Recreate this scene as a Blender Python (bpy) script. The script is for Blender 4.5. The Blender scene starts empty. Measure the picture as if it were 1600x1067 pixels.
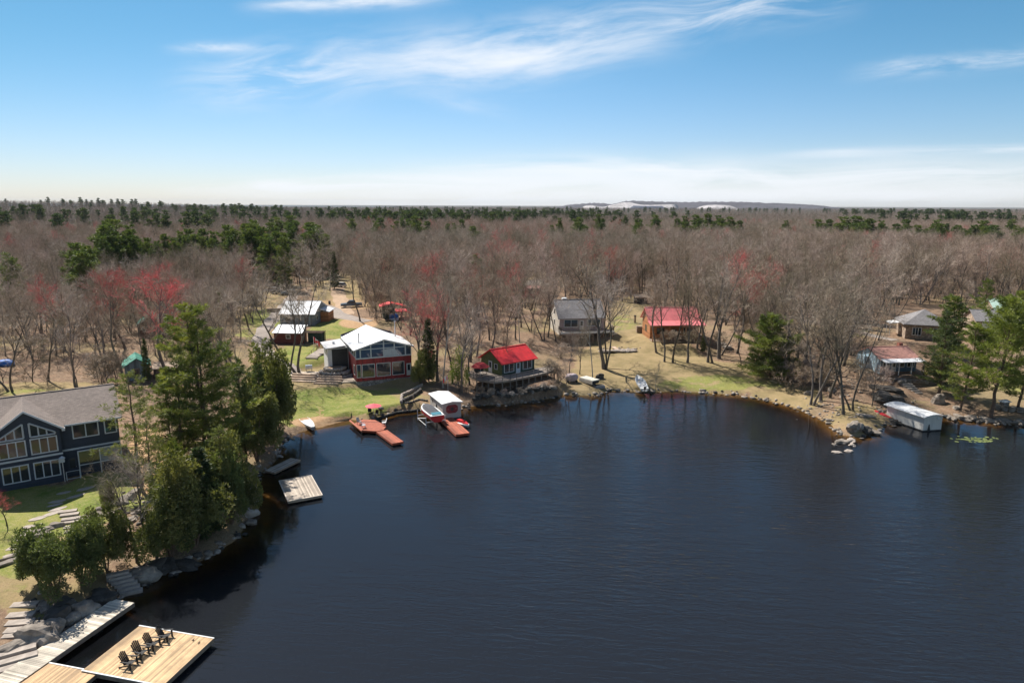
import bpy, bmesh, math, random
import numpy as np
from mathutils import Matrix, Vector, noise
R = math.radians
sc = bpy.context.scene
C = sc.collection

# ------------------------------------------------------------------ camera, sky, sun, exposure
CAM_H = 32.0; FPX = 1067.0; PITCH = R(11.29); ROLL = R(0.2)
cP, sP, cR, sR = math.cos(PITCH), math.sin(PITCH), math.cos(ROLL), math.sin(ROLL)
cam_d = bpy.data.cameras.new('camera'); cam = bpy.data.objects.new('camera', cam_d); C.objects.link(cam)
cam_d.sensor_width = 36.0; cam_d.lens = 36.0 * FPX / 1600.0; cam_d.clip_start = 0.5; cam_d.clip_end = 40000
r0, u0, f0 = Vector((1, 0, 0)), Vector((0, sP, cP)), Vector((0, cP, -sP))
Rv = cR * r0 + sR * u0; Uv = cR * u0 - sR * r0
cam.matrix_world = Matrix(((Rv.x, Uv.x, -f0.x, 0), (Rv.y, Uv.y, -f0.y, 0), (Rv.z, Uv.z, -f0.z, CAM_H), (0, 0, 0, 1)))
sc.camera = cam

def ray(px, py):
    u = px - 800; v = py - 533.5
    u, v = u * cR + v * sR, v * cR - u * sR
    return (u, FPX * cP - v * sP, -FPX * sP - v * cP)
def at(px, py, z=0.0):
    r = ray(px, py); t = (CAM_H - z) / -r[2]
    return (r[0] * t, r[1] * t, z)
def proj(x, y, z):
    z = z - CAM_H
    f = y * cP - z * sP; up = y * sP + z * cP
    u1 = x / f * FPX; v1 = -up / f * FPX
    return 800 + u1 * cR - v1 * sR, 533.5 + v1 * cR + u1 * sR
def ytop_height(x, y, z0, pytop):
    """height of a thing standing at (x,y,z0) whose top shows at row pytop"""
    lo, hi = 0.0, 60.0
    for _ in range(30):
        m = (lo + hi) / 2
        if proj(x, y, z0 + m)[1] > pytop: lo = m
        else: hi = m
    return lo

SUN_EL, SUN_AZ = R(50), R(-44)          # azimuth from +Y towards +X (negative: to the left)
sd = Vector((math.sin(SUN_AZ) * math.cos(SUN_EL), math.cos(SUN_AZ) * math.cos(SUN_EL), math.sin(SUN_EL)))
sun_d = bpy.data.lights.new('sun', 'SUN'); sun_d.energy = 4.9; sun_d.angle = R(0.5); sun_d.color = (1.0, 0.95, 0.87)
sun = bpy.data.objects.new('sun', sun_d); C.objects.link(sun)
sun.rotation_euler = sd.to_track_quat('Z', 'Y').to_euler(); sun.location = (0, 0, 300)

world = bpy.data.worlds.new('World'); sc.world = world; world.use_nodes = True
class NT:
    """small node helper"""
    def __init__(s, nt): s.t = nt; s.n = nt.nodes; s.l = nt.links
    def new(s, kind, **kw):
        n = s.n.new(kind)
        for k, v in kw.items(): setattr(n, k, v)
        return n
    def put(s, sock, v):
        if isinstance(v, bpy.types.NodeSocket): s.l.new(v, sock)
        elif v is not None: sock.default_value = v
    def math(s, op, a, b=None, c=None, clamp=False):
        n = s.new('ShaderNodeMath', operation=op, use_clamp=clamp)
        s.put(n.inputs[0], a)
        if b is not None: s.put(n.inputs[1], b)
        if c is not None: s.put(n.inputs[2], c)
        return n.outputs[0]
    def mix(s, f, a, b, blend='MIX'):
        n = s.new('ShaderNodeMix', data_type='RGBA', blend_type=blend)
        s.put(n.inputs[0], f)
        s.put(n.inputs[6], (*a, 1) if isinstance(a, tuple) and len(a) == 3 else a)
        s.put(n.inputs[7], (*b, 1) if isinstance(b, tuple) and len(b) == 3 else b)
        return n.outputs[2]
    def noise(s, vec, scale=1.0, detail=3.0, rough=0.55, dist=0.0):
        n = s.new('ShaderNodeTexNoise'); s.put(n.inputs['Vector'], vec)
        n.inputs['Scale'].default_value = scale; n.inputs['Detail'].default_value = detail
        n.inputs['Roughness'].default_value = rough; n.inputs['Distortion'].default_value = dist
        return n.outputs['Fac']
    def ramp(s, f, lo, hi, a=0.0, b=1.0):
        n = s.new('ShaderNodeMapRange', interpolation_type='SMOOTHSTEP'); s.put(n.inputs[0], f)
        for i, v in zip((1, 2, 3, 4), (lo, hi, a, b)): n.inputs[i].default_value = v
        return n.outputs[0]
    def comb(s, x, y, z=0.0):
        n = s.new('ShaderNodeCombineXYZ')
        for i, v in enumerate((x, y, z)): s.put(n.inputs[i], v)
        return n.outputs[0]
    def sep(s, v):
        n = s.new('ShaderNodeSeparateXYZ'); s.put(n.inputs[0], v); return n.outputs
    def vmul(s, v, k):
        n = s.new('ShaderNodeVectorMath', operation='MULTIPLY'); s.put(n.inputs[0], v); n.inputs[1].default_value = k
        return n.outputs[0]
    def bump(s, h, strength=0.3, dist=0.05, normal=None):
        n = s.new('ShaderNodeBump'); n.inputs['Strength'].default_value = strength; n.inputs['Distance'].default_value = dist
        s.put(n.inputs['Height'], h)
        if normal is not None: s.put(n.inputs['Normal'], normal)
        return n.outputs[0]

W = NT(world.node_tree)
for n in list(W.n): W.n.remove(n)
sky = W.new('ShaderNodeTexSky', sky_type='NISHITA'); sky.sun_disc = False
sky.sun_elevation = SUN_EL; sky.sun_rotation = SUN_AZ; sky.altitude = 200
sky.air_density = 1.0; sky.dust_density = 0.3; sky.ozone_density = 1.6
tc = W.new('ShaderNodeTexCoord').outputs['Generated']
X, Y, Z = W.sep(tc)[:3]
yy = W.math('MAXIMUM', Y, 0.05)
A = W.math('DIVIDE', X, yy); Ee = W.math('DIVIDE', Z, yy)
def ae(px, py):
    r = ray(px, py); return r[0] / r[1], r[2] / r[1]
def band(p0, p1, wid, taper, amt, seed, sx=3.0, sy=16.0, lo=0.36, hi=0.70):
    """a streak of cirrus along the sky direction line p0-p1"""
    a0, e0 = ae(*p0); a1, e1 = ae(*p1)
    L = math.hypot(a1 - a0, e1 - e0); dx, dy = (a1 - a0) / L, (e1 - e0) / L
    da = W.math('SUBTRACT', A, a0); de = W.math('SUBTRACT', Ee, e0)
    t = W.math('ADD', W.math('MULTIPLY', da, dx), W.math('MULTIPLY', de, dy))
    s = W.math('SUBTRACT', W.math('MULTIPLY', de, dx), W.math('MULTIPLY', da, dy))
    warp = W.math('MULTIPLY', W.math('SUBTRACT', W.noise(W.comb(t, s, seed), 3.0, 2), 0.5), wid * 2.2)
    s2 = W.math('ADD', s, warp)
    g = W.math('EXPONENT', W.math('MULTIPLY', W.math('POWER', W.math('ABSOLUTE', W.math('DIVIDE', s2, wid)), 2.0), -1.0))
    g = W.math('MULTIPLY', g, W.math('MULTIPLY', W.ramp(t, -taper, taper), W.ramp(t, L + taper, L - taper)))
    f = W.noise(W.comb(W.math('MULTIPLY', t, sx), W.math('MULTIPLY', s2, sy), seed + 3.3), 1.6, 7, 0.62, 0.5)
    return W.math('MULTIPLY', W.math('MULTIPLY', g, W.ramp(f, lo, hi)), amt)
parts = [band((330, 128), (1000, 62), 0.034, 0.10, 0.72, 1.0),
         band((560, 112), (980, 78), 0.020, 0.10, 0.6, 2.0, 2.4, 12.0, 0.30, 0.66),
         band((760, 95), (1300, -14), 0.030, 0.07, 0.75, 5.0),
         band((420, 8), (680, -8), 0.010, 0.06, 0.9, 8.0),
         band((290, 76), (430, 70), 0.006, 0.05, 0.8, 9.0),
         band((1360, 112), (1640, 80), 0.012, 0.06, 0.6, 11.0),
         band((1250, 242), (1640, 232), 0.006, 0.08, 0.6, 13.0, 2.0, 20.0, .3, .6),
         band((640, 296), (1700, 268), 0.026, 0.28, 0.75, 15.0, 2.0, 22.0, .18, .55),
         band((330, 296), (800, 284), 0.012, 0.12, 0.9, 17.0, 2.0, 22.0, .35, .62),
         band((780, 262), (1250, 268), 0.012, 0.2, 0.9, 19.0, 2.0, 20.0, .38, .62),
         band((450, 312), (1700, 302), 0.016, 0.3, 0.75, 27.0, 2.0, 22.0, .15, .55),
         band((650, 150), (780, 172), 0.010, 0.05, 0.25, 23.0)]
cl = parts[0]
for p in parts[1:]:
    cl = W.math('SUBTRACT', W.math('ADD', cl, p), W.math('MULTIPLY', cl, p))
SKY_K = 1.0
skyc = W.mix(1.0, sky.outputs[0], W.mix(W.ramp(Ee, 0.35, 0.85), W.mix(W.ramp(Ee, -0.02, 0.28), (0.90, 0.95, 1.20), (0.50, 0.89, 1.02)), (0.95, 0.97, 0.95)), 'MULTIPLY')
lft = W.ramp(A, -0.95, 0.25, 0.82, 1.0); skyc = W.mix(1.0, skyc, W.comb(lft, lft, lft), 'MULTIPLY')
bgc = W.mix(cl, skyc, (8.6, 8.9, 9.4))
bg = W.new('ShaderNodeBackground'); W.put(bg.inputs[0], bgc); bg.inputs[1].default_value = 0.077
W.l.new(bg.outputs[0], W.new('ShaderNodeOutputWorld').inputs[0])
sc.view_settings.view_transform = 'Standard'; sc.view_settings.look = 'None'
sc.view_settings.exposure = 0.56; sc.view_settings.gamma = 1.0
sc.cycles.max_bounces = 6; sc.cycles.diffuse_bounces = 2; sc.cycles.glossy_bounces = 3; sc.cycles.transparent_max_bounces = 8
sc.cycles.caustics_reflective = False; sc.cycles.caustics_refractive = False

# ------------------------------------------------------------------ helpers
def tag(o, label=None, cat=None, group=None, kind=None):
    if label: o['label'] = label
    if cat: o['category'] = cat
    if group: o['group'] = group
    if kind: o['kind'] = kind
    return o
def thing(name, label, cat, loc=(0, 0, 0), rot=0.0, group=None):
    o = bpy.data.objects.new(name, None); C.objects.link(o); o.empty_display_size = 0.5
    o.location = loc; o.rotation_euler = (0, 0, R(rot))
    return tag(o, label, cat, group)
def copy_tree(o, parent=None, link=True):
    c = o.copy()
    if link: C.objects.link(c)
    if parent is not None: c.parent = parent
    for ch in o.children: copy_tree(ch, c)
    return c

class MB:
    def __init__(s, T=None): s.v = []; s.f = []; s.m = []; s.T = T; s.mi = 0
    def add(s, vs, fs):
        o = len(s.v)
        if s.T is not None: vs = [tuple(s.T @ Vector(v)) for v in vs]
        s.v += [tuple(v) for v in vs]; s.f += [tuple(i + o for i in f) for f in fs]; s.m += [s.mi] * len(fs)
        return s
    def box(s, x0, x1, y0, y1, z0, z1):
        return s.add([(x0, y0, z0), (x1, y0, z0), (x1, y1, z0), (x0, y1, z0), (x0, y0, z1), (x1, y0, z1), (x1, y1, z1), (x0, y1, z1)],
                     [(0, 3, 2, 1), (4, 5, 6, 7), (0, 1, 5, 4), (1, 2, 6, 5), (2, 3, 7, 6), (3, 0, 4, 7)])
    def slab(s, top, th, d=(0, 0, -1)):
        """a plate: polygon 'top' (3D points) thickened along d"""
        n = len(top); d = Vector(d) * th
        vs = [tuple(p) for p in top] + [tuple(Vector(p) + d) for p in top]
        fs = [tuple(range(n)), tuple(reversed(range(n, 2 * n)))] + [(i, i + n, (i + 1) % n + n, (i + 1) % n) for i in range(n)]
        return s.add(vs, fs)
    def tube(s, pts, rad, n=6, cap=True):
        pts = [Vector(p) for p in pts]
        rad = rad if isinstance(rad, (list, tuple)) else [rad] * len(pts)
        vs = []; fs = []
        up = None
        for i, p in enumerate(pts):
            d = (pts[min(i + 1, len(pts) - 1)] - pts[max(i - 1, 0)]).normalized()
            a = d.cross(Vector((0, 0, 1)) if abs(d.z) < .9 else Vector((1, 0, 0))).normalized()
            if up is not None:
                a = (up - d * up.dot(d)).normalized()
            up = a; b = d.cross(a)
            for k in range(n):
                t = 2 * math.pi * k / n
                vs.append(tuple(p + (a * math.cos(t) + b * math.sin(t)) * rad[i]))
        for i in range(len(pts) - 1):
            for k in range(n):
                k2 = (k + 1) % n
                fs.append((i * n + k, i * n + k2, (i + 1) * n + k2, (i + 1) * n + k))
        if cap: fs += [tuple(reversed(range(n))), tuple(range((len(pts) - 1) * n, len(pts) * n))]
        return s.add(vs, fs)
    def bar(s, p, q, w, h=None):
        """square bar from p to q"""
        return s.tube([p, q], (h or w) * .7071, 4)
    def build(s, name, mats, parent=None, smooth=False, loc=None, rot=0):
        me = bpy.data.meshes.new(name); me.from_pydata(s.v, [], s.f); me.validate(clean_customdata=False)
        for m in (mats if isinstance(mats, (list, tuple)) else [mats]): me.materials.append(m)
        if len(me.polygons) == len(s.m): me.polygons.foreach_set('material_index', s.m)
        if smooth: me.polygons.foreach_set('use_smooth', [True] * len(me.polygons))
        bm = bmesh.new(); bm.from_mesh(me); bmesh.ops.recalc_face_normals(bm, faces=bm.faces); bm.to_mesh(me); bm.free()
        o = bpy.data.objects.new(name, me); C.objects.link(o)
        if parent is not None: o.parent = parent
        if loc: o.location = loc
        if rot: o.rotation_euler = (0, 0, R(rot))
        return o
def npmesh(name, V, F, mats, mi=None, smooth=False):
    """mesh from numpy verts and a list of equally sized faces"""
    me = bpy.data.meshes.new(name)
    V = np.asarray(V, dtype=np.float32); F = [np.asarray(f, dtype=np.int32) for f in F if len(f)]
    me.vertices.add(len(V)); me.vertices.foreach_set('co', V.ravel())
    nl = sum(f.size for f in F); npol = sum(len(f) for f in F)
    me.loops.add(nl); me.polygons.add(npol)
    me.loops.foreach_set('vertex_index', np.concatenate([f.ravel() for f in F]))
    tot = np.concatenate([np.full(len(f), f.shape[1]) for f in F]); st = np.concatenate([[0], np.cumsum(tot)[:-1]])
    me.polygons.foreach_set('loop_start', st.astype(np.int32))
    for m in (mats if isinstance(mats, (list, tuple)) else [mats]): me.materials.append(m)
    if mi is not None: me.polygons.foreach_set('material_index', np.asarray(mi, dtype=np.int32))
    if smooth: me.polygons.foreach_set('use_smooth', [True] * npol)
    me.update(calc_edges=True); me.validate(clean_customdata=False)
    return me
def Tm(x=0, y=0, z=0, rz=0, rx=0, ry=0):
    return Matrix.Translation((x, y, z)) @ Matrix.Rotation(R(rz), 4, 'Z') @ Matrix.Rotation(R(ry), 4, 'Y') @ Matrix.Rotation(R(rx), 4, 'X')

# ------------------------------------------------------------------ materials
MATS = {}
def mat(name, col, rough=0.7, var=0.25, scale=3.0, bump=0.0, metal=0.0, spec=0.4, pattern=None, pk=0.15, axis='X', rnd=0.0, col2=None, coords='Object', bscale=None):
    """procedural surface: base colour with uneven wear, an optional pattern of boards / ribs / courses, bump"""
    if name in MATS: return MATS[name]
    m = bpy.data.materials.new(name); m.use_nodes = True; N = NT(m.node_tree)
    b = N.n['Principled BSDF']
    co = N.new('ShaderNodeTexCoord').outputs[coords]
    x, y, z = N.sep(co)[:3]
    ax = {'X': x, 'Y': y, 'Z': z}[axis]
    n1 = N.noise(co, scale, 5, 0.6); n2 = N.noise(co, scale * 0.13, 3, 0.5)
    f = N.math('ADD', N.math('MULTIPLY', n1, 0.6), N.math('MULTIPLY', n2, 0.4))
    f = N.ramp(f, 0.3, 0.7)
    d = tuple(c * (1 - var) for c in col); u = tuple(min(1, c * (1 + var)) for c in (col2 or col))
    c = N.mix(f, d, u)
    hgt = n1
    if pattern in ('planks', 'siding', 'ribs', 'shingle', 'stone', 'logs'):
        if pattern == 'shingle':
            br = N.new('ShaderNodeTexBrick'); N.put(br.inputs['Vector'], N.vmul(co, (1, 1, 1)))
            br.inputs['Scale'].default_value = 1.0; br.inputs['Brick Width'].default_value = 0.33; br.inputs['Row Height'].default_value = 0.16
            br.inputs['Mortar Size'].default_value = 0.012
            br.inputs['Color1'].default_value = (0.75, .75, .75, 1); br.inputs['Color2'].default_value = (1.15, 1.15, 1.15, 1); br.inputs['Mortar'].default_value = (.5, .5, .5, 1)
            c = N.mix(0.8, c, N.mix(1.0, c, br.outputs['Color'], 'MULTIPLY'))
        elif pattern == 'stone':
            vo = N.new('ShaderNodeTexVoronoi', feature='F1'); N.put(vo.inputs['Vector'], co); vo.inputs['Scale'].default_value = 1 / pk
            ve = N.new('ShaderNodeTexVoronoi', feature='DISTANCE_TO_EDGE'); N.put(ve.inputs['Vector'], co); ve.inputs['Scale'].default_value = 1 / pk
            g = N.math('MULTIPLY_ADD', N.sep(vo.outputs['Color'])[0], 0.7, 0.6)
            c = N.mix(1.0, c, N.comb(g, g, g), 'MULTIPLY')
            e = N.ramp(ve.outputs['Distance'], 0.0, 0.08)
            c = N.mix(e, tuple(q * .35 for q in col), c); hgt = e
        else:
            q = N.math('DIVIDE', ax, pk); fr = N.math('FRACT', q); fl = N.math('FLOOR', q)
            wn = N.new('ShaderNodeTexWhiteNoise', noise_dimensions='1D'); N.put(wn.inputs['W'], fl)
            k = {'planks': .34, 'siding': .12, 'ribs': .05, 'logs': .25}[pattern]
            g = N.math('MULTIPLY_ADD', wn.outputs['Value'], 2 * k, 1 - k)
            c = N.mix(1.0, c, N.comb(g, g, g), 'MULTIPLY')
            ed = N.math('ABSOLUTE', N.math('SUBTRACT', fr, 0.5))
            lo = {'planks': .455, 'siding': .44, 'ribs': .44, 'logs': .40}[pattern]
            e = N.ramp(ed, lo, 0.5)
            c = N.mix(N.math('MULTIPLY', e, {'planks': .75, 'siding': .5, 'ribs': .22, 'logs': .7}[pattern]), c, tuple(q * .3 for q in col))
            hgt = N.math('SUBTRACT', 1.0, e) if pattern != 'ribs' else e
            if pattern == 'siding': hgt = fr
    if rnd:
        oi = N.new('ShaderNodeObjectInfo').outputs['Random']
        g = N.math('MULTIPLY_ADD', oi, 2 * rnd, 1 - rnd)
        c = N.mix(1.0, c, N.comb(g, g, N.math('POWER', g, 1.3)), 'MULTIPLY')
    N.put(b.inputs['Base Color'], c)
    b.inputs['Roughness'].default_value = rough; b.inputs['Metallic'].default_value = metal
    b.inputs['Specular IOR Level'].default_value = spec
    if bump: N.put(b.inputs['Normal'], N.bump(hgt, min(1, bump), 0.03))
    MATS[name] = m
    return m

M_bark = mat('bark_grey', (0.14, 0.12, 0.10), 0.9, 0.4, 4, 0.5, rnd=0.3)
M_barkp = mat('bark_pine', (0.16, 0.105, 0.075), 0.9, 0.4, 3, 0.5)
M_birch = mat('bark_birch', (0.42, 0.385, 0.335), 0.8, 0.3, 5, 0.2)
M_twig = mat('twigs_brown', (0.42, 0.345, 0.262), 0.9, 0.35, 0.8, rnd=0.4)
M_twigp = mat('twigs_pink', (0.44, 0.335, 0.26), 0.9, 0.35, 0.8, rnd=0.35)
M_twigr = mat('maple_red_buds', (0.66, 0.15, 0.14), 0.9, 0.3, 0.8, rnd=0.2)
def foliage(name, col, col2, rnd=0.2):
    m = bpy.data.materials.new(name); m.use_nodes = True; N = NT(m.node_tree); b = N.n['Principled BSDF']
    co = N.new('ShaderNodeTexCoord').outputs['Object']
    f = N.ramp(N.noise(co, 0.55, 4, 0.6), 0.34, 0.66)
    c = N.mix(f, col, col2)
    oi = N.new('ShaderNodeObjectInfo').outputs['Random']
    g = N.math('MULTIPLY_ADD', oi, 2 * rnd, 1 - rnd)
    c = N.mix(1.0, c, N.comb(N.math('POWER', g, 1.5), g, g), 'MULTIPLY')
    N.put(b.inputs['Base Color'], c); b.inputs['Roughness'].default_value = 0.6; b.inputs['Specular IOR Level'].default_value = 0.3
    tr = N.new('ShaderNodeBsdfTranslucent'); N.put(tr.inputs[0], N.mix(1.0, c, (1.2, 1.3, 0.6), 'MULTIPLY'))
    ms = N.new('ShaderNodeMixShader'); ms.inputs[0].default_value = 0.28
    N.l.new(b.outputs[0], ms.inputs[1]); N.l.new(tr.outputs[0], ms.inputs[2])
    N.l.new(ms.outputs[0], N.n['Material Output'].inputs[0])
    return m
M_pine = foliage('pine_needles', (0.075, 0.11, 0.03), (0.27, 0.29, 0.075))
M_pined = foliage('pine_needles_dark', (0.055, 0.082, 0.036), (0.12, 0.15, 0.055))
M_pineo = foliage('pine_needles_olive', (0.13, 0.15, 0.055), (0.24, 0.26, 0.09))
M_cedar = foliage('cedar_leaves', (0.10, 0.11, 0.035), (0.26, 0.26, 0.09))
M_yel = foliage('young_leaves', (0.16, 0.22, 0.04), (0.26, 0.32, 0.06))
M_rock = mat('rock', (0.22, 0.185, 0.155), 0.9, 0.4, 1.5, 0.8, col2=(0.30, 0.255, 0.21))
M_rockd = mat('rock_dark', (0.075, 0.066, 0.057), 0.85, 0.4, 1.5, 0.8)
M_flag = mat('flagstone', (0.40, 0.34, 0.29), 0.9, 0.3, 2.0, 0.4)
M_glass = mat('window_glass', (0.025, 0.032, 0.045), 0.05, 0.3, 1.0, spec=0.9)
M_white = mat('white_paint', (0.72, 0.72, 0.71), 0.55, 0.08, 2.0)
M_trimb = mat('pale_trim', (0.55, 0.60, 0.66), 0.6, 0.08, 2.0)
M_dark = mat('dark_metal', (0.035, 0.035, 0.038), 0.5, 0.3, 4.0)
M_blackp = mat('black_plastic', (0.010, 0.010, 0.012), 0.7, 0.2, 5.0)
M_steel = mat('steel', (0.45, 0.46, 0.47), 0.35, 0.2, 5.0, metal=0.8)
M_rubber = mat('rubber', (0.02, 0.02, 0.02), 0.8, 0.2, 5.0)
M_wood_new = mat('deck_new_wood', (0.62, 0.44, 0.25), 0.7, 0.14, 2.0, 0.3, pattern='planks', pk=0.16, axis='Y')
M_wood_pale = mat('boardwalk_wood', (0.60, 0.51, 0.39), 0.8, 0.2, 2.0, 0.3, pattern='planks', pk=0.22, axis='X')
M_wood_grey = mat('float_grey_wood', (0.44, 0.37, 0.30), 0.85, 0.2, 2.0, 0.3, pattern='planks', pk=0.18, axis='Y')
M_wood_old = mat('old_wood', (0.30, 0.22, 0.16), 0.85, 0.3, 3.0, 0.3)
M_timber = mat('pale_timber', (0.50, 0.37, 0.27), 0.85, 0.25, 2.0, 0.3)
M_reddeck = mat('red_deck', (0.36, 0.105, 0.06), 0.8, 0.3, 2.0, 0.3, pattern='planks', pk=0.15, axis='Y')
M_redtrim = mat('red_deck_fascia', (0.40, 0.085, 0.04), 0.6, 0.15, 2.0)

# ------------------------------------------------------------------ the shore and the height of the ground
shore_px = [(-330, 1250), (-150, 1130), (0, 1060), (60, 1022), (100, 1000), (150, 958), (185, 934), (215, 915), (240, 900), (285, 888), (330, 868), (365, 845),
            (388, 812), (402, 775), (398, 748), (412, 735), (428, 722), (432, 705), (444, 690), (455, 683), (470, 674), (500, 668), (548, 655), (565, 657), (578, 661),
            (592, 652), (606, 646), (630, 642), (655, 640), (672, 645), (706, 643), (722, 637), (750, 633), (790, 632), (830, 628), (862, 622),
            (880, 617), (905, 618), (930, 618), (948, 611), (975, 611), (1010, 613), (1060, 611), (1110, 614), (1160, 618), (1200, 625),
            (1240, 636), (1275, 650), (1300, 665), (1316, 680), (1340, 683), (1362, 678), (1374, 668), (1398, 662), (1430, 655), (1475, 653), (1510, 657),
            (1560, 662), (1610, 664), (1700, 668), (1900, 680)]
S = np.array([at(x, y, 0)[:2] for x, y in shore_px])
S = np.vstack([[(-60, -150)], [(-48, -20)], [(-42, 18)], S, [(230, 60), (260, -150)]])
def shore_dist(x, y):
    """signed distance to the shore: positive on land"""
    x = np.atleast_1d(np.asarray(x, float)); y = np.atleast_1d(np.asarray(y, float))
    d = np.full(x.shape, 1e9); inside = np.zeros(x.shape, bool)
    n = len(S)
    for i in range(n):
        ax, ay = S[i]; bx, by = S[(i + 1) % n]
        if i < n - 1:
            ex, ey = bx - ax, by - ay; L = ex * ex + ey * ey
            t = np.clip(((x - ax) * ex + (y - ay) * ey) / L, 0, 1)
            d = np.minimum(d, np.hypot(x - ax - t * ex, y - ay - t * ey))
        c = ((ay > y) != (by > y)) & (x < (bx - ax) * (y - ay) / (by - ay + 1e-12) + ax)
        inside ^= c
    return np.where(inside, -d, d)
def sstep(t): t = np.clip(t, 0, 1); return t * t * (3 - 2 * t)
#        x, y, inner radius, outer radius, height
PADS = [(-37.0, 130.0, 2.5, 7.0, 3.5), (-19.0, 117, 7, 11, 1.35), (-22.5, 123, 5, 9, 2.6), (-49.5, 161, 8, 16, 4.45), (-46.5, 139.5, 4, 7, 3.78),
        (15.0, 152, 7, 12, 4.0), (15.0, 141, 5, 8, 2.3), (35, 145, 7, 11, 4.0), (1.5, 116, 5, 8, 2.3), (-2.0, 109, 3, 6, 1.3), (66.5, 121, 6, 9, 3.45),
        (-51.5, 74, 7, 9.5, 2.28), (-46, 66, 4, 7, 2.1), (81, 142, 8, 13, 5.4), (60.5, 112, 5, 8, 2.2), (-21.5, 105.5, 7, 12, 1.0), (-32.5, 118.5, 6.5, 8.5, 2.02)]
def hgt(x, y):
    shp = np.shape(x); x = np.atleast_1d(np.asarray(x, float)).ravel(); y = np.atleast_1d(np.asarray(y, float)).ravel()
    d = shore_dist(x, y)
    z = 0.45 * np.clip(d / 0.9, 0, 1) + 5.3 * (1 - np.exp(-np.maximum(d, 0) / 45)) + 0.02
    z += 0.35 * np.sin(x * .11 + 1.3) * np.sin(y * .09 + .4) * sstep((d - 4) / 20)
    far = np.hypot(x, y)
    z += sstep((far - 350) / 900) * (1.6 * np.sin(x * .0031 + 1) * np.cos(y * .0023) + .8)
    z += 17.0 * np.exp(-((x + 1050) / 520) ** 2 - ((y - 1550) / 450) ** 2) + 5.0 * np.exp(-((x + 560) / 130) ** 2 - ((y - 720) / 150) ** 2)
    for px, py, r1, r2, pz in PADS:
        q = 1 - sstep((np.hypot(x - px, y - py) - r1) / (r2 - r1))
        z = z * (1 - q * (d > 0.5)) + pz * q * (d > 0.5)
    z = np.where(d > 0, z, -np.minimum(3.5, -d * 0.22) - 0.02)
    return z.reshape(shp) if shp else float(z[0])
def gz(x, y): return float(hgt(np.array([x]), np.array([y]))[0])
def gr(px, py):
    """where the line of sight through a pixel meets the ground"""
    r = ray(px, py); L = math.sqrt(sum(c * c for c in r)); r = [c / L for c in r]
    ts = np.arange(30, 700, 0.4); xs = r[0] * ts; ys = r[1] * ts; zs = CAM_H + r[2] * ts
    below = np.nonzero(zs < hgt(xs, ys))[0]
    i = below[0] if len(below) else -1
    return (float(xs[i]), float(ys[i]), float(max(hgt(xs[i:i+1], ys[i:i+1])[0], 0.0)))

# ------------------------------------------------------------------ ground (one sheet to the horizon), lake, sky masks
def axis_pts(lo, hi, a, b, step, g):
    mid = list(np.arange(a, b + step / 2, step)); l = []; r = []
    s = step; v = a
    while v > lo: s *= g; v -= s; l.append(v)
    s = step; v = b
    while v < hi: s *= g; v += s; r.append(v)
    return np.array(l[::-1] + mid + r)
gx = axis_pts(-15000, 15000, -72, 118, 0.65, 1.09); gy = axis_pts(-1500, 22000, 36, 175, 0.65, 1.06)
GX, GY = np.meshgrid(gx, gy); fx, fy = GX.ravel(), GY.ravel(); fz = hgt(fx, fy)
rng = np.random.RandomState(3)
nx, ny = len(gx), len(gy)
idx = np.arange(nx * ny).reshape(ny, nx)
quads = np.stack([idx[:-1, :-1], idx[:-1, 1:], idx[1:, 1:], idx[1:, :-1]], -1).reshape(-1, 4)
front = fy > 12
ppx, ppy = proj(fx, np.where(front, fy, 12), fz)
def blob(lst, soft=0.35):
    m = np.zeros(len(fx))
    for (cx, cy, rx, ry, a) in lst:
        q = np.sqrt(((ppx - cx) / rx) ** 2 + ((ppy - cy) / ry) ** 2)
        m = np.maximum(m, a * (1 - sstep((q - (1 - soft)) / (2 * soft))))
    return m * front
green = blob([(530, 628, 100, 24, .9), (460, 640, 45, 26, .9), (430, 585, 40, 16, .8), (470, 557, 45, 18, .85), (420, 497, 42, 14, .9), (530, 515, 50, 16, .85),
              (395, 520, 30, 14, .55), (620, 615, 50, 10, .5), (60, 800, 120, 42, 1.0), (170, 770, 70, 34, .95), (250, 745, 50, 25, .5), (1110, 598, 90, 14, .62), (1180, 600, 60, 12, .45),
              (975, 505, 22, 16, .5), (30, 865, 60, 40, .8), (830, 500, 40, 30, .30), (100, 615, 110, 9, .5), (1330, 665, 30, 12, .3), (40, 940, 50, 50, .4), (1590, 600, 50, 14, .6), (1340, 520, 26, 8, .5)])
dry = blob([(1000, 570, 110, 45, 1), (1110, 590, 130, 28, .9), (985, 505, 42, 46, .8), (1230, 620, 60, 22, .8), (530, 455, 42, 24, 1), (560, 470, 50, 14, .7), (800, 500, 90, 40, .2), (1340, 655, 60, 30, .6),
            (1420, 640, 90, 18, .4), (520, 600, 160, 70, .8), (410, 480, 60, 50, .6), (80, 610, 140, 14, .8), (880, 600, 80, 8, .4), (70, 900, 110, 80, .7), (700, 500, 40, 20, .4), (360, 415, 50, 18, .6)])
dirt = blob([(505, 660, 52, 9, 1.0), (545, 655, 30, 6, .6), (500, 646, 8, 14, .5), (560, 505, 34, 9, .7), (235, 720, 40, 60, .8), (540, 475, 50, 12, .5)], 0.25)
tint = np.stack([green, dry, dirt, np.ones_like(green)], 1).astype(np.float32)
gmat = bpy.data.materials.new('ground'); gmat.use_nodes = True; N = NT(gmat.node_tree); b = N.n['Principled BSDF']
geo = N.new('ShaderNodeNewGeometry').outputs['Position']; gpx, gpy, gpz = N.sep(geo)[:3]
tn = N.new('ShaderNodeVertexColor', layer_name='tint').outputs['Color']; tr_, tg_, tb_ = N.sep(tn)[:3]
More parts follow.
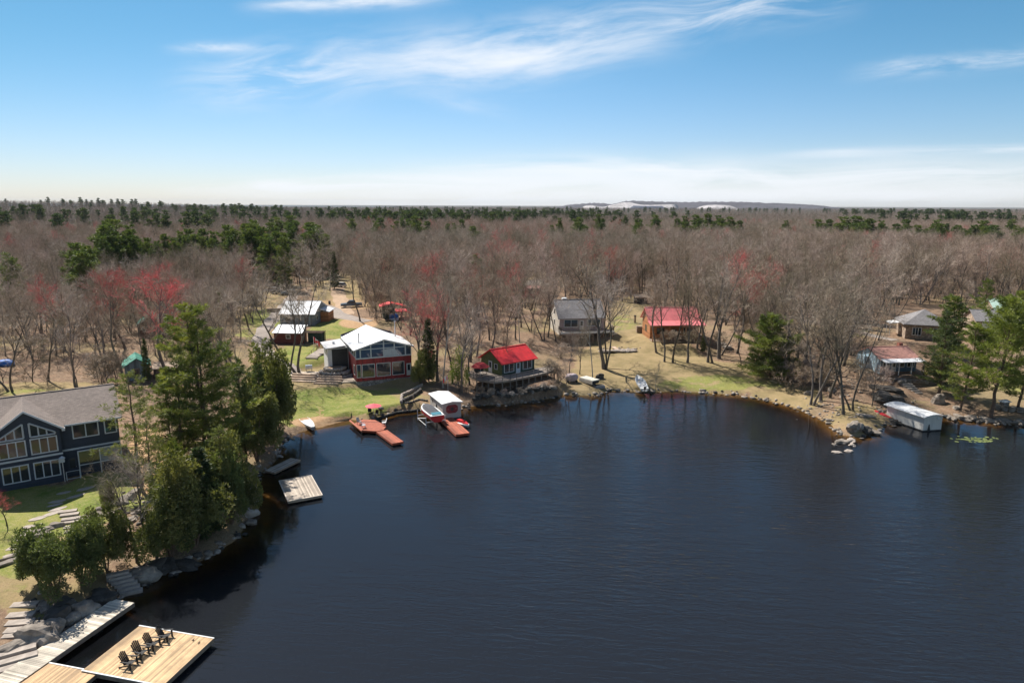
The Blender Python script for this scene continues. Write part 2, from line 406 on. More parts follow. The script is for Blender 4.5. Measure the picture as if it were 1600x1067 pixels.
nA = N.noise(geo, 0.35, 6, 0.65); nB = N.noise(geo, 2.2, 5, 0.7); nC = N.noise(geo, 0.05, 3, 0.5); nD = N.noise(geo, 8.0, 3, 0.7)
lit = N.mix(N.ramp(nA, .38, .62), (0.285, 0.18, 0.118), (0.185, 0.13, 0.09))
lit = N.mix(N.ramp(nB, .45, .68), lit, (0.37, 0.265, 0.18))
lit = N.mix(N.math('MULTIPLY', N.ramp(nD, .48, .62), .65), lit, (0.12, 0.085, 0.055))
lit = N.mix(N.math('MULTIPLY', N.ramp(nC, .5, .65), .5), lit, (0.30, 0.25, 0.12))
dr = N.mix(N.ramp(nA, .35, .65), (0.37, 0.275, 0.145), (0.26, 0.205, 0.10)); dr = N.mix(N.math('MULTIPLY', N.ramp(nB, .5, .7), .6), dr, (0.33, 0.235, 0.15))
gn = N.mix(N.ramp(nA, .36, .60), (0.155, 0.20, 0.04), (0.29, 0.275, 0.085)); gn = N.mix(N.math('MULTIPLY', N.ramp(nB, .45, .66), .65), gn, (0.36, 0.31, 0.15))
gn = N.mix(N.math('MULTIPLY', N.ramp(nD, .48, .62), .5), gn, (0.09, 0.14, 0.02))
def msk(v, n, k=0.9): return N.ramp(N.math('ADD', v, N.math('ADD', N.math('MULTIPLY', N.math('SUBTRACT', n, .5), k * 1.3), N.math('MULTIPLY', N.math('SUBTRACT', nB, .5), .5))), .40, .62)
dr = N.mix(N.math('MULTIPLY', N.ramp(nD, .48, .62), .45), dr, (0.20, 0.15, 0.085)); c = N.mix(msk(tg_, nA), lit, dr); c = N.mix(msk(tr_, nA, 1.1), c, gn)
c = N.mix(msk(tb_, nB, .5), c, N.mix(N.ramp(nB, .4, .6), (0.50, 0.33, 0.19), (0.40, 0.25, 0.14)))
bed = N.mix(N.ramp(nA, .35, .65), (0.32, 0.19, 0.07), (0.17, 0.11, 0.045)); bed = N.mix(N.ramp(nB, .55, .7), bed, (0.16, 0.10, 0.05))
c = N.mix(N.ramp(gpz, 0.10, -0.05), c, bed)
dist = N.math('SQRT', N.math('ADD', N.math('MULTIPLY', gpx, gpx), N.math('MULTIPLY', gpy, gpy)))
nF = N.noise(geo, 0.012, 5, 0.6)
farc = N.mix(N.ramp(nF, .42, .58), (0.125, 0.085, 0.072), (0.055, 0.065, 0.04))
c = N.mix(N.ramp(dist, 350, 1100), c, farc)
N.put(b.inputs['Base Color'], c); b.inputs['Roughness'].default_value = 0.95; b.inputs['Specular IOR Level'].default_value = 0.1
N.put(b.inputs['Normal'], N.bump(N.math('ADD', nB, N.math('MULTIPLY', nD, .5)), 0.6, 0.12))
gm = npmesh('ground', np.stack([fx, fy, fz], 1), [quads], gmat, smooth=True)
at_ = gm.color_attributes.new('tint', 'FLOAT_COLOR', 'POINT'); at_.data.foreach_set('color', tint.ravel())
ground = bpy.data.objects.new('ground', gm); C.objects.link(ground); tag(ground, kind='structure')

# the lake: one sheet, its brown murk grows with the depth below
wx = axis_pts(-75, 270, -62, 120, 1.6, 1.15); wy = axis_pts(-150, 118, 36, 112, 1.2, 1.2); wy = wy[wy < 118]
WX, WY = np.meshgrid(wx, wy); w_x, w_y = WX.ravel(), WY.ravel(); wd = np.clip(-shore_dist(w_x, w_y), 0, 45)
idx = np.arange(len(w_x)).reshape(len(wy), len(wx))
wq = np.stack([idx[:-1, :-1], idx[:-1, 1:], idx[1:, 1:], idx[1:, :-1]], -1).reshape(-1, 4)
wmat = bpy.data.materials.new('lake_water'); wmat.use_nodes = True; N = NT(wmat.node_tree)
for n in list(N.n):
    if n.type == 'BSDF_PRINCIPLED': N.n.remove(n)
dp = N.new('ShaderNodeAttribute', attribute_name='depth').outputs['Fac']
geo = N.new('ShaderNodeNewGeometry').outputs['Position']
rot = N.new('ShaderNodeVectorRotate', rotation_type='Z_AXIS'); N.put(rot.inputs['Vector'], geo); rot.inputs['Angle'].default_value = R(6)
v1 = N.vmul(rot.outputs[0], (0.55, 2.1, 1)); v2 = N.vmul(rot.outputs[0], (0.16, 0.5, 1)); v3 = N.vmul(geo, (1.8, 3.4, 1))
h = N.math('ADD', N.math('MULTIPLY', N.noise(v1, 1.0, 3, 0.5, 0.6), 1.0), N.math('MULTIPLY', N.noise(v2, 1.0, 2, 0.5, 0.4), 1.2))
h = N.math('ADD', h, N.math('MULTIPLY', N.noise(v3, 1.0, 2, 0.5), 0.35))
calm = N.ramp(N.noise(N.vmul(geo, (0.03, 0.05, 1)), 1.0, 2, 0.5), 0.35, 0.65, 0.55, 1.0)
shel = N.ramp(dp, 0.0, 40.0, 0.13, 1.0)
bmp = N.new('ShaderNodeBump'); bmp.inputs['Distance'].default_value = 0.11; N.put(bmp.inputs['Height'], h); N.put(bmp.inputs['Strength'], N.math('MULTIPLY', calm, shel))
gl = N.new('ShaderNodeBsdfGlossy'); gl.inputs['Roughness'].default_value = 0.04; N.put(gl.inputs['Normal'], bmp.outputs[0]); gl.inputs[0].default_value = (0.95, 0.97, 1, 1)
murk = N.new('ShaderNodeBsdfDiffuse'); murk.inputs[0].default_value = (0.0145, 0.0165, 0.0205, 1)
trn = N.new('ShaderNodeBsdfTransparent')
tf = N.ramp(N.math('ADD', dp, N.math('MULTIPLY', N.math('SUBTRACT', N.noise(geo, .4, 3), .5), 2.0)), 0.0, 9.0)
N.put(trn.inputs[0], N.mix(N.ramp(dp, 0, 3.5), (0.66, 0.59, 0.46), (0.20, 0.15, 0.085)))
body = N.new('ShaderNodeMixShader'); N.put(body.inputs[0], tf); N.l.new(trn.outputs[0], body.inputs[1]); N.l.new(murk.outputs[0], body.inputs[2])
fr = N.new('ShaderNodeFresnel'); fr.inputs['IOR'].default_value = 1.33; N.put(fr.inputs['Normal'], bmp.outputs[0])
sh_ = N.new('ShaderNodeMixShader'); N.put(sh_.inputs[0], fr.outputs[0]); N.l.new(body.outputs[0], sh_.inputs[1]); N.l.new(gl.outputs[0], sh_.inputs[2])
N.l.new(sh_.outputs[0], N.n['Material Output'].inputs[0])
wm = npmesh('lake_water', np.stack([w_x, w_y, np.zeros_like(w_x)], 1), [wq], wmat, smooth=True)
da = wm.attributes.new('depth', 'FLOAT', 'POINT'); da.data.foreach_set('value', wd.astype(np.float32))
lake = bpy.data.objects.new('lake_water', wm); C.objects.link(lake); tag(lake, kind='structure')

# driveway and tracks: strips laid 5 cm over the ground
def strip(name, pts_px, w, m, kind='structure', lift=0.06, step=1.2):
    P_ = [gr(*p) for p in pts_px]; out = []
    for a, b_ in zip(P_[:-1], P_[1:]):
        L = math.hypot(b_[0] - a[0], b_[1] - a[1]); n = max(1, int(L / step))
        out += [(a[0] + (b_[0] - a[0]) * k / n, a[1] + (b_[1] - a[1]) * k / n) for k in range(n)]
    out.append(P_[-1][:2]); out = np.array(out)
    for _ in range(6): out[1:-1] = (out[:-2] + 2 * out[1:-1] + out[2:]) / 4
    V = []; nn = 7
    for i, p in enumerate(out):
        d = out[min(i + 1, len(out) - 1)] - out[max(i - 1, 0)]; d /= np.hypot(*d) + 1e-9; nrm = np.array((-d[1], d[0]))
        for k in range(nn):
            q = p + nrm * w * ((k / (nn - 1)) - .5) * (1 + .12 * math.sin(i * .7))
            V.append((q[0], q[1], gz(*q) + lift * (1 if 0 < k < nn - 1 else -1)))
    F = [(i * nn + k, i * nn + k + 1, (i + 1) * nn + k + 1, (i + 1) * nn + k) for i in range(len(out) - 1) for k in range(nn - 1)]
    me = npmesh(name, V, [F], m, smooth=True); o = bpy.data.objects.new(name, me); C.objects.link(o); tag(o, kind=kind); return o
M_gravel = mat('gravel', (0.31, 0.26, 0.225), 0.95, 0.22, 1.5, 0.5)
M_track = mat('dirt_track', (0.42, 0.29, 0.19), 0.95, 0.25, 1.0, 0.5)
strip('driveway', [(462, 585), (440, 570), (418, 555), (405, 540), (410, 520), (425, 500), (440, 484), (452, 470), (462, 458)], 3.9, M_gravel)
strip('driveway', [(440, 484), (470, 476), (510, 478), (535, 495), (560, 500), (575, 503)], 5.0, M_gravel, lift=.075)
strip('dirt_track', [(540, 492), (535, 475), (527, 455), (530, 442)], 5.0, M_track)
strip('dirt_track', [(1250, 500), (1300, 508), (1350, 522), (1400, 532)], 3.2, M_gravel)

# ------------------------------------------------------------------ tree builders
def _tube_arr(p, r, n, V, F3, F4):
    """append a tube along points p (k,3) radii r (k)"""
    k = len(p); o = sum(len(v) for v in V) if False else V['n']
    d = np.gradient(p, axis=0); d /= np.linalg.norm(d, axis=1)[:, None] + 1e-9
    ref = np.array((0.31, 0.21, 0.93)) if abs(d[0][2]) < .8 else np.array((1., 0, 0.1))
    a = np.cross(d, ref); a /= np.linalg.norm(a, axis=1)[:, None] + 1e-9; b = np.cross(d, a)
    t = np.arange(n) * 2 * math.pi / n
    ring = p[:, None] + (a[:, None] * np.cos(t)[None, :, None] + b[:, None] * np.sin(t)[None, :, None]) * np.asarray(r)[:, None, None]
    V['v'].append(ring.reshape(-1, 3)); V['n'] += k * n
    i = np.arange(k - 1)[:, None] * n + np.arange(n)[None]; j = np.arange(k - 1)[:, None] * n + (np.arange(n) + 1)[None] % n
    F4.append((np.stack([i, j, j + n, i + n], -1).reshape(-1, 4)) + o)
def bare_tree(seed, H=15.0, fork=0.4, width=0.42, lean=0.0, limbs=11, tw=1.0, birch=False, stems=1):
    """returns (trunk arrays, crown arrays): limbs and branches as tubes, twigs as thin slivers"""
    g = np.random.RandomState(seed)
    TV = dict(v=[], n=0); TF = []; CV = dict(v=[], n=0); CF = []; tri_v = []
    def path(p, d, L, k, wob, upw):
        pts = [p]; d = d / np.linalg.norm(d)
        for i in range(k):
            d = d + g.normal(0, wob, 3) + np.array((0, 0, upw)); d /= np.linalg.norm(d); pts.append(pts[-1] + d * L / k)
        return np.array(pts)
    def sub(parent, prad, level, L, cnt, lo, ang):
        for c_ in range(cnt):
            t = lo + (1 - lo) * ((c_ + g.rand()) / cnt); kk = len(parent) - 1; f = t * kk; i = min(int(f), kk - 1); fr = f - i
            p = parent[i] * (1 - fr) + parent[i + 1] * fr; ax = parent[i + 1] - parent[i]; ax /= np.linalg.norm(ax) + 1e-9
            s = g.normal(0, 1, 3); s -= ax * s.dot(ax); s /= np.linalg.norm(s) + 1e-9
            an = ang * (0.7 + .6 * g.rand()); d = ax * math.cos(an) + s * math.sin(an)
            ll = L * (1.15 - .6 * t) * (.7 + .6 * g.rand()); rr = (prad[i] * (1 - fr) + prad[i + 1] * fr) * .55
            if level == 1:
                q = path(p, d, ll, 5, .13, .10); r = np.linspace(rr, rr * .35, 6)
                _tube_arr(q, r, 4, TV, None, TF); sub(q, r, 2, ll * .50, 6, .25, .8)
            elif level == 2:
                q = path(p, d, ll, 3, .15, .06); r = np.linspace(rr * .8, .014, 4)
                _tube_arr(q, r, 3, CV, None, CF); sub(q, r, 3, ll * .55, 5, .2, .8)
            elif level == 3:
                q = path(p, d, ll, 2, .2, .05)
                for a_, b_ in ((0, 1), (1, 2)):
                    tri_v.append((q[a_], q[b_], .013 * tw, .008 * tw))
                for m_ in range(4):
                    tt = g.rand(); p2 = q[0] * (1 - tt) + q[2] * tt
                    d2 = (q[2] - q[0]); d2 = d2 / (np.linalg.norm(d2) + 1e-9) + g.normal(0, .55, 3); d2[2] += .25
                    tri_v.append((p2, p2 + d2 * (.38 + .5 * g.rand()) * H / 15, .0085 * tw, .002))
    for s_ in range(stems):
        base = np.array((0., 0., -0.4)); ld = np.array((math.sin(lean) + (g.normal(0, .16) if stems > 1 else 0), (g.normal(0, .16) if stems > 1 else 0), 1.))
        if stems > 1: base = base + np.array((g.normal(0, .3), g.normal(0, .3), 0))
        tr = path(base, ld, H * (.80 + .08 * g.rand()), 9, .085, .05)
        rad = H * .0125 * (1.0 if stems == 1 else .75) * np.linspace(1, .16, 10) ** .85
        rad[0] *= 1.35
        _tube_arr(tr, rad, 6, TV, None, TF)
        sub(tr, rad, 1, H * width, max(4, limbs // (1 if stems == 1 else 1)), fork, .62)
    tv = []; tf = []
    a = np.array([q[0] for q in tri_v]); b = np.array([q[1] for q in tri_v]); ra = np.array([q[2] for q in tri_v])[:, None]; rb = np.array([q[3] for q in tri_v])[:, None]
    d = b - a; d /= np.linalg.norm(d, axis=1)[:, None] + 1e-9; s = np.cross(d, g.normal(0, 1, d.shape)); s /= np.linalg.norm(s, axis=1)[:, None] + 1e-9
    tv = np.stack([a - s * ra, a + s * ra, b + s * rb, b - s * rb], 1).reshape(-1, 3)
    tf = np.arange(len(tv)).reshape(-1, 4) + CV['n']
    return (np.vstack(TV['v']), [np.vstack(TF)]), (np.vstack(CV['v'] + [tv]), [np.vstack(CF), tf])

def tufts(g, cen, dirs, n, L, w, spread):
    """needle clumps: n slivers fanning from each centre"""
    m = len(cen); c = np.repeat(cen, n, 0); d = np.repeat(dirs, n, 0) + g.normal(0, spread, (m * n, 3)); d /= np.linalg.norm(d, axis=1)[:, None] + 1e-9
    l = L * (.6 + .7 * g.rand(m * n))[:, None]; s = np.cross(d, g.normal(0, 1, d.shape)); s /= np.linalg.norm(s, axis=1)[:, None] + 1e-9
    a = c + d * l * .08; mid = c + d * l * .55; b = c + d * l
    return np.stack([a, mid - s * w, b, mid + s * w], 1).reshape(-1, 3)
def pine_tree(seed, H=18.0, base=.15, rad=3.6, dens=1.0, L=.42, w=.035, n=9, droop=.0, shape='pine', gap=0.0, step=.62, spread=.75, asym=0.0):
    g = np.random.RandomState(seed); TV = dict(v=[], n=0); TF = []; cen = []; dr = []
    k = 12; tr = np.zeros((k + 1, 3)); tr[:, 2] = np.linspace(-.4, H * .97, k + 1); tr[1:, :2] = np.cumsum(g.normal(0, .08 * H / 18, (k, 2)), 0)
    rd = H * .0135 * np.linspace(1, .06, k + 1) ** .8; _tube_arr(tr, rd, 7, TV, None, TF)
    z = H * base; ph = g.rand() * 6
    aa = g.rand() * 6.28
    while z < H * .99:
        t = (z - H * base) / (H * (1 - base))
        if shape == 'pine': prof = max(.12, (math.sin(min(1, (t * .80 + .20)) * math.pi) ** .6) * (1 - .30 * t) * (.78 + .3 * math.sin(z * 1.9 + seed)))
        elif shape == 'cone': prof = (1 - t) ** .8 * min(1, .5 + 2.5 * t)
        else: prof = math.sin(math.pi * min(1, t * .8 + .2)) ** .6
        nb = 5 if t < .8 else 4
        for bI in range(nb):
            if g.rand() < gap: continue
            ph += 2 * math.pi / nb + g.normal(0, .25)
            L_ = rad * prof * (.55 + .65 * g.rand()) * (1 + asym * math.cos(ph - aa)) + .25
            i = min(int((z + .4) / (H * .97 + .4) * k), k - 1); o = tr[i].copy(); o[2] = z + g.normal(0, .12)
            d = np.array((math.cos(ph), math.sin(ph), .12 - droop + .75 * t ** 2)); d /= np.linalg.norm(d)
            m = max(3, int(L_ / .5)); pts = [o]; dd = d.copy()
            for q in range(m):
                dd = dd + g.normal(0, .07, 3) + np.array((0, 0, .035 if shape == 'pine' else .01)); dd /= np.linalg.norm(dd); pts.append(pts[-1] + dd * L_ / m)
            pts = np.array(pts); _tube_arr(pts, np.linspace(max(.02, rd[i] * .3), .012, m + 1), 3, TV, None, TF)
            cnt = int((L_ * 6.5 + 3) * dens)
            u = (.22 + .78 * g.rand(cnt) ** .75) * m; ii = np.minimum(u.astype(int), m - 1); f = (u - ii)[:, None]
            p = pts[ii] * (1 - f) + pts[ii + 1] * f
            side = np.cross(d, (0, 0, 1)); off = g.normal(0, 1, (cnt, 1)) * L_ * .17 * (1 - .4 * (u / m)[:, None])
            p = p + side * off + np.array((0, 0, 1)) * np.abs(g.normal(0, .10, (cnt, 1))) + g.normal(0, .06, (cnt, 3))
            cen.append(p); dr.append(np.tile(d * .8 + np.array((0, 0, .35)), (cnt, 1)) + side * off * .5)
        z += step * (.8 + .4 * g.rand()) * (1 if H > 6 else H / 12)
    cen = np.vstack(cen); dr = np.vstack(dr); v = tufts(g, cen, dr, n, L, w, spread)
    return (np.vstack(TV['v']), [np.vstack(TF)]), (v, [np.arange(len(v)).reshape(-1, 4)])
def bush(seed, rx, ry, rz, cnt=2600, leaf=.11, n=4, hollow=.25):
    """dense leafy crown of small leaf faces in lumps"""
    g = np.random.RandomState(seed); lob = []
    for i in range(34):
        d = g.normal(0, 1, 3); d /= np.linalg.norm(d); d[2] = abs(d[2]) * 1.1; lob.append((d * (.25 + .75 * g.rand() ** .7), .12 + .24 * g.rand()))
    cen = []; dr = []
    for c_, r_ in lob:
        m = int(cnt / 34 * (r_ / .24)); d = g.normal(0, 1, (m, 3)); d /= np.linalg.norm(d, axis=1)[:, None]; rr = (hollow + (1 - hollow) * g.rand(m) ** .5)[:, None]
        cen.append((c_ + d * rr * r_)); dr.append(d)
    cen = np.vstack(cen) * (rx, ry, rz) + (0, 0, rz * .42); dr = np.vstack(dr) + (0, 0, .4)
    keep = cen[:, 2] > .02; cen, dr = cen[keep], dr[keep]
    v = tufts(g, cen, dr, n, leaf * 2.2, leaf * .42, .8)
    TV = dict(v=[], n=0); TF = []
    for i in range(5):
        a = i * 1.26 + g.rand(); p = np.array([(0, 0, -.3), (math.cos(a) * rx * .2, math.sin(a) * ry * .2, rz * .4), (math.cos(a) * rx * .5, math.sin(a) * ry * .5, rz * .95)])
        _tube_arr(p, [.07, .05, .02], 4, TV, None, TF)
    return (np.vstack(TV['v']), [np.vstack(TF)]), (v, [np.arange(len(v)).reshape(-1, 4)])
def tree_meshes(name, tr, cr, mb, mc):
    return npmesh(name + '_trunk', tr[0], tr[1], mb, smooth=True), npmesh(name + '_crown', cr[0], cr[1], mc)
def merged(name, tr, cr, mb, mc):
    n = len(tr[0]); F = list(tr[1]) + [f + n for f in cr[1]]
    mi = np.concatenate([np.zeros(sum(len(f) for f in tr[1])), np.ones(sum(len(f) for f in cr[1]))])
    return npmesh(name, np.vstack([tr[0], cr[0]]), F, [mb, mc], mi)
def normh(pair, H):
    """scale a (trunk, crown) pair so that its real top is H"""
    (tv, tf), (cv, cf) = pair; k = H / max(tv[:, 2].max(), np.percentile(cv[:, 2], 99.7))
    return (tv * k, tf), (cv * k, cf)
def plant(meshes, x, y, h, proto_h, rz, name, label, cat, group=None, z=None, wide=1.0, trunk='trunk', crown='crown', tilt=0):
    r = bpy.data.objects.new(name, None); C.objects.link(r); r.empty_display_size = .3
    s = h / proto_h; r.location = (x, y, gz(x, y) if z is None else z); r.rotation_euler = (0, R(tilt), rz); r.scale = (s * wide, s * wide, s)
    tag(r, label, cat, group)
    for nm, me in zip((trunk, crown), meshes):
        if me is None: continue
        o = bpy.data.objects.new(nm, me); C.objects.link(o); o.parent = r
    return r
random.seed(11)
# prototypes
BARE_SPEC = [(21, dict(fork=.34, width=.40, limbs=13)), (22, dict(fork=.42, width=.31, limbs=13)), (23, dict(fork=.28, width=.46, limbs=14)), (24, dict(fork=.46, width=.35, limbs=12)), (25, dict(fork=.36, stems=2, limbs=9, width=.38)), (26, dict(fork=.32, lean=.14, width=.40, limbs=13))]
BARE = [normh(bare_tree(s, 15.0, **k), 15.0) for s, k in BARE_SPEC]
def set_of(mb, mc, nm): return [tree_meshes(nm, t, c, mb, mc) for t, c in BARE]
BT_brown, BT_pink, BT_red = set_of(M_bark, M_twig, 'bare_tree'), set_of(M_bark, M_twigp, 'pink_tree'), set_of(M_bark, M_twigr, 'red_maple')
bi = normh(bare_tree(31, 15.0, fork=.45, width=.26, limbs=9), 15.0); BT_birch = [tree_meshes('birch', bi[0], bi[1], M_birch, M_twig)]
shr = bare_tree(33, 3.0, fork=.1, width=.5, limbs=7, stems=3, tw=1.0); SHRUB = [tree_meshes('shrub', *shr, M_bark, M_twigp), tree_meshes('shrub', *bare_tree(34, 3.0, fork=.1, width=.55, limbs=7, stems=3), M_bark, M_twig)]

# ------------------------------------------------------------------ trees that can be told apart
def inpoly(px, py, poly):
    c = False; n = len(poly)
    for i in range(n):
        x1, y1 = poly[i]; x2, y2 = poly[(i + 1) % n]
        if (y1 > py) != (y2 > py) and px < (x2 - x1) * (py - y1) / (y2 - y1) + x1: c = not c
    return c
occupied = []
def put_bare(px, py, top, kind, label, v=None, cat='tree', group=None, rz=None, wide=1.0, name='bare_tree', tilt=0):
    x, y, z = gr(px, py); h = ytop_height(x, y, z, top); occupied.append((x, y))
    S_ = {'b': BT_brown, 'p': BT_pink, 'r': BT_red, 'w': BT_birch}[kind]
    v = (int(px) * 7 + int(py)) % len(S_) if v is None else v % len(S_)
    if kind == 'w': wide = .62
    if kind == 'r' and px < 300: wide = 1.3
    if (px, py) in ((463, 584), (944, 577), (16, 612), (1124, 561), (262, 590)): wide = 1.3
    return plant(S_[v], x, y, h, 15.0, random.random() * 6.28 if rz is None else rz, {'r': 'maple_tree', 'w': 'birch_tree'}.get(kind, name), label, cat, group, z=z, wide=wide, tilt=tilt)
HAND = [(463, 584, 400, 'b', 4, 'tall bare tree with two dark trunks at the patio below the dark red shed'),
 (452, 582, 425, 'b', 1, 'bare tree leaning against the twin-trunked tree beside the patio'),
 (657, 560, 405, 'b', 4, 'bare tree with twin trunks and a climbing evergreen beside the house with the white roof'),
 (684, 596, 402, 'b', 0, 'tall slender bare tree between the house with white roof and the green cabin'),
 (692, 606, 430, 'w', 0, 'pale slender birch left of the green cabin behind the white boathouse'),
 (707, 600, 470, 'p', 3, 'thin pinkish bare tree on the bank behind the boathouse flag'),
 (722, 614, 455, 'b', 1, 'thin bare tree in front of the young green bush left of the cabin deck'),
 (734, 602, 470, 'p', 0, 'reddish bare tree at the left end of the cabin deck'),
 (765, 532, 408, 'b', 3, 'bare tree in the open wood behind the red-roofed green cabin'),
 (806, 531, 402, 'b', 2, 'bare tree with spreading limbs behind the right end of the green cabin'),
 (812, 536, 425, 'w', 0, 'pale stemmed tree just right of the spreading tree behind the cabin'),
 (849, 532, 412, 'b', 4, 'clump of dark bare stems left of the grey-roofed house'),
 (856, 528, 430, 'b', 0, 'dark bare tree nearest the left wall of the grey-roofed house'),
 (869, 534, 432, 'p', 1, 'thin bare tree at the left corner of the grey house deck'),
 (944, 577, 384, 'b', 0, 'tallest thick-trunked bare tree before the right end of the grey-roofed house'),
 (949, 577, 402, 'b', 4, 'second trunk close beside the tallest bare tree before the grey-roofed house'),
 (926, 592, 466, 'w', 0, 'slender white-barked tree with a kinked stem over the shore below the grey house'),
 (891, 592, 512, 'p', 3, 'small reddish tree on the bank below the deck of the grey house'),
 (906, 585, 500, 'b', 2, 'small grey branching tree on the bank in front of the dark space under the deck'),
 (958, 527, 470, 'b', 1, 'thin young tree on the slope right of the grey-roofed house'),
 (1024, 611, 560, 'w', 0, 'short thin sapling at the water edge beside the little white boat'),
 (1026, 551, 412, 'b', 1, 'leaning bare tree in front of the left corner of the red-roofed log cabin'),
 (1038, 566, 440, 'p', 3, 'very thin bare tree left of centre before the log cabin'),
 (1051, 567, 430, 'b', 3, 'slim bare tree before the middle of the log cabin'),
 (1074, 567, 398, 'b', 2, 'bare tree with a leaning trunk before the right half of the log cabin'),
 (1089, 545, 425, 'b', 0, 'slender bare tree touching the right wall of the log cabin'),
 (1106, 566, 400, 'b', 3, 'straight bare tree just right of the log cabin'),
 (1114, 568, 415, 'p', 5, 'leaning grey bare tree beside the straight one right of the log cabin'),
 (1124, 561, 385, 'b', 0, 'thickest bare tree right of the log cabin'),
 (1127, 556, 405, 'b', 4, 'bare tree directly behind the thick one right of the log cabin'),
 (1151, 553, 410, 'b', 1, 'bare tree left of the large green pine on the open lawn'),
 (1158, 572, 500, 'p', 3, 'thin sapling beside the large green pine'),
 (1246, 560, 400, 'b', 2, 'bare tree with a fork behind the right side of the large green pine'),
 (1268, 634, 430, 'b', 4, 'group of grey stems at the shore right of the large green pine'),
 (1283, 626, 425, 'b', 0, 'bare shoreline tree right of the grey stems'),
 (1296, 622, 440, 'p', 3, 'slim pinkish tree on the shore among the grey stems'),
 (1275, 600, 420, 'b', 3, 'slender grey tree behind the shoreline stems'), (1254, 585, 425, 'p', 0, 'pinkish tree just right of the large green pine'), (1232, 560, 415, 'b', 0, 'grey tree rising right behind the large green pine'),
 (1318, 648, 455, 'b', 1, 'grey tree with a crooked trunk on the grassy point'),
 (1329, 640, 460, 'p', 4, 'pinkish tree with two stems on the grassy point'),
 (1306, 590, 425, 'b', 3, 'bare tree behind the crooked tree on the grassy point'),
 (1362, 635, 545, 'b', 2, 'short dark tree in front of the cottage with the faded red roof'),
 (1372, 532, 440, 'b', 5, 'dark forked tree beside the gravel track left of the stone house'),
 (1398, 500, 405, 'b', 4, 'bare tree behind the left end of the stone house'),
 (16, 612, 462, 'b', 4, 'large dark bare tree with a forked trunk behind the navy house'),
 (118, 605, 440, 'b', 2, 'bare tree with many thin branches behind the roof of the navy house'),
 (75, 595, 450, 'b', 1, 'slender bare tree in the litter behind the navy house'),
 (190, 580, 420, 'b', 3, 'bare tree at the end of the navy house roof'),
 (122, 612, 520, 'p', 5, 'leaning thin tree behind the ridge of the navy house'),
 (262, 590, 412, 'r', 3, 'large maple with red buds and dark leaning limbs beside the green-roofed house'),
 (246, 515, 405, 'r', 3, 'red-budded maple over the green roof'),
 (196, 545, 415, 'r', 3, 'red-budded maple left of the green-roofed house'),
 (178, 528, 418, 'r', 3, 'leftmost red-budded maple behind the navy house'),
 (290, 520, 425, 'r', 3, 'red-budded maple behind the tallest lakeside pine'),
 (395, 505, 425, 'b', 0, 'dark trunked tree at the bend of the driveway by the parked cars'),
 (410, 492, 408, 'b', 3, 'straight dark tree left of the white-roofed workshop'),
 (515, 455, 385, 'b', 1, 'dark straight tree at the left side of the grassy track'),
 (563, 503, 395, 'b', 3, 'thin straight tree beside the pickup truck'),
 (570, 480, 398, 'b', 0, 'dark tree right of the pickup truck'),
 (588, 498, 392, 'b', 2, 'dark tree at the left wall of the red-roofed woodshed'),
 (605, 470, 400, 'b', 1, 'dark tree behind the red-roofed woodshed'),
 (745, 510, 412, 'r', 2, 'reddish maple in the open wood behind the green cabin'),
 (700, 545, 430, 'p', 1, 'pinkish bare tree on the litter slope between the two houses'),
 (785, 590, 520, 'p', 3, 'low pinkish tree behind the cabin roof'),
 (884, 618, 560, 'p', 5, 'reddish leaning shrub tree at the end of the cabin deck')]
for px, py, top, k, v, lb in HAND: put_bare(px, py, top, k, lb, v)

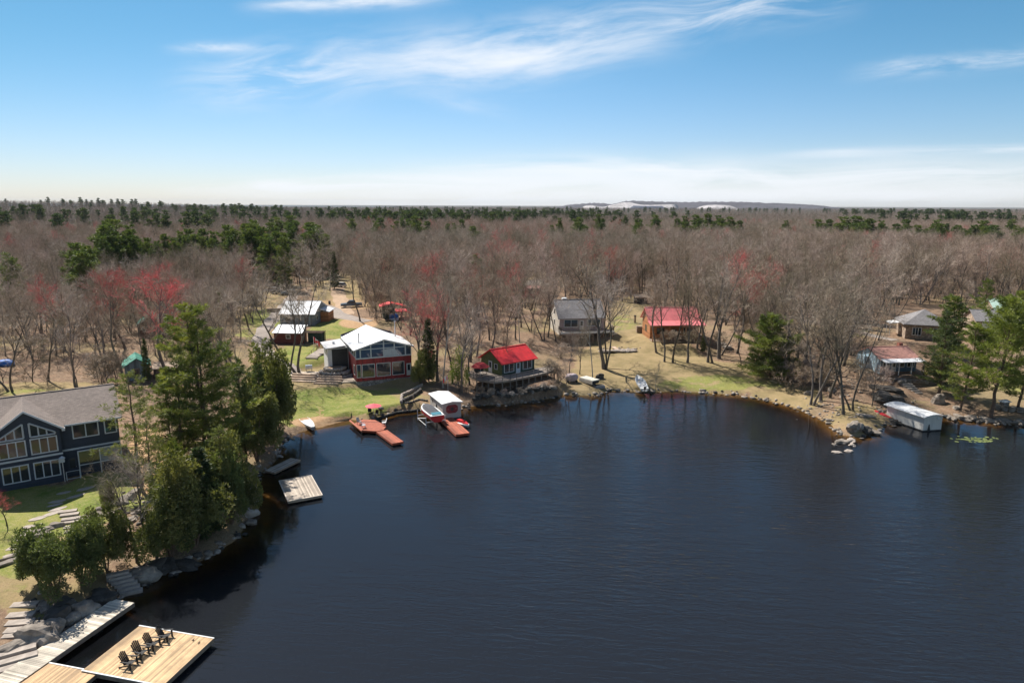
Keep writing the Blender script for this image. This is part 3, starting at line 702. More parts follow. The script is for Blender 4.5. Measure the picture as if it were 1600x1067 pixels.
SPARSE = [[(380, 640), (400, 510), (430, 480), (500, 455), (555, 450), (572, 500), (640, 520), (655, 600), (600, 680)],
          [(735, 640), (745, 580), (800, 545), (862, 520), (868, 470), (1010, 475), (1015, 490), (1120, 495), (1150, 560), (1270, 625), (1270, 660), (1000, 640)],
          [(-200, 1200), (-200, 605), (200, 605), (240, 590), (430, 600), (470, 700), (300, 1200)],
          [(1290, 710), (1300, 605), (1345, 540), (1390, 480), (1800, 470), (1800, 720)]]
rs = np.random.RandomState(5)
def scatter(ymin, ymax, step, jit=.48, side=.80, pad=20):
    out = []; y = ymin
    while y < ymax:
        half = side * y + pad; n = int(2 * half / step)
        for i in range(n):
            out.append((-half + (i + .5 + rs.uniform(-jit, jit)) * step, y + rs.uniform(-jit, jit) * step))
        y += step
    return np.array(out)
FARP = [(180, 343, 300, 2, 1.2), (205, 352, 310, 0, 1), (165, 358, 290, 1, 1), (120, 380, 240, 1, 1.3), (135, 385, 236, 2, 1), (10, 395, 230, 0, 1), (232, 372, 300, 1, .8), (258, 366, 320, 2, .9), (285, 362, 330, 0, 1), (298, 358, 330, 1, 1.1),
 (318, 358, 330, 2, 1), (335, 362, 320, 0, .8), (358, 352, 340, 1, 1.1), (385, 350, 330, 2, 1), (400, 344, 330, 0, 1.1), (412, 355, 310, 1, 1), (432, 362, 300, 2, .9), (437, 340, 450, 0, 1.2), (458, 337, 460, 1, 1.2),
 (485, 348, 350, 2, 1.3), (500, 352, 345, 0, 1), (552, 342, 460, 1, 1.1), (595, 341, 440, 2, 1.2), (630, 341, 460, 0, 1), (650, 338, 450, 1, 1.4), (668, 346, 430, 2, 1.1), (640, 342, 470, 1, 1), (700, 350, 430, 0, 1.1), (738, 354, 360, 2, 1.2), (748, 362, 350, 1, 1),
 (722, 343, 480, 2, 1), (874, 341, 450, 0, .9), (905, 340, 430, 2, 1.5), (933, 335, 520, 1, .9), (938, 350, 480, 3, 1), (975, 336, 620, 0, 1), (995, 342, 470, 2, 1.5), (990, 360, 380, 0, 1.1), (1022, 336, 520, 1, 1.3), (1055, 342, 480, 2, 1.2), (1068, 338, 490, 0, 1.3),
 (1085, 336, 490, 1, 1.3), (1102, 334, 500, 2, 1.3), (1120, 337, 500, 0, 1.4), (1138, 339, 490, 1, 1.3), (1152, 345, 480, 2, 1.2), (1225, 345, 500, 0, 1.1), (1275, 343, 540, 1, 1.3), (1290, 343, 550, 2, 1.2), (1315, 339, 470, 0, 1.6), (1335, 338, 470, 1, 1.6), (1352, 342, 460, 2, 1.4),
 (1330, 355, 430, 1, 1.3), (1372, 345, 500, 0, 1.2), (1395, 350, 470, 1, 1.2), (1410, 343, 520, 2, 1.2), (1430, 352, 450, 1, 1.2), (1457, 344, 430, 0, 1.3), (1475, 350, 450, 3, 1), (1492, 352, 430, 2, 1.2), (1515, 352, 440, 0, 1.3), (1530, 345, 440, 1, 1.4), (1548, 352, 420, 2, 1.4),
 (1560, 365, 400, 0, 1.2), (1590, 356, 420, 1, 1.5), (1575, 343, 560, 2, 1.2), (1345, 432, 205, 1, .7), (743, 398, 240, 0, .8), (590, 350, 420, 0, 1), (520, 395, 240, 3, 1), (455, 350, 360, 2, 1), (1580, 372, 380, 2, 1.1), (1505, 368, 400, 1, 1.1)]
FARP = [(a, b_, (D * .76 if a < 520 else D * .80 if a > 1270 else D * .9), k, w_ * (1.15 if a < 520 or a > 1270 else 1.05)) for a, b_, D, k, w_ in FARP]
for q in list(FARP):            # most stand in twos and threes
    if q[3] != 3 and (q[0] < 520 and q[0] > 110 or q[0] > 900): FARP.append((q[0] - ((q[0] * 5) % 17 - 8) * 1.6, q[1] + 9 + (q[0] % 9), q[2] - 14, (q[3] + 2) % 3, q[4]))
    if q[3] != 3 and (q[0] > 150 or q[0] < 100): FARP.append((q[0] + ((q[0] * 7) % 19 - 9) * 1.3, q[1] + 5 + (q[0] % 7), q[2] - 8, (q[3] + 1) % 3, q[4]))
FARXY = np.array([(ray(q[0], 400)[0] / ray(q[0], 400)[1] * q[2], q[2]) for q in FARP])
def near_pine(x, y):
    dx = FARXY[:, 0] - x; dy = FARXY[:, 1] - y
    return bool((((dx / 4.5) ** 2 + ((dy - 8) / 13.0) ** 2) < 1).any())
cand = scatter(88, 330, 5.4); cz = hgt(cand[:, 0], cand[:, 1]); cd = shore_dist(cand[:, 0], cand[:, 1])
near = []
for (x, y), z, d in zip(cand, cz, cd):
    if d < 3 or y < 60: continue
    px, py = proj(x, y, z)
    if px < -120 or px > 1720: continue
    if any(inpoly(px, py, p) for p in SPARSE): continue
    if 415 < px < 468 and 447 < py < 500: continue
    if 508 < px < 558 and 436 < py < 520: continue
    if 800 < px < 860 and 432 < py < 470: continue
    if 1000 < px < 1050 and 462 < py < 482: continue
    keep = 1.0
    if py > 468 and 560 < px < 860: keep = .62
    if 120 < px < 300 and py > 470: keep = .55
    if px <= 120 and py > 480: keep = .6
    if px > 1130 and py > 500: keep = .95
    if rs.rand() > keep: continue
    if any((x - a) ** 2 + (y - b_) ** 2 < 9 for a, b_ in occupied): continue
    if near_pine(x, y): continue
    near.append((x, y, z, px, py))
near.sort(key=lambda q: math.hypot(q[0], q[1]))
ZONES = [(80, 'wood at the left edge'), (160, 'wood behind the navy house'), (250, 'wood behind the green-roofed house'), (330, 'wood behind the tallest lakeside pine'), (420, 'wood left of the driveway'), (560, 'wood behind the white-roofed workshop'),
         (700, 'wood behind the red-roofed woodshed'), (860, 'wood behind the green cabin'), (1000, 'wood behind the grey-roofed house'),
         (1160, 'wood behind the log cabin'), (1330, 'wood behind the large green pine'), (1480, 'wood behind the stone house'), (9999, 'wood at the right edge')]
def zone(px): return next(t for lim, t in ZONES if px < lim)
def wood_h(x, y):
    a = x / np.maximum(y, 1)
    left = 1 - sstep((a + .42) / .16)
    return 16.6 + 1.2 * np.sin(x * .05) * np.cos(y * .04) - 3.0 * left - 3.4 * sstep((y - 230) / 80)
def hrow(x, y, pink=.5):
    return float(wood_h(np.array([x]), np.array([y]))[0]) + rs.uniform(-3.4, 3.2)
n_near = 300 - len(HAND)
for x, y, z, px, py in near[:n_near]:
    q = rs.rand() + .25 * math.sin(x * .03 + 1); h = hrow(x, y)
    k, S_, adj = ('p', BT_pink, 'pinkish') if q > .62 else ('b', BT_brown, 'grey-brown')
    if rs.rand() < .05: S_, adj = BT_red, 'red-budded'
    sz = 'short' if h < 14 else 'tall' if h > 16.6 else ''
    vv = rs.randint(len(S_)); form = ('straight', 'narrow-crowned', 'wide-crowned', 'high-branched', 'double-stemmed', 'leaning')[vv]
    where = 'deep in' if math.hypot(x, y) > 222 else 'inside' if math.hypot(x, y) > 185 else 'front of'
    plant(S_[vv], x, y, h, 15.0, rs.rand() * 6.28, 'bare_tree', ('%s %s %s tree, %s %s' % (sz, form, adj, where, zone(px))).strip(), 'tree', 'bare trees in the %s' % zone(px), z=z)
rest = near[n_near:]

# the rest of the leafless wood, thousands of trees, is one instanced mass
proto_col = bpy.data.collections.new('forest_trees')
def proto_obj(name, me): o = bpy.data.objects.new(name, me); proto_col.objects.link(o); return o
pr = []
for i, (t, c_) in enumerate(BARE):
    pr.append(merged('tree_a%d' % i, t, c_, M_bark, M_twig if i % 2 == 0 else M_twigp))
pr.append(merged('tree_ar', *BARE[2], M_bark, M_twigr))
MID = [normh(bare_tree(60 + i, 15.0, fork=.42, width=.42, limbs=6, tw=2.1), 15.0) for i in range(3)]
def thin(cr, k, g=np.random.RandomState(1)):     # fewer, thicker twigs for the far wood
    f = cr[1][1]; return (cr[0], [cr[1][0], f[g.rand(len(f)) < k]])
mid = [merged('tree_b%d' % i, t, thin(c_, .5), M_bark, [M_twig, M_twigp, M_twigp][i]) for i, (t, c_) in enumerate(MID)]
def instanced(name, meshes, pts, hs, rots, idxs, h0, kind='stuff', label=None, cat=None):
    col = bpy.data.collections.new(name + '_kinds')
    for i, me in enumerate(meshes):
        o = bpy.data.objects.new('%s_kind_%02d' % (name, i), me); col.objects.link(o)
    me = bpy.data.meshes.new(name); me.from_pydata([tuple(p) for p in pts], [], [])
    for nm, arr, ty in (('size', np.asarray(hs) / h0, 'FLOAT'), ('turn', rots, 'FLOAT'), ('pick', idxs, 'INT')):
        a = me.attributes.new(nm, ty, 'POINT'); a.data.foreach_set('value', np.asarray(arr, dtype=np.float32 if ty == 'FLOAT' else np.int32))
    o = bpy.data.objects.new(name, me); C.objects.link(o); tag(o, label, cat, kind=kind)
    ng = bpy.data.node_groups.new(name, 'GeometryNodeTree'); ng.interface.new_socket('Geometry', in_out='INPUT', socket_type='NodeSocketGeometry'); ng.interface.new_socket('Geometry', in_out='OUTPUT', socket_type='NodeSocketGeometry')
    n = ng.nodes; gi = n.new('NodeGroupInput'); go = n.new('NodeGroupOutput'); m2p = n.new('GeometryNodeMeshToPoints'); iop = n.new('GeometryNodeInstanceOnPoints'); ci = n.new('GeometryNodeCollectionInfo')
    ci.inputs['Collection'].default_value = col; ci.inputs['Separate Children'].default_value = True; ci.inputs['Reset Children'].default_value = True
    iop.inputs['Pick Instance'].default_value = True
    def attr(nm, ty):
        a = n.new('GeometryNodeInputNamedAttribute'); a.data_type = ty; a.inputs['Name'].default_value = nm; return a.outputs['Attribute']
    cx = n.new('ShaderNodeCombineXYZ'); l = ng.links
    l.new(attr('turn', 'FLOAT'), cx.inputs[2]); l.new(gi.outputs[0], m2p.inputs[0]); l.new(m2p.outputs[0], iop.inputs['Points']); l.new(ci.outputs[0], iop.inputs['Instance'])
    l.new(attr('pick', 'INT'), iop.inputs['Instance Index']); l.new(cx.outputs[0], iop.inputs['Rotation']); l.new(attr('size', 'FLOAT'), iop.inputs['Scale']); l.new(iop.outputs[0], go.inputs[0])
    md = o.modifiers.new('instances', 'NODES'); md.node_group = ng
    return o
far1 = scatter(330, 620, 6.4, side=.80, pad=15); far1 = np.array([p for p in far1 if not near_pine(*p)]); far2 = scatter(620, 1500, 10.5, side=.79, pad=10); far3 = scatter(1500, 4200, 27, side=.78, pad=10)
fa = [(x, y, gz(x, y)) for x, y in [(q[0], q[1]) for q in rest]]
f1z = hgt(far1[:, 0], far1[:, 1]); f2z = hgt(far2[:, 0], far2[:, 1]); f3z = hgt(far3[:, 0], far3[:, 1])
def pink_field(x, y): return np.sin(x * .018 + 2) * np.cos(y * .013) + .5 * np.sin(x * .05 + y * .03)
A1 = np.vstack([np.array(fa).reshape(-1, 3), np.column_stack([far1, f1z])])
ht = wood_h(A1[:, 0], A1[:, 1]) + rs.uniform(-3.4, 3.4, len(A1))
pk_ = np.where(pink_field(A1[:, 0], A1[:, 1]) + rs.normal(0, .5, len(A1)) > .2, rs.randint(0, 3, len(A1)) * 2 + 1, rs.randint(0, 3, len(A1)) * 2)
pk_ = np.where(rs.rand(len(A1)) < .04, 6, pk_)
instanced('leafless_wood', pr, A1, ht, rs.rand(len(A1)) * 6.28, pk_, 15.0, label='endless grey-brown leafless wood filling the land behind the houses', cat='wood')
A2 = np.vstack([np.column_stack([far2, f2z]), np.column_stack([far3, f3z])])
sz = rs.uniform(10.5, 15.5, len(A2))
instanced('distant_leafless_wood', mid, A2, sz, rs.rand(len(A2)) * 6.28, rs.randint(0, 3, len(A2)), 15.0, label='purplish distant leafless wood reaching to the skyline', cat='wood')

U = []; 
for x, y in scatter(100, 330, 3.4, side=.80, pad=10):
    d_ = math.hypot(x, y)
    if rs.rand() > (.7 if d_ > 165 else .3): continue
    U.append((x, y))
U = np.array(U); uz = hgt(U[:, 0], U[:, 1]); ud = shore_dist(U[:, 0], U[:, 1]); keep = []
for i in range(len(U)):
    px, py = proj(U[i, 0], U[i, 1], uz[i]); bad = ud[i] < 6 or any(inpoly(px, py, p) for p in SPARSE) or (415 < px < 468 and 447 < py < 500) or (505 < px < 562 and 436 < py < 520) or (800 < px < 870 and 432 < py < 475)
    if py > 478 and 560 < px < 900 and rs.rand() < .35: bad = True
    keep.append(not bad)
U, uz = U[keep], uz[keep]
sap = [merged('sapling%d' % i, *normh(bare_tree(80 + i, 5.0, fork=.10, width=.42, limbs=9, tw=1.1), 5.0), M_bark, [M_twig, M_twigp][i]) for i in range(2)]
instanced('undergrowth', sap, np.column_stack([U, uz]), rs.uniform(2.5, 8.5, len(U)), rs.rand(len(U)) * 6.28, rs.randint(0, 2, len(U)), 5.0, label='thin leafless saplings and brush filling the wood under the trees', cat='undergrowth')
# ------------------------------------------------------------------ evergreens
PN = {}
def pine_set(key, seeds, mc, mb=M_barkp, H=18.0, **k):
    PN[key] = ([tree_meshes('pine_' + key, *normh(pine_tree(s, H=H, **k), H), mb, mc) for s in seeds], H)
pine_set('tall', (1, 2), M_pine, H=19.0, base=.12, rad=5.2, dens=1.35, n=10, L=.46, w=.031, step=.80, gap=.14)
pine_set('dark', (3,), M_pined, H=19.0, base=.14, rad=3.8, dens=1.3, n=10, L=.44, w=.030, step=.75, gap=.12)
pine_set('open', (4, 5), M_pineo, H=14.0, base=.22, rad=3.3, dens=.75, n=10, L=.40, w=.026, gap=.25, spread=.6, step=.7)
M_piney = foliage('pine_needles_yellow', (0.11, 0.15, 0.035), (0.23, 0.27, 0.06))
pine_set('spread', (6,), M_piney, H=16.0, base=.24, rad=6.4, dens=1.7, n=10, L=.46, w=.032, step=.8, gap=.15, droop=-.25)
pine_set('young', (7, 8), M_pine, H=8.0, base=.03, rad=3.9, dens=2.3, n=9, L=.34, w=.028, step=.42)
M_pineb = foliage('pine_needles_mid', (0.070, 0.105, 0.034), (0.165, 0.20, 0.06))
pine_set('back', (9, 10, 11), M_pineb, H=17.0, base=.12, rad=4.0, dens=1.0, n=6, L=.75, w=.085, step=1.0)
pine_set('spire', (12,), M_pined, H=14.0, base=.05, rad=2.2, dens=1.2, n=7, L=.45, w=.06, shape='cone', step=.55)
def put_pine(px, py, top, key, label, v=0, rz=None, wide=1.0, name='pine_tree', cat='pine tree', group=None, tilt=0):
    x, y, z = gr(px, py); h = ytop_height(x, y, z, top); S_, H0 = PN[key]
    return plant(S_[v % len(S_)], x, y, h, H0, (px * 1.7) % 6.28 if rz is None else rz, name, label, cat, group, z=z, wide=wide, tilt=tilt)
put_pine(342, 742, 474, 'tall', 'tallest and broadest bright green pine on the left shore', 0, wide=1.22, tilt=4)
put_pine(326, 738, 500, 'tall', 'tall green pine standing left against the broadest lakeside pine', 1, wide=1.1, tilt=2)
put_pine(384, 722, 560, 'dark', 'dark green pine leaning over the water by the floating docks', 0, wide=1.15)
put_pine(290, 745, 555, 'open', 'loose yellow-green pine between the tallest pine and the sparse one', 1, wide=1.1)
put_pine(268, 738, 575, 'tall', 'green pine with pale trunk over the brown litter slope', 1, wide=.8)
put_pine(222, 768, 583, 'open', 'sparse olive pine with grey dead limbs in front of the navy house', 0, wide=1.2)
put_pine(242, 800, 640, 'open', 'second sparse pine right of the olive pine with dead limbs', 1, wide=.95)
put_pine(322, 470 + 20, 444, 'spire', 'small dark spruce top behind the tallest lakeside pine', 0)
put_pine(352, 498, 448, 'back', 'bushy dark pine behind the tallest lakeside pine', 1)
put_pine(232, 598, 530, 'spire', 'narrow green cedar beside the green-roofed shed', 0, wide=.7)
put_pine(1203, 590, 492, 'young', 'large bright green bushy pine alone on the lawn edge right of the log cabin', 0, wide=1.28)
put_pine(1466, 615, 486, 'dark', 'dark full pine between the cottage and the stone house', 0, wide=1.5)
put_pine(1500, 640, 505, 'tall', 'bright green pine with a pale trunk behind the shore boulder', 0, wide=1.15)
put_pine(1548, 656, 466, 'spread', 'broad leaning pine with spreading limbs on the right shore', 0, wide=1.15, tilt=4)
put_pine(1590, 640, 478, 'tall', 'bright green pine cut by the right edge of the picture', 1)
put_pine(1480, 560, 462, 'back', 'dark round pine beside the stone house roof', 1, wide=1.35)
put_pine(1530, 520, 436, 'tall', 'light green pine behind the pale green roof', 0)
put_pine(1580, 560, 455, 'spread', 'green pine behind the broad leaning pine', 0)
put_pine(1098, 552, 520, 'spire', 'low dark fir under the bare trees right of the log cabin', 0)
put_pine(670, 597, 500, 'spire', 'narrow cedar climbing the trunk right of the white-roofed house', 0, wide=.9)
put_pine(1255, 480, 445, 'spire', 'thin yellowish spruce in the bare wood behind the large green pine', 0)
# pines standing in the far wood: px, row of the top, distance, kind, width
for i, (px, pt, D, k, wd_) in enumerate(FARP):
    r_ = ray(px, 400); x = r_[0] / r_[1] * D; z = gz(x, D); h = ytop_height(x, D, z, pt)
    S_, H0 = PN['spire'] if k == 3 else PN['back']
    plant(S_[k % len(S_)], x, D, h, H0, i * 2.1, 'pine_tree', '%s green pine above the %s' % ('dark' if k != 3 else 'narrow', zone(px)), 'pine tree', 'far pines above the %s' % zone(px), z=z, wide=wd_ * .95)
# evergreens too far to tell apart: patches of the skyline
bp = [merged('far_pine%d' % i, *pine_tree(70 + i, H=16.0, base=.15, rad=4.2, dens=.5, n=4, L=1.2, w=.30, step=1.6), M_barkp, M_pined) for i in range(2)]
pts = []
for (cx, D, sx, sy, n) in [(-470, 760, 110, 60, 60), (-330, 1250, 200, 100, 60), (-80, 640, 60, 30, 36), (-130, 900, 120, 100, 130), (20, 1100, 110, 160, 80), (-560, 1300, 60, 40, 26), (-900, 1500, 80, 60, 26), (760, 1300, 70, 40, 60),
                           (1100, 2400, 300, 200, 60), (0, 2600, 500, 200, 90), (560, 800, 60, 40, 50), (-260, 520, 50, 30, 16)]:
    for _ in range(n):
        x = rs.normal(cx, sx); y = rs.normal(D, sy)
        if y > 420 and abs(x) < y * .85: pts.append((x, y, gz(x, y)))
pts = np.array(pts)
instanced('distant_pines', bp, pts, rs.uniform(15, 21, len(pts)), rs.rand(len(pts)) * 6.28, rs.randint(0, 2, len(pts)), 16.0, label='dark green evergreen patches of the distant wood', cat='wood')
# cedars and bushes of the near left bank
CED = [tree_meshes('cedar', *bush(s, 2.0, 2.0, 3.2, 5200, .085), M_barkp, M_cedar) for s in (1, 2)]
CEDG = [tree_meshes('cedar', *bush(s, 2.0, 2.0, 3.2, 5200, .085), M_barkp, M_pineo) for s in (3,)]
YB = [tree_meshes('young_bush', *bush(5, 1.6, 1.6, 3.2, 1500, .08), M_bark, M_yel)]
def put_bush(px, py, top, S_, wide, label, name='cedar_bush', cat='bush', group=None):
    x, y, z = gr(px, py); h = ytop_height(x, y, z, top)
    return plant(S_[int(px) % len(S_)], x, y, h, 3.6, px * .7, name, label, cat, group, z=z, wide=wide, crown='foliage', trunk='stems')
put_bush(88, 930, 846, CEDG, .95, 'big olive green cedar bush at the bottom left above the boardwalk')
put_bush(128, 914, 836, CEDG, .9, 'rounded cedar bush in the middle of the near hedge over the boardwalk')
put_bush(168, 895, 820, CED, .85, 'dark cedar bush left of the stone steps into the water')
put_bush(62, 912, 868, CEDG, .9, 'yellowish low bush at the left end of the near hedge')
put_bush(268, 872, 785, CED, 1.0, 'cedar bush overhanging the water right of the teal canoe')
put_bush(305, 855, 750, CED, 1.0, 'tall dark cedar over the water below the pines')
put_bush(335, 835, 740, CEDG, .85, 'cedar bush behind the tall one over the water')
put_bush(362, 818, 720, CED, .8, 'cedar at the right end of the overhanging hedge')
put_pine(318, 842, 700, 'spire', 'spire-topped evergreen standing in the overhanging hedge', 0, wide=1.6)
put_pine(355, 815, 668, 'open', 'loose young pine at the right of the overhanging hedge', 0, wide=1.1)
put_pine(280, 800, 690, 'young', 'young bushy pine at the back of the near hedge', 1, wide=.6)
put_pine(412, 705, 570, 'dark', 'dark pine nearest the beach behind the small floating dock', 0, wide=1.1)
put_bush(285, 825, 745, CEDG, 1.0, 'pale green cedar among the pines above the hedge')
put_bush(420, 690, 580, CED, .62, 'slim rounded cedar at the edge of the sandy beach')
put_bush(437, 672, 590, CED, .5, 'small cedar beside the white rowboat')
put_bush(402, 722, 640, CED, .8, 'cedar behind the small floating dock')
put_bush(172, 810, 765, CEDG, .45, 'thin young evergreen on the lawn of the navy house')
put_bush(662, 601, 562, CED, .8, 'round green bush at the right corner of the white-roofed house')
put_bush(718, 612, 566, YB, .7, 'fresh yellow-green bush left of the cabin deck', 'leafy_bush')
put_bush(1466, 602, 560, CED, .9, 'dark shrub right of the cottage', 'leafy_bush')
for i, (px, py, top, v) in enumerate([(745, 600, 575, 0), (775, 535, 515, 1), (858, 588, 560, 1), (872, 600, 572, 0), (880, 560, 535, 1), (830, 545, 528, 0), (1245, 612, 570, 0), (1262, 600, 560, 0), (1232, 600, 565, 0), (1300, 602, 565, 1),
        (1350, 612, 580, 0), (1335, 590, 560, 1), (1380, 600, 572, 0), (700, 560, 530, 0), (730, 545, 520, 1), (752, 580, 550, 0), (690, 520, 495, 0), (1160, 520, 490, 0), (1185, 510, 480, 1), (1290, 560, 520, 0), (1325, 545, 510, 0), (60, 560, 520, 1), (150, 600, 550, 1), (180, 605, 545, 1), (100, 545, 510, 0), (1075, 540, 515, 1), (1050, 538, 515, 1), (752, 618, 604, 0), (768, 621, 606, 1), (790, 622, 606, 0), (812, 620, 604, 1), (835, 617, 600, 0), (850, 613, 596, 1), (868, 612, 592, 0), (1090, 536, 508, 0), (1035, 540, 515, 0), (1120, 545, 515, 1)]):
    x, y, z = gr(px, py); h = ytop_height(x, y, z, top)
    plant(SHRUB[v], x, y, h, 3.0, i * 1.3, 'shrub', 'leafless %s shrub on the %s' % ('pinkish' if v == 0 else 'grey', zone(px).replace('wood ', 'ground ')), 'shrub', 'leafless shrubs on the %s' % zone(px).replace('wood ', 'ground '), z=z, wide=1.3, trunk='stems', crown='twigs')

# ------------------------------------------------------------------ building helpers
M_navy = mat('navy_siding', (0.032, 0.048, 0.082), 0.65, 0.12, 2.0, 0.35, pattern='siding', pk=0.15, axis='Z')
M_shing = mat('brown_shingles', (0.235, 0.19, 0.165), 0.9, 0.15, 3.0, 0.3, pattern='shingle')
M_shingg = mat('grey_shingles', (0.25, 0.235, 0.235), 0.9, 0.15, 3.0, 0.3, pattern='shingle')
M_shingp = mat('faded_red_shingles', (0.46, 0.235, 0.19), 0.9, 0.2, 2.0, 0.3, pattern='shingle')
M_rwhite = mat('white_roof', (0.74, 0.745, 0.76), 0.5, 0.07, 0.7, 0.15, pattern='ribs', pk=0.45, axis='X')
M_rwhitey = mat('white_roof_ribs', (0.76, 0.755, 0.75), 0.5, 0.07, 0.7, 0.15, pattern='ribs', pk=0.45, axis='Y')
M_rred = mat('red_metal_roof', (0.70, 0.03, 0.032), 0.5, 0.22, 1.2, 0.25, pattern='ribs', pk=0.40, axis='X', spec=0.5)
M_rred_sky = mat('red_metal_roof_sky_sheen', (0.74, 0.20, 0.20), 0.40, 0.12, 0.8, 0.25, pattern='ribs', pk=0.40, axis='X', spec=0.6)  # sky reflection is painted into this red as a paler base colour
M_rgreen = mat('green_metal_roof', (0.10, 0.33, 0.25), 0.5, 0.12, 0.8, 0.25, pattern='ribs', pk=0.40, axis='X')
M_rpgreen = mat('pale_green_roof', (0.45, 0.60, 0.50), 0.5, 0.12, 0.8, 0.2, pattern='ribs', pk=0.40, axis='X')
M_redwall = mat('red_boards', (0.30, 0.035, 0.035), 0.7, 0.2, 2.0, 0.3, pattern='planks', pk=0.25, axis='X')
M_maroon = mat('maroon_boards', (0.13, 0.035, 0.028), 0.75, 0.25, 2.0, 0.3, pattern='siding', pk=0.18, axis='Z')
M_bluegrey = mat('bluegrey_siding', (0.20, 0.25, 0.28), 0.7, 0.12, 2.0, 0.3, pattern='planks', pk=0.35, axis='X')
M_greenwall = mat('green_boards', (0.125, 0.15, 0.055), 0.8, 0.3, 3.0, 0.3, pattern='siding', pk=0.20, axis='Z')
M_greendk = mat('dark_green_boards', (0.03, 0.06, 0.05), 0.8, 0.3, 3.0, 0.3, pattern='siding', pk=0.20, axis='Z')
M_cream = mat('cream_siding', (0.62, 0.57, 0.50), 0.75, 0.1, 2.0, 0.25, pattern='siding', pk=0.15, axis='Z')
M_pinksid = mat('pinkgrey_siding', (0.42, 0.32, 0.31), 0.75, 0.1, 2.0, 0.25, pattern='siding', pk=0.15, axis='Z')
M_log = mat('orange_logs', (0.40, 0.17, 0.07), 0.75, 0.25, 2.0, 0.6, pattern='logs', pk=0.26, axis='Z')
M_beige = mat('beige_metal', (0.58, 0.54, 0.49), 0.6, 0.08, 1.0, 0.15, pattern='ribs', pk=0.30, axis='Y')
M_beigex = mat('beige_metal_x', (0.70, 0.67, 0.62), 0.6, 0.08, 1.0, 0.15, pattern='ribs', pk=0.30, axis='X')
M_fstone = mat('field_stone', (0.32, 0.29, 0.27), 0.9, 0.25, 1.5, 0.8, pattern='stone', pk=0.45)
M_brick = mat('tan_stone_wall', (0.42, 0.32, 0.24), 0.9, 0.25, 1.5, 0.6, pattern='stone', pk=0.28)
M_blue = mat('blue_siding', (0.09, 0.17, 0.26), 0.7, 0.12, 2.0, 0.3, pattern='siding', pk=0.15, axis='Z')
M_lblue = mat('pale_blue_boards', (0.42, 0.55, 0.62), 0.7, 0.12, 2.0, 0.3, pattern='planks', pk=0.25, axis='Y')
M_wgrey = mat('weathered_boards', (0.27, 0.225, 0.19), 0.85, 0.25, 2.5, 0.3, pattern='planks', pk=0.18, axis='X')
M_wbrown = mat('brown_boards', (0.17, 0.115, 0.09), 0.85, 0.25, 2.5, 0.3, pattern='planks', pk=0.2, axis='X')
M_curtain = mat('white_curtain', (0.58, 0.60, 0.63), 0.9, 0.15, 3.0, 0.2, pattern='ribs', pk=0.12, axis='X')
M_red = mat('red_paint', (0.60, 0.03, 0.035), 0.4, 0.1, 2.0)
M_pinkcl = mat('red_canvas', (0.72, 0.13, 0.16), 0.8, 0.1, 2.0)
M_teal = mat('teal_paint', (0.05, 0.36, 0.36), 0.4, 0.15, 2.0)
M_bluecl = mat('blue_tarp', (0.03, 0.14, 0.45), 0.6, 0.2, 2.0)
M_earth = mat('bare_earth', (0.36, 0.24, 0.15), 0.95, 0.3, 2.0, 0.5)

def window(root, x, z, w, h, nx=1, ny=1, T=None, trim=None, y=0.0, t=0.09, name='window', glass=None):
    trim = trim or M_white; base = (T or Matrix.Identity(4)) @ Matrix.Translation((x, y, z))
    m = MB(base); m.box(-t, w + t, -.05, -.003, -t, 0).box(-t, w + t, -.05, -.003, h, h + t).box(-t, 0, -.05, -.003, 0, h).box(w, w + t, -.05, -.003, 0, h)
    for i in range(1, nx): m.box(w * i / nx - t / 2.2, w * i / nx + t / 2.2, -.045, -.008, 0, h)
    for i in range(1, ny): m.box(0, w, -.042, -.010, h * i / ny - t / 3, h * i / ny + t / 3)
    o = m.build(name, trim, root); MB(base).box(0, w, -.016, -.006, 0, h).build('pane', glass or M_glass, o); return o
def poly_window(root, pts, bars, T=None, trim=None, t=.09):
    """window with a sloping head: pts as (x,z), bars at given x"""
    m = MB(T)
    P_ = [Vector((x, -.03, z)) for x, z in pts]
    for a, b_ in zip(P_, P_[1:] + P_[:1]): m.bar(a, b_, t)
    for bx_ in bars:
        zs = []
        for (x1, z1), (x2, z2) in zip(pts, pts[1:] + pts[:1]):
            if (x1 - bx_) * (x2 - bx_) < 0: zs.append(z1 + (z2 - z1) * (bx_ - x1) / (x2 - x1))
        if len(zs) == 2: m.bar((bx_, -.03, min(zs)), (bx_, -.03, max(zs)), t * .8)
    o = m.build('window', trim or M_white, root); MB(T).slab([(x, -.010, z) for x, z in pts], .008, (0, 1, 0)).build('pane', M_glass, o); return o
def door(root, x, z, w, h, T=None, m=None, glazed=True, y=0.0):
    base = (T or Matrix.Identity(4)) @ Matrix.Translation((x, y, z)); m = m or M_white
    o = MB(base).box(0, w, -.07, -.003, 0, h).build('door', m, root)
    if glazed: MB(base).box(w * .22, w * .78, -.078, -.0705, h * .42, h * .9).build('pane', M_glass, o)
    MB(base).box(w * .84, w * .9, -.12, -.0705, h * .46, h * .49).build('handle', M_steel, o); return o
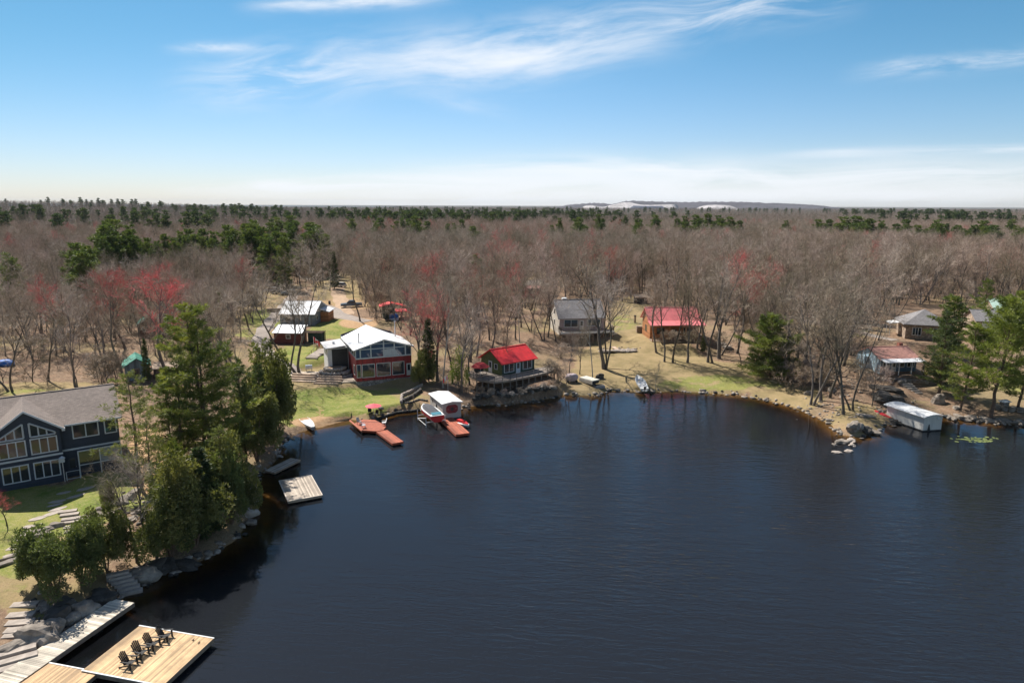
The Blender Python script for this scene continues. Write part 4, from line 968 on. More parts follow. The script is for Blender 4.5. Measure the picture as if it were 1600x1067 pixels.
def gable_x(root, w, d, he, hp, ov, mw, mr, z0=0.0, x0=0.0, y0=0.0, mw2=None, th=.13, ovx=None, ry=None):
    """walls and pitched roof, ridge along x; mw2 = material of the two gable ends"""
    ry = d / 2 if ry is None else ry; ovx = ov if ovx is None else ovx
    b_ = MB(); b_.add([(x0, y0, z0), (x0 + w, y0, z0), (x0 + w, y0 + d, z0), (x0, y0 + d, z0), (x0, y0, he), (x0 + w, y0, he), (x0 + w, y0 + d, he), (x0, y0 + d, he), (x0, y0 + ry, hp), (x0 + w, y0 + ry, hp)],
          [(0, 1, 5, 4), (2, 3, 7, 6), (4, 5, 9, 8), (6, 7, 8, 9)]); b_.mi = 1
    b_.add([(x0, y0, z0), (x0 + w, y0, z0), (x0 + w, y0 + d, z0), (x0, y0 + d, z0), (x0, y0, he), (x0 + w, y0, he), (x0 + w, y0 + d, he), (x0, y0 + d, he), (x0, y0 + ry, hp), (x0 + w, y0 + ry, hp)], [(1, 2, 6, 9, 5), (3, 0, 4, 8, 7)])
    b_.build('wall', [mw, mw2 or mw], root)
    s1 = (hp - he) / ry; s2 = (hp - he) / (d - ry); g = .012; m = MB()
    A_, B_ = x0 - ovx, x0 + w + ovx; yr = y0 + ry
    m.slab([(A_, y0 - ov, he - s1 * ov + g + th), (B_, y0 - ov, he - s1 * ov + g + th), (B_, yr, hp + g + th), (A_, yr, hp + g + th)], th)
    m.slab([(A_, yr, hp + g + th), (B_, yr, hp + g + th), (B_, y0 + d + ov, he - s2 * ov + g + th), (A_, y0 + d + ov, he - s2 * ov + g + th)], th)
    m.box(A_, B_, yr - .12, yr + .12, hp + g + th - .02, hp + g + th + .04)
    return m.build('roof', mr, root)
def shed_roof(root, pts, m, th=.12, name='roof'):
    return MB().slab([(x, y, z + th) for x, y, z in pts], th).build(name, m, root)
def railing(root, pts, h, m, post=.09, gap=1.5, rails=2, name='railing', balus=0.0, down=0.0):
    mb = MB()
    for a, b_ in zip(pts[:-1], pts[1:]):
        a, b_ = Vector(a), Vector(b_); L = (b_ - a).length; n = max(1, round(L / gap))
        for i in range(n + 1):
            p = a.lerp(b_, i / n); mb.bar(p - Vector((0, 0, down)), p + Vector((0, 0, h)), post)
        for r_ in range(rails):
            zz = Vector((0, 0, h - r_ * (h - .15) / max(1, rails - 1))); mb.bar(a + zz, b_ + zz, post * .7)
        if balus:
            for i in range(int(L / balus)):
                p = a.lerp(b_, (i + .5) * balus / L); mb.bar(p + Vector((0, 0, .12)), p + Vector((0, 0, h)), .035)
    return mb.build(name, m, root)

def wang0(a, b_): return math.degrees(math.atan2(b_[1] - a[1], b_[0] - a[0]))
# ---- navy house at the lower left
h_ = thing('house', 'navy blue two-storey house with brown shingle roof and a windowed gable at the left edge', 'house', (-48.9, 70.5, 2.28), 35.5)
gable_x(h_, 18.6, 12.4, 6.12, 8.42, .45, M_navy, M_shing, x0=-13.0, y0=.79, z0=-.5, ry=5.8)
g = MB(); g.add([(-5.9, 0, -.5), (0, 0, -.5), (0, 0, 6.1), (-2.95, 0, 8.25), (-5.9, 0, 6.1), (-5.9, 3, -.5), (0, 3, -.5), (0, 3, 6.1), (-2.95, 3, 8.25), (-5.9, 3, 6.1)],
      [(0, 1, 2, 3, 4), (1, 6, 7, 2), (5, 0, 4, 9)]); g.build('gable_wall', M_navy, h_)
g = MB(); g.slab([(-2.95, -.6, 8.50), (.45, -.6, 6.02), (.45, .55, 6.22), (.45, .60, 6.24), (-2.95, 6.35, 8.50)], .14); g.slab([(-2.95, -.6, 8.50), (-2.95, 6.35, 8.50), (-6.35, .60, 6.24), (-6.35, .55, 6.22), (-6.35, -.6, 6.02)], .14)
g.build('gable_roof', M_shing, h_)
g = MB(); g.slab([(-2.95, -.66, 8.50), (.50, -.66, 5.98), (.50, -.66, 5.76), (-2.95, -.66, 8.28)], .05, (0, 1, 0)); g.slab([(-2.95, -.66, 8.50), (-2.95, -.66, 8.28), (-6.4, -.66, 5.76), (-6.4, -.66, 5.98)], .05, (0, 1, 0))
g.box(.50, 5.9, .30, .35, 5.90, 6.08); g.box(.2, .5, -.6, .3, 5.72, 5.95); g.build('fascia', M_trimb, h_)
g = MB(); g.box(-5.9, 0.05, -.05, -.003, 3.0, 3.2).box(.05, 5.62, .74, .787, 3.0, 3.2); g.build('belly_band', M_trimb, h_)
for x in (-5.35, -2.6): window(h_, x, .8, 2.15, 1.65, 3, 1, trim=M_trimb, t=.12)
for x in (-5.4, -2.62): window(h_, x, 3.55, 2.2, 1.55, 3, 1, trim=M_trimb, t=.12)
poly_window(h_, [(-5.4, 5.42), (-3.2, 5.42), (-3.2, 6.95), (-5.4, 5.62)], [-4.7, -3.95], trim=M_trimb, t=.12)
poly_window(h_, [(-2.62, 5.42), (-.42, 5.42), (-.42, 5.62), (-2.62, 6.95)], [-1.87, -1.15], trim=M_trimb, t=.12)
window(h_, 1.25, 4.35, 2.3, 1.45, 2, 1, trim=M_trimb, y=.79, t=.12)
window(h_, 4.3, 4.35, 1.0, 1.45, 1, 1, trim=M_trimb, y=.79, t=.12)
door(h_, .35, .1, .9, 2.1, m=M_navy, y=.79)
pc = MB(); pc.box(1.35, 1.47, .3, .42, -.3, 2.9).box(5.5, 5.62, .3, .42, -.3, 2.9).box(3.4, 3.5, .3, .42, -.3, 2.9).box(1.35, 5.62, .3, .42, 2.8, 2.92).box(1.35, 5.62, .32, .40, 1.2, 1.3); po = pc.build('porch_frame', M_trimb, h_)
MB().box(3.5, 5.5, .35, .37, 1.3, 2.8).build('pane', mat('smoky_glass', (.18, .24, .30), .1, .15, 1.0), po)
MB().box(1.47, 3.4, .35, .37, 1.3, 2.8).build('pane', M_glass, po)
railing(h_, [(.1, -.4, 0), (1.35, -.4, 0)], 1.0, M_trimb, .06, 1.25, 2)
g = MB(); g.box(-9.2, -6.2, -.1, .75, 0, 2.3); g.build('entry_panel', M_lblue, h_)
t = thing('wall_lantern', 'small white lantern post at the corner of the navy house', 'lamp', (-48.75, 70.1, 2.2), 35); MB().tube([(0, 0, 0), (0, 0, 2.3)], .04).build('post', M_white, t); MB().box(-.22, .22, -.16, .16, 2.3, 2.75).add([(-.3, -.25, 2.75), (.3, -.25, 2.75), (.3, .25, 2.75), (-.3, .25, 2.75), (0, 0, 3.0)], [(0, 1, 4), (1, 2, 4), (2, 3, 4), (3, 0, 4), (3, 2, 1, 0)]).build('lantern', M_trimb, t)
def bench(name, label, loc, rot, m, w=1.6, back=True):
    t = thing(name, label, 'bench', loc, rot); s_ = MB()
    for i in range(3): s_.box(-w / 2, w / 2, -.05 + i * .16, .09 + i * .16, .42, .46)
    s_.build('seat', m, t)
    if back:
        s_ = MB()
        for i in range(3): s_.box(-w / 2, w / 2, .42, .46, .52 + i * .16, .64 + i * .16)
        s_.build('backrest', m, t)
    for sx in (-1, 1): MB().box(sx * (w / 2 - .12) - .04, sx * (w / 2 - .12) + .04, 0, .06, 0, .42).box(sx * (w / 2 - .12) - .04, sx * (w / 2 - .12) + .04, .38, .45, 0, .95 if back else .42).build('leg', m, t)
    return t
x, y, z = gr(52, 757); bench('bench', 'blue garden bench in the shade below the windows of the navy house', (x, y, z), 35, mat('blue_bench', (.06, .16, .40), .5), 1.9)

# ---- house with the white roof, red walls and glass gable by the lawn
h_ = thing('house', 'red lakeside house with a white metal roof and a glazed white gable above stone', 'house', (-26.71, 113.8, 2.1), 23.14)
Wd, HF, HE, HP, Lh = 9.75, 4.0, 5.6, 7.05, 15.3
b_ = MB(); b_.box(0, Wd, 0, Lh, 0, HF); b_.build('wall', M_redwall, h_)
b_ = MB(); b_.add([(.03, .05, HF), (Wd - .03, .05, HF), (Wd - .03, Lh, HF), (.03, Lh, HF), (.03, .05, HE), (Wd - .03, .05, HE), (Wd - .03, Lh, HE), (.03, Lh, HE), (Wd / 2, .05, HP), (Wd / 2, Lh, HP)],
               [(0, 1, 5, 8, 4), (1, 2, 6, 5), (2, 3, 7, 9, 6), (3, 0, 4, 7)]); b_.build('upper_wall', M_bluegrey, h_)
m = MB(); sl = (HP - HE) / (Wd / 2); ov = .42; th = .16
m.slab([(-ov, -.5, HE - sl * ov + th), (Wd / 2, -.5, HP + th), (Wd / 2, Lh, HP + th), (-ov, Lh * .80, HE - sl * ov + th)], th)
m.slab([(Wd / 2, -.5, HP + th), (Wd + ov, -.5, HE - sl * ov + th), (Wd + ov, Lh * .60, HE - sl * ov + th), (Wd * .86, Lh * .80, HE + .2 + th), (Wd / 2, Lh, HP + th)], th)
m.build('roof', M_rwhitey, h_)
m = MB(); m.slab([(-ov, -.52, HE - sl * ov + th), (Wd / 2, -.52, HP + th), (Wd / 2, -.52, HP - .08), (-ov, -.52, HE - sl * ov - .08)], .02, (0, 1, 0)); m.slab([(Wd / 2, -.52, HP + th), (Wd + ov, -.52, HE - sl * ov + th), (Wd + ov, -.52, HE - sl * ov - .08), (Wd / 2, -.52, HP - .08)], .02, (0, 1, 0)); m.build('fascia', M_steel, h_)
# glazed gable
gl_ = MB()
zr = lambda x: (HE + sl * x if x < Wd / 2 else HE + sl * (Wd - x)) - .12
for x0_, x1_ in ((.0, .1), (.72, .92), (2.55, 2.75), (Wd / 2 - .1, Wd / 2 + .1), (Wd - 3.1, Wd - 2.9), (Wd - 1.15, Wd - .95), (Wd - .1, Wd)):
    gl_.box(x0_, x1_, -.03, .045, HF, zr((x0_ + x1_) / 2))
gl_.box(0, Wd, -.06, .045, HF - .1, HF + .12).box(.9, Wd - 1.0, -.035, .045, HE - .12, HE + .03).box(2.6, Wd - 2.9, -.034, .045, HE + .70, HE + .8)
gw = gl_.build('glazing_frame', mat('grey_white_trim', (.60, .63, .66), .6, .1), h_)
MB().add([(.05, .02, HF + .02), (Wd - .05, .02, HF + .02), (Wd - .05, .02, HE - .05), (Wd / 2, .02, HP - .10), (.05, .02, HE - .05), (.05, .045, HF + .02), (Wd - .05, .045, HF + .02), (Wd - .05, .045, HE - .05), (Wd / 2, .045, HP - .10), (.05, .045, HE - .05)],
         [(0, 1, 2, 3, 4), (9, 8, 7, 6, 5), (0, 5, 6, 1), (1, 6, 7, 2), (2, 7, 8, 3), (3, 8, 9, 4), (4, 9, 5, 0)]).build('pane', mat('blue_glass', (.03, .06, .12), .05, .2, 1.0, spec=.9), gw)
MB().slab([(Wd / 2 + .12, .012, HF + .14), (Wd - 2.1, .012, HF + .14), (Wd - 3.0, .012, HE - .2), (Wd / 2 + .12, .012, HE - .25)], .006, (0, 1, 0)).build('curtain', M_curtain, gw)
window(h_, .18, .75, .6, 2.15, t=.09); window(h_, 1.1, .68, 2.05, 2.2); window(h_, 3.6, .68, 2.3, 2.2); window(h_, 6.35, .68, 2.0, 2.2); door(h_, 8.82, .35, .8, 2.15)
window(h_, -1.9, 1.0, .9, 1.6, T=Tm(0, 0, 0, -90)); window(h_, -1.6, 4.3, 1.0, .95, T=Tm(.03, 0, 0, -90)); window(h_, -3.4, 4.3, 1.2, .95, T=Tm(.03, 0, 0, -90)); window(h_, -5.4, 4.3, 1.2, .95, T=Tm(.03, 0, 0, -90))
MB().box(-.06, Wd + .06, -.10, Lh * .9, -1.5, -.004).build('foundation', M_fstone, h_)
# left rear annex with low roof and white wall
MB().box(-3.6, -.005, 7.2, 12.5, 0, 4.7).build('annex_wall', M_white, h_)
shed_roof(h_, [(-4.1, 6.4, 4.75), (-.46, 6.4, 5.1), (-.46, 12.9, 5.15), (-4.1, 12.9, 4.78)], mat('shaded_white_roof', (.45, .44, .44), .6, .15, 1.0, .15, pattern='ribs', pk=.45, axis='Y'), name='annex_roof')  # annex roof: shade on the white slope is put into its grey colour
MB().box(-2.9, -.1, 7.15, 7.195, .1, 4.5).build('porch_shade', M_dark, h_)  # dark sheet on the wall stands in for the shaded porch recess
window(h_, -9.0, 3.3, 1.0, 1.1, T=Tm(-3.6, 0, 0, -90))
for nm, p0, p1, rr in (('flue_pipe', (1.25, 3.3, 5.9), (1.25, 3.3, 7.6), .10), ('chimney_pipe', (8.9, 8.2, 5.7), (8.9, 8.2, 8.5), .13)):
    c_ = MB().tube([p0, p1], rr, 10).build(nm, M_steel, h_); MB().tube([(p1[0], p1[1], p1[2] + .02), (p1[0], p1[1], p1[2] + .2)], rr * 1.6, 10).build('cap', M_steel, c_)
MB().tube([(-2.2, 9.5, 4.9), (-2.2, 9.5, 5.5)], .22, 10).build('roof_vent', M_white, h_)
def loc2w(o_, p):
    a = o_.rotation_euler.z; return (o_.location.x + p[0] * math.cos(a) - p[1] * math.sin(a), o_.location.y + p[0] * math.sin(a) + p[1] * math.cos(a), o_.location.z + p[2])
# patio of pale stone with log terraces and stone steps beside that house
pa = [(-.1, .2), (-.1, 7), (-2.5, 7.1), (-4.6, 9.2), (-6.6, 11.0), (-10.2, 9.9), (-11.2, 6.6), (-7.6, 3.0), (-2.6, .3)]
W_ = [loc2w(h_, (x, y, 0)) for x, y in pa]
o = MB().slab([(x, y, 2.20) for x, y, z in W_], 1.1).build('patio', mat('pale_patio', (.56, .46, .36), .9, .2, 1.2, .3, pattern='stone', pk=.9)); tag(o, kind='structure')
t = thing('stone_terrace', 'curved rock terrace with planting against the red side wall of the white-roofed house', 'rock garden', loc2w(h_, (-2.6, 6.2, 0)), 23)
def rockmesh(rx, ry, rz, seed, sub=2, flat=.0, rough=.35):
    bm = bmesh.new(); bmesh.ops.create_icosphere(bm, subdivisions=sub, radius=1.0)
    for v in bm.verts:
        n = noise.noise(v.co * 1.1 + Vector((seed * 3.1, 0, 0))) * rough * 1.6 + noise.noise(v.co * 2.7 + Vector((0, seed * 1.7, 0))) * rough * .6
        v.co *= 1 + n
        if v.co.z > 1 - flat: v.co.z = 1 - flat + (v.co.z - 1 + flat) * .2
        v.co = Vector((v.co.x * rx, v.co.y * ry, v.co.z * rz))
    vs = [tuple(v.co) for v in bm.verts]; fs = [tuple(v.index for v in f.verts) for f in bm.faces]; bm.free(); return vs, fs
def rock(x, y, z, rx, ry, rz, label, m=None, rot=0, seed=None, flat=.25, group=None, name='boulder', cat='boulder', sub=3):
    vs, fs = rockmesh(rx, ry, rz, seed if seed is not None else (x * 1.3 + y) % 17, sub, flat)
    o = MB().add(vs, fs).build(name, m or M_rock, None, smooth=False, loc=(x, y, z), rot=rot); tag(o, label, cat, group); return o
for k in range(3):
    mm = MB(); rr = 2.9 - k * .75
    for i in range(13):
        a = R(150 + i * 16); vs, fs = rockmesh(.42, .34, .34, i + k * 9, 2, .3); c0 = Vector((rr * math.cos(a) * 1.15, rr * math.sin(a), .2 + .55 * k))
        mm.add([tuple(Vector(v) + c0) for v in vs], fs)
    mm.build('rock_tier', M_flag, t)
    MB().tube([(0, 0.2, -.2), (0, 0.2, .35 + .55 * k)], rr * .98, 16).build('soil', M_earth, t)
q1_ = at(487, 571, 2.1); q2_ = at(502, 550, 3.5); t = thing('stone_stairs', 'flight of stone steps climbing from the patio to the dark red shed', 'stairs', q1_, wang0(q1_, q2_) - 90)
for k in range(10):
    wx_, wy_, _ = loc2w(t, (0, k * .82 + .4, 0)); zz_ = gz(wx_, wy_) - 2.1 + .16; MB().box(-1.1, 1.1, k * .82, k * .82 + .62, zz_ - .5, zz_ + .05).build('step', M_flag, t)
railing(t, [(-1.4, 0, .2), (-1.4, 8.2, 1.7)], 1.0, M_maroon, .07, 1.4, 2)
t = thing('wooden_fence', 'brown picket fence closing the terrace behind the stone steps', 'fence', at(496, 545, 3.5), 14)
railing(t, [(0, 0, 0), (3.4, 0, 0)], 1.15, M_wbrown, .09, 1.1, 2, 'fence_rail', balus=.22); MB().box(0, 3.4, -.1, .1, -1.2, -.01).build('retaining_wall', M_fstone, t)
def timbers(name, label, px, py, rot, rows, L, cat='timber steps'):
    t = thing(name, label, cat, gr(px, py), rot)
    for k in range(rows):
        MB().box(-L / 2 + .15 * math.sin(k * 2.1), L / 2 + .3 * math.sin(k * 1.3), -.45 + k * .85, -.05 + k * .85, -.1 + .12 * k, .22 + .20 * k).build('timber', M_timber, t)
    return t
timbers('timber_terrace', 'stack of pale timber benches on the lawn below the twin-trunked tree', 468, 597, -8, 4, 4.6)
timbers('timber_terrace', 'weathered timber steps between the lawn and the stone patio', 510, 600, -6, 4, 4.2)
x, y, z = gr(483, 582); t = thing('patio_grill', 'pale grey covered grill on the stone patio beside the twin-trunked tree', 'grill', (x, y, 2.16), 20)
MB().box(-.6, .6, -.3, .3, .5, .95).build('body', M_steel, t); MB().tube([(-.58, 0, .96), (.58, 0, .96)], .29, 12).build('lid', M_trimb, t)
for sx in (-1, 1): MB().box(sx * .5 - .04, sx * .5 + .04, -.2, .2, 0, .5).build('leg', M_dark, t)
for i, (px, py, lb) in enumerate([(452, 622, 'flat grey rock on the left end of the lawn'), (443, 634, 'small dark stone on the lawn beside the cedar')]):
    x, y, z = gr(px, py); rock(x, y, z, .7, .5, .3, lb)
# low stone wall right of the house front and the black edging mat along the water
t = thing('stone_wall', 'dark curved stone wall between the lawn and the white boathouse', 'stone wall', (0, 0, 0))
def wall_run(pts, h, wdt, m, name, parent, n=14, sz=.38):
    mm = MB(); P_ = [Vector(p) for p in pts]; k = 0
    for a, b_ in zip(P_[:-1], P_[1:]):
        L = (b_ - a).length; c_ = max(1, int(L / sz))
        for i in range(c_):
            q = a.lerp(b_, (i + .5) / c_)
            for r_ in range(max(1, int(h / .3))):
                vs, fs = rockmesh(sz * .62, wdt * .5, .2, k, 2, .2); k += 1; mm.add([tuple(Vector(v) + q + Vector((0, 0, .12 + r_ * .28))) for v in vs], fs)
    return mm.build(name, m, parent)
wall_run([gr(627, 632), gr(628, 620), gr(640, 615), gr(660, 604)], .6, .5, M_flag, 'coping', t); 
wall_run([gr(630, 629), gr(645, 622), gr(658, 612)], .6, .9, M_rockd, 'dark_stones', t); wall_run([gr(632, 633), gr(645, 633), gr(655, 626), gr(668, 628)], .35, .5, M_rockd, 'dark_stones', t)
x, y, z = gr(646, 630); t = thing('rain_gauge_post', 'thin pale cross-shaped post on the lawn left of the boathouse', 'post', (x, y, z), 20); MB().box(-.04, .04, -.04, .04, 0, 1.5).build('post', M_timber, t); MB().box(-.35, .35, -.05, .05, 0, .05).build('foot', M_timber, t)
ed = MB(); ep = [at(*p, .25) for p in ((575, 662), (590, 655), (604, 650), (620, 645), (640, 643), (656, 641))]
for a, b_ in zip(ep[:-1], ep[1:]): ed.tube([a, b_], [.28, .28], 8)
o = ed.build('shore_edging', M_rubber, None, smooth=True); tag(o, 'black curved edging roll along the waterline between the red deck and the boat', 'edging')

# ---- workshop, shed and annex
h_ = thing('workshop', 'grey-blue workshop with a white metal roof beside the driveway', 'workshop', (-53.65, 155.79, 4.48), .8)
gable_x(h_, 7.85, 12.17, 2.6, 4.75, .3, M_bluegrey, M_rwhite, z0=-.6)
MB().box(7.9, 9.8, 5.5, 10.5, -.6, 2.3).build('annex_wall', M_log, h_); shed_roof(h_, [(7.8, 5.2, 2.95), (10.1, 5.2, 2.3), (10.1, 10.8, 2.3), (7.8, 10.8, 2.95)], M_rwhite, name='annex_roof')
door(h_, 5.6, 0, .95, 2.1, m=M_bluegrey); window(h_, 1.2, 1.0, 1.3, .9); window(h_, 2.0, 1.0, 1.1, .9, T=Tm(7.85, 0, 0, 90))
h_ = thing('shed', 'dark red shed with a white lean-to roof in front of the workshop', 'shed', (-48.97, 137.92, 3.79), -3.2)
MB().add([(0, 0, -.5), (5.7, 0, -.5), (5.7, 3.2, -.5), (0, 3.2, -.5), (0, 0, 2.3), (5.7, 0, 2.3), (5.7, 3.2, 3.25), (0, 3.2, 3.25)], [(0, 1, 5, 4), (1, 2, 6, 5), (2, 3, 7, 6), (3, 0, 4, 7)]).build('wall', M_maroon, h_)
shed_roof(h_, [(-.3, -.35, 2.25), (6.0, -.35, 2.25), (6.0, 3.4, 3.36), (-.3, 3.4, 3.36)], M_rwhite); window(h_, 2.6, 1.2, .75, .75); MB().box(-.9, -.01, 0, .8, 0, 1.0).build('lean_to_box', M_dark, h_)
t = thing('pergola', 'dark green pergola with plants right of the dark red shed', 'pergola', (-42.6, 137.6, 3.75), -3)
for x in (0, 3.6):
    for y in (0, 2.2): MB().box(x - .06, x + .06, y - .06, y + .06, -.4, 2.4).build('post', M_greendk, t)
g = MB()
for i in range(7): g.box(-.2, 3.8, i * .36, i * .36 + .08, 2.4, 2.5)
g.build('slats', M_wbrown, t); MB().box(.08, 3.5, 2.1, 2.16, 0, 2.2).build('screen', M_greendk, t)
def flag(x, y, z, hh, label, rot=0, s=1.0, hang=True):
    t = thing('flagpole', label, 'flag', (x, y, z), rot); MB().tube([(0, 0, 0), (0, 0, hh)], .035, 8).build('pole', M_white, t)
    m = MB(); n = 9; W3, H3 = 1.5 * s, .8 * s
    red, whi = [], []
    for i in range(n - 1):
        pts = []
        for j in (i, i + 1): u = j / (n - 1) * W3; pts.append((u * .55 if hang else u, .10 * math.sin(j * 1.2), -u * .55 if hang else 0))
        (a, b_) = pts; m.mi = 0 if i < 2 or i > 5 else 1
        m.slab([(a[0] + .04, a[1], hh + a[2]), (b_[0] + .04, b_[1], hh + b_[2]), (b_[0] + .04, b_[1], hh + b_[2] - H3), (a[0] + .04, a[1], hh + a[2] - H3)], .01, (0, 1, 0))
    c_ = m.build('flag', [M_red, M_white], t)
    lf = [(0, .3), (.06, .18), (.14, .2), (.12, .06), (.24, .1), (.2, 0), (.26, -.04), (.08, -.16), (.1, -.2), (.015, -.18), (.015, -.3)]; lf = lf + [(-a, b) for a, b in reversed(lf[1:])]
    u = .5 * W3; cx, cz = (u * .55 if hang else u), hh - (u * .55 if hang else 0) - H3 / 2
    MB().slab([(cx + .04 + a * s, -.14, cz + b * s) for a, b in lf], .02, (0, 1, 0)).build('leaf_emblem', M_red, c_); return t
x, y, z = gr(491, 553); flag(x, y, z, 3.4, 'red and white flag hanging beside the pergola at the top of the steps', 10, 1.3)

# ---- woodshed with red roofs
x, y, z = gr(600, 499); h_ = thing('woodshed', 'small dark woodshed with bright red split roofs among the trees', 'woodshed', (x, y, z), 18)
MB().box(0, 2.6, 0, 3.0, -.4, 3.0).build('wall', M_greendk, h_)
shed_roof(h_, [(-1.2, -.7, 3.0), (1.6, -.9, 3.7), (1.9, 3.2, 3.8), (-.8, 3.3, 3.1)], M_rred); shed_roof(h_, [(1.9, .5, 3.7), (5.4, -.2, 2.9), (5.6, 3.3, 2.9), (2.0, 3.6, 3.7)], M_rred, name='lower_roof'); shed_roof(h_, [(2.7, -1.6, 1.9), (5.4, -2.1, 1.9), (5.4, -.9, 2.4), (2.7, -.5, 2.4)], M_rred, name='lower_roof')
for p in ((5.2, 0), (5.2, 3), (2.9, -1.3), (5.2, -1.8)): MB().box(p[0] - .06, p[0] + .06, p[1] - .06, p[1] + .06, -.4, 1.95 if p[1] < -1 else 2.88).build('post', M_wbrown, h_)
x, y, z = gr(616, 500); t = thing('covered_machine', 'blue tarpaulin over a machine in front of the red-roofed woodshed', 'tarp', (x, y, z), 10)
vs, fs = rockmesh(1.1, .8, 1.0, 4, 3, .3, .2); MB().add([(a, b, c + .8) for a, b, c in vs], fs).build('tarp', M_bluecl, t, smooth=True); vs, fs = rockmesh(1.2, .9, .5, 7, 2, .3, .3); MB().add([(a, b - 1.2, c + .3) for a, b, c in vs], fs).build('base', M_steel, t)

# ---- green cabin on its timber deck
h_ = thing('cabin', 'small green cabin with a bright red metal roof on a raised shore deck', 'cabin', (-1.66, 113.0, 3.4), 38.38)
gable_x(h_, 7.17, 6.05, 2.3, 4.05, .45, M_greendk, M_rred, mw2=M_greenwall, z0=.02)
window(h_, .5, .55, 2.0, 1.45, 2, 1); door(h_, 3.0, .05, .95, 2.0, m=M_trimb); window(h_, 4.6, .55, 1.9, 1.45, 2, 1)
door(h_, -3.8, .05, .95, 2.05, T=Tm(0, 0, 0, -90)); window(h_, -2.1, .95, .7, .8, T=Tm(0, 0, 0, -90)); MB().box(-.1, .1, -.3, -.2, 0, 0).build('step', M_timber, h_) if False else None
t = thing('timber_deck', 'weathered curved timber deck on tall posts around the green cabin', 'deck', (-1.66, 113.0, 3.4), 38.38)
dk = [(-4.5, 4.2), (-4.6, 1.0), (-3.4, -2.3), (-.6, -3.0), (3.5, -2.9), (8.0, -2.6), (11.2, -1.8), (11.0, .6), (7.4, 1.0), (7.4, 6.3), (-2, 6.5)]
MB().slab([(x, y, 0) for x, y in dk], .14).build('floor', M_wgrey, t); MB().slab([(x, y, -.15) for x, y in [(a * 1.01, b * 1.02) for a, b in dk[:8]]], .22).build('beam', M_wgrey, t) if False else None
g = MB()
for a, b_ in zip(dk[:7], dk[1:8]): g.bar((*a, -.22), (*b_, -.22), .2)
g.build('fascia_beam', M_wood_old, t)
railing(t, [(*p, 0.01) for p in dk[:8]], .95, M_wgrey, .08, 1.25, 3)
for a, b_ in zip(dk[1:7], dk[2:8]):
    n = max(1, round(math.hypot(b_[0] - a[0], b_[1] - a[1]) / 1.3))
    for i in range(n):
        q = (a[0] + (b_[0] - a[0]) * i / n, a[1] + (b_[1] - a[1]) * i / n); MB().box(q[0] - .07, q[0] + .07, q[1] - .07, q[1] + .07, -3.3, -.15).build('post', M_wgrey, t)
x, y, z = loc2w(t, (-3.0, 2.2, 0)); 
def parasol(name, label, x, y, z, r_, hh, m, sag=.5, open_=True):
    t = thing(name, label, 'parasol', (x, y, z)); MB().tube([(0, 0, 0), (0, 0, hh)], .03, 8).build('pole', M_white, t); MB().tube([(0, 0, 0), (0, 0, .1)], .28, 12).build('base', M_dark, t)
    V_ = [(0, 0, hh)]; n = 8
    for ring, (rr, zz) in enumerate(((.5, .22), (1.0, sag))):
        for i in range(n * 2):
            a = math.pi * i / n; k = 1 if i % 2 == 0 else .94; V_.append((r_ * rr * k * math.cos(a), r_ * rr * k * math.sin(a), hh - zz - (0 if i % 2 == 0 else -.02)))
    V2 = [(a, b, c - .025) for a, b, c in V_]; F_ = []
    for i in range(n * 2):
        j = (i + 1) % (n * 2); F_ += [(0, 1 + i, 1 + j), (1 + i, 1 + n * 2 + i, 1 + n * 2 + j, 1 + j)]
    o_ = len(V_); F_ += [tuple(q + o_ for q in reversed(f)) for f in F_] + [(1 + n * 2 + i, 1 + n * 2 + i + o_, 1 + n * 2 + (i + 1) % (n * 2) + o_, 1 + n * 2 + (i + 1) % (n * 2)) for i in range(n * 2)]
    MB().add(V_ + V2, F_).build('canopy', m, t)
    for i in range(n): MB().tube([(0, 0, hh - .55), (r_ * .9 * math.cos(math.pi * 2 * i / n), r_ * .9 * math.sin(math.pi * 2 * i / n), hh - sag - .03)], .012, 4).build('rib', M_white, t)
    return t
parasol('parasol', 'drooping red canvas parasol at the left end of the cabin deck', x, y, z + .01, 1.6, 2.5, mat('red_canvas_dark', (.62, .06, .06), .8), .8)
t2 = thing('swing_seat', 'dark swing seat under the red parasol on the cabin deck', 'swing', loc2w(t, (-2.3, 3.3, 0)), 38); MB().box(-.9, .9, -.3, .3, .5, .62).build('seat', M_dark, t2); MB().box(-.9, .9, .3, .38, .62, 1.15).build('backrest', M_dark, t2)
for sx in (-1, 1): MB().bar((sx, -.6, 0), (sx, 0, 1.7), .07).bar((sx, .6, 0), (sx, 0, 1.7), .07).build('frame', M_dark, t2)

# ---- house with grey roof and deck
h_ = thing('house', 'cottage with a grey shingle roof, cream gable and raised front deck', 'house', (10.4, 147.56, 5.05), 9.5)
gable_x(h_, 10.14, 9.6, 2.75, 6.0, .4, M_pinksid, M_shingg, mw2=M_cream, z0=-3.2)
window(h_, 1.1, .75, 3.0, 1.5, 2, 1); door(h_, 4.5, .05, .95, 2.1); window(h_, 6.3, .9, 3.1, 1.3, 3, 1); window(h_, -5.3, 2.9, 1.0, 1.2, T=Tm(0, 0, 0, -90)); window(h_, -5.3, .5, 1.0, 1.2, T=Tm(0, 0, 0, -90))
MB().box(1.9, 2.9, 5.3, 6.4, 4.6, 6.4).build('chimney', M_white, h_)
t = thing('timber_deck', 'raised front deck with pale railing before the grey-roofed cottage', 'deck', (10.4, 147.56, 5.03), 9.5)
MB().box(-.3, 11.6, -2.8, -.02, -.16, 0).build('floor', M_wgrey, t); MB().box(-.35, 11.65, -2.88, -2.8, -.25, .12).build('fascia', M_white, t)
railing(t, [(-.2, -.1, .12), (-.2, -2.7, .12), (11.5, -2.7, .12), (11.5, -.1, .12)], .95, M_wgrey, .07, 1.5, 2, balus=.22)
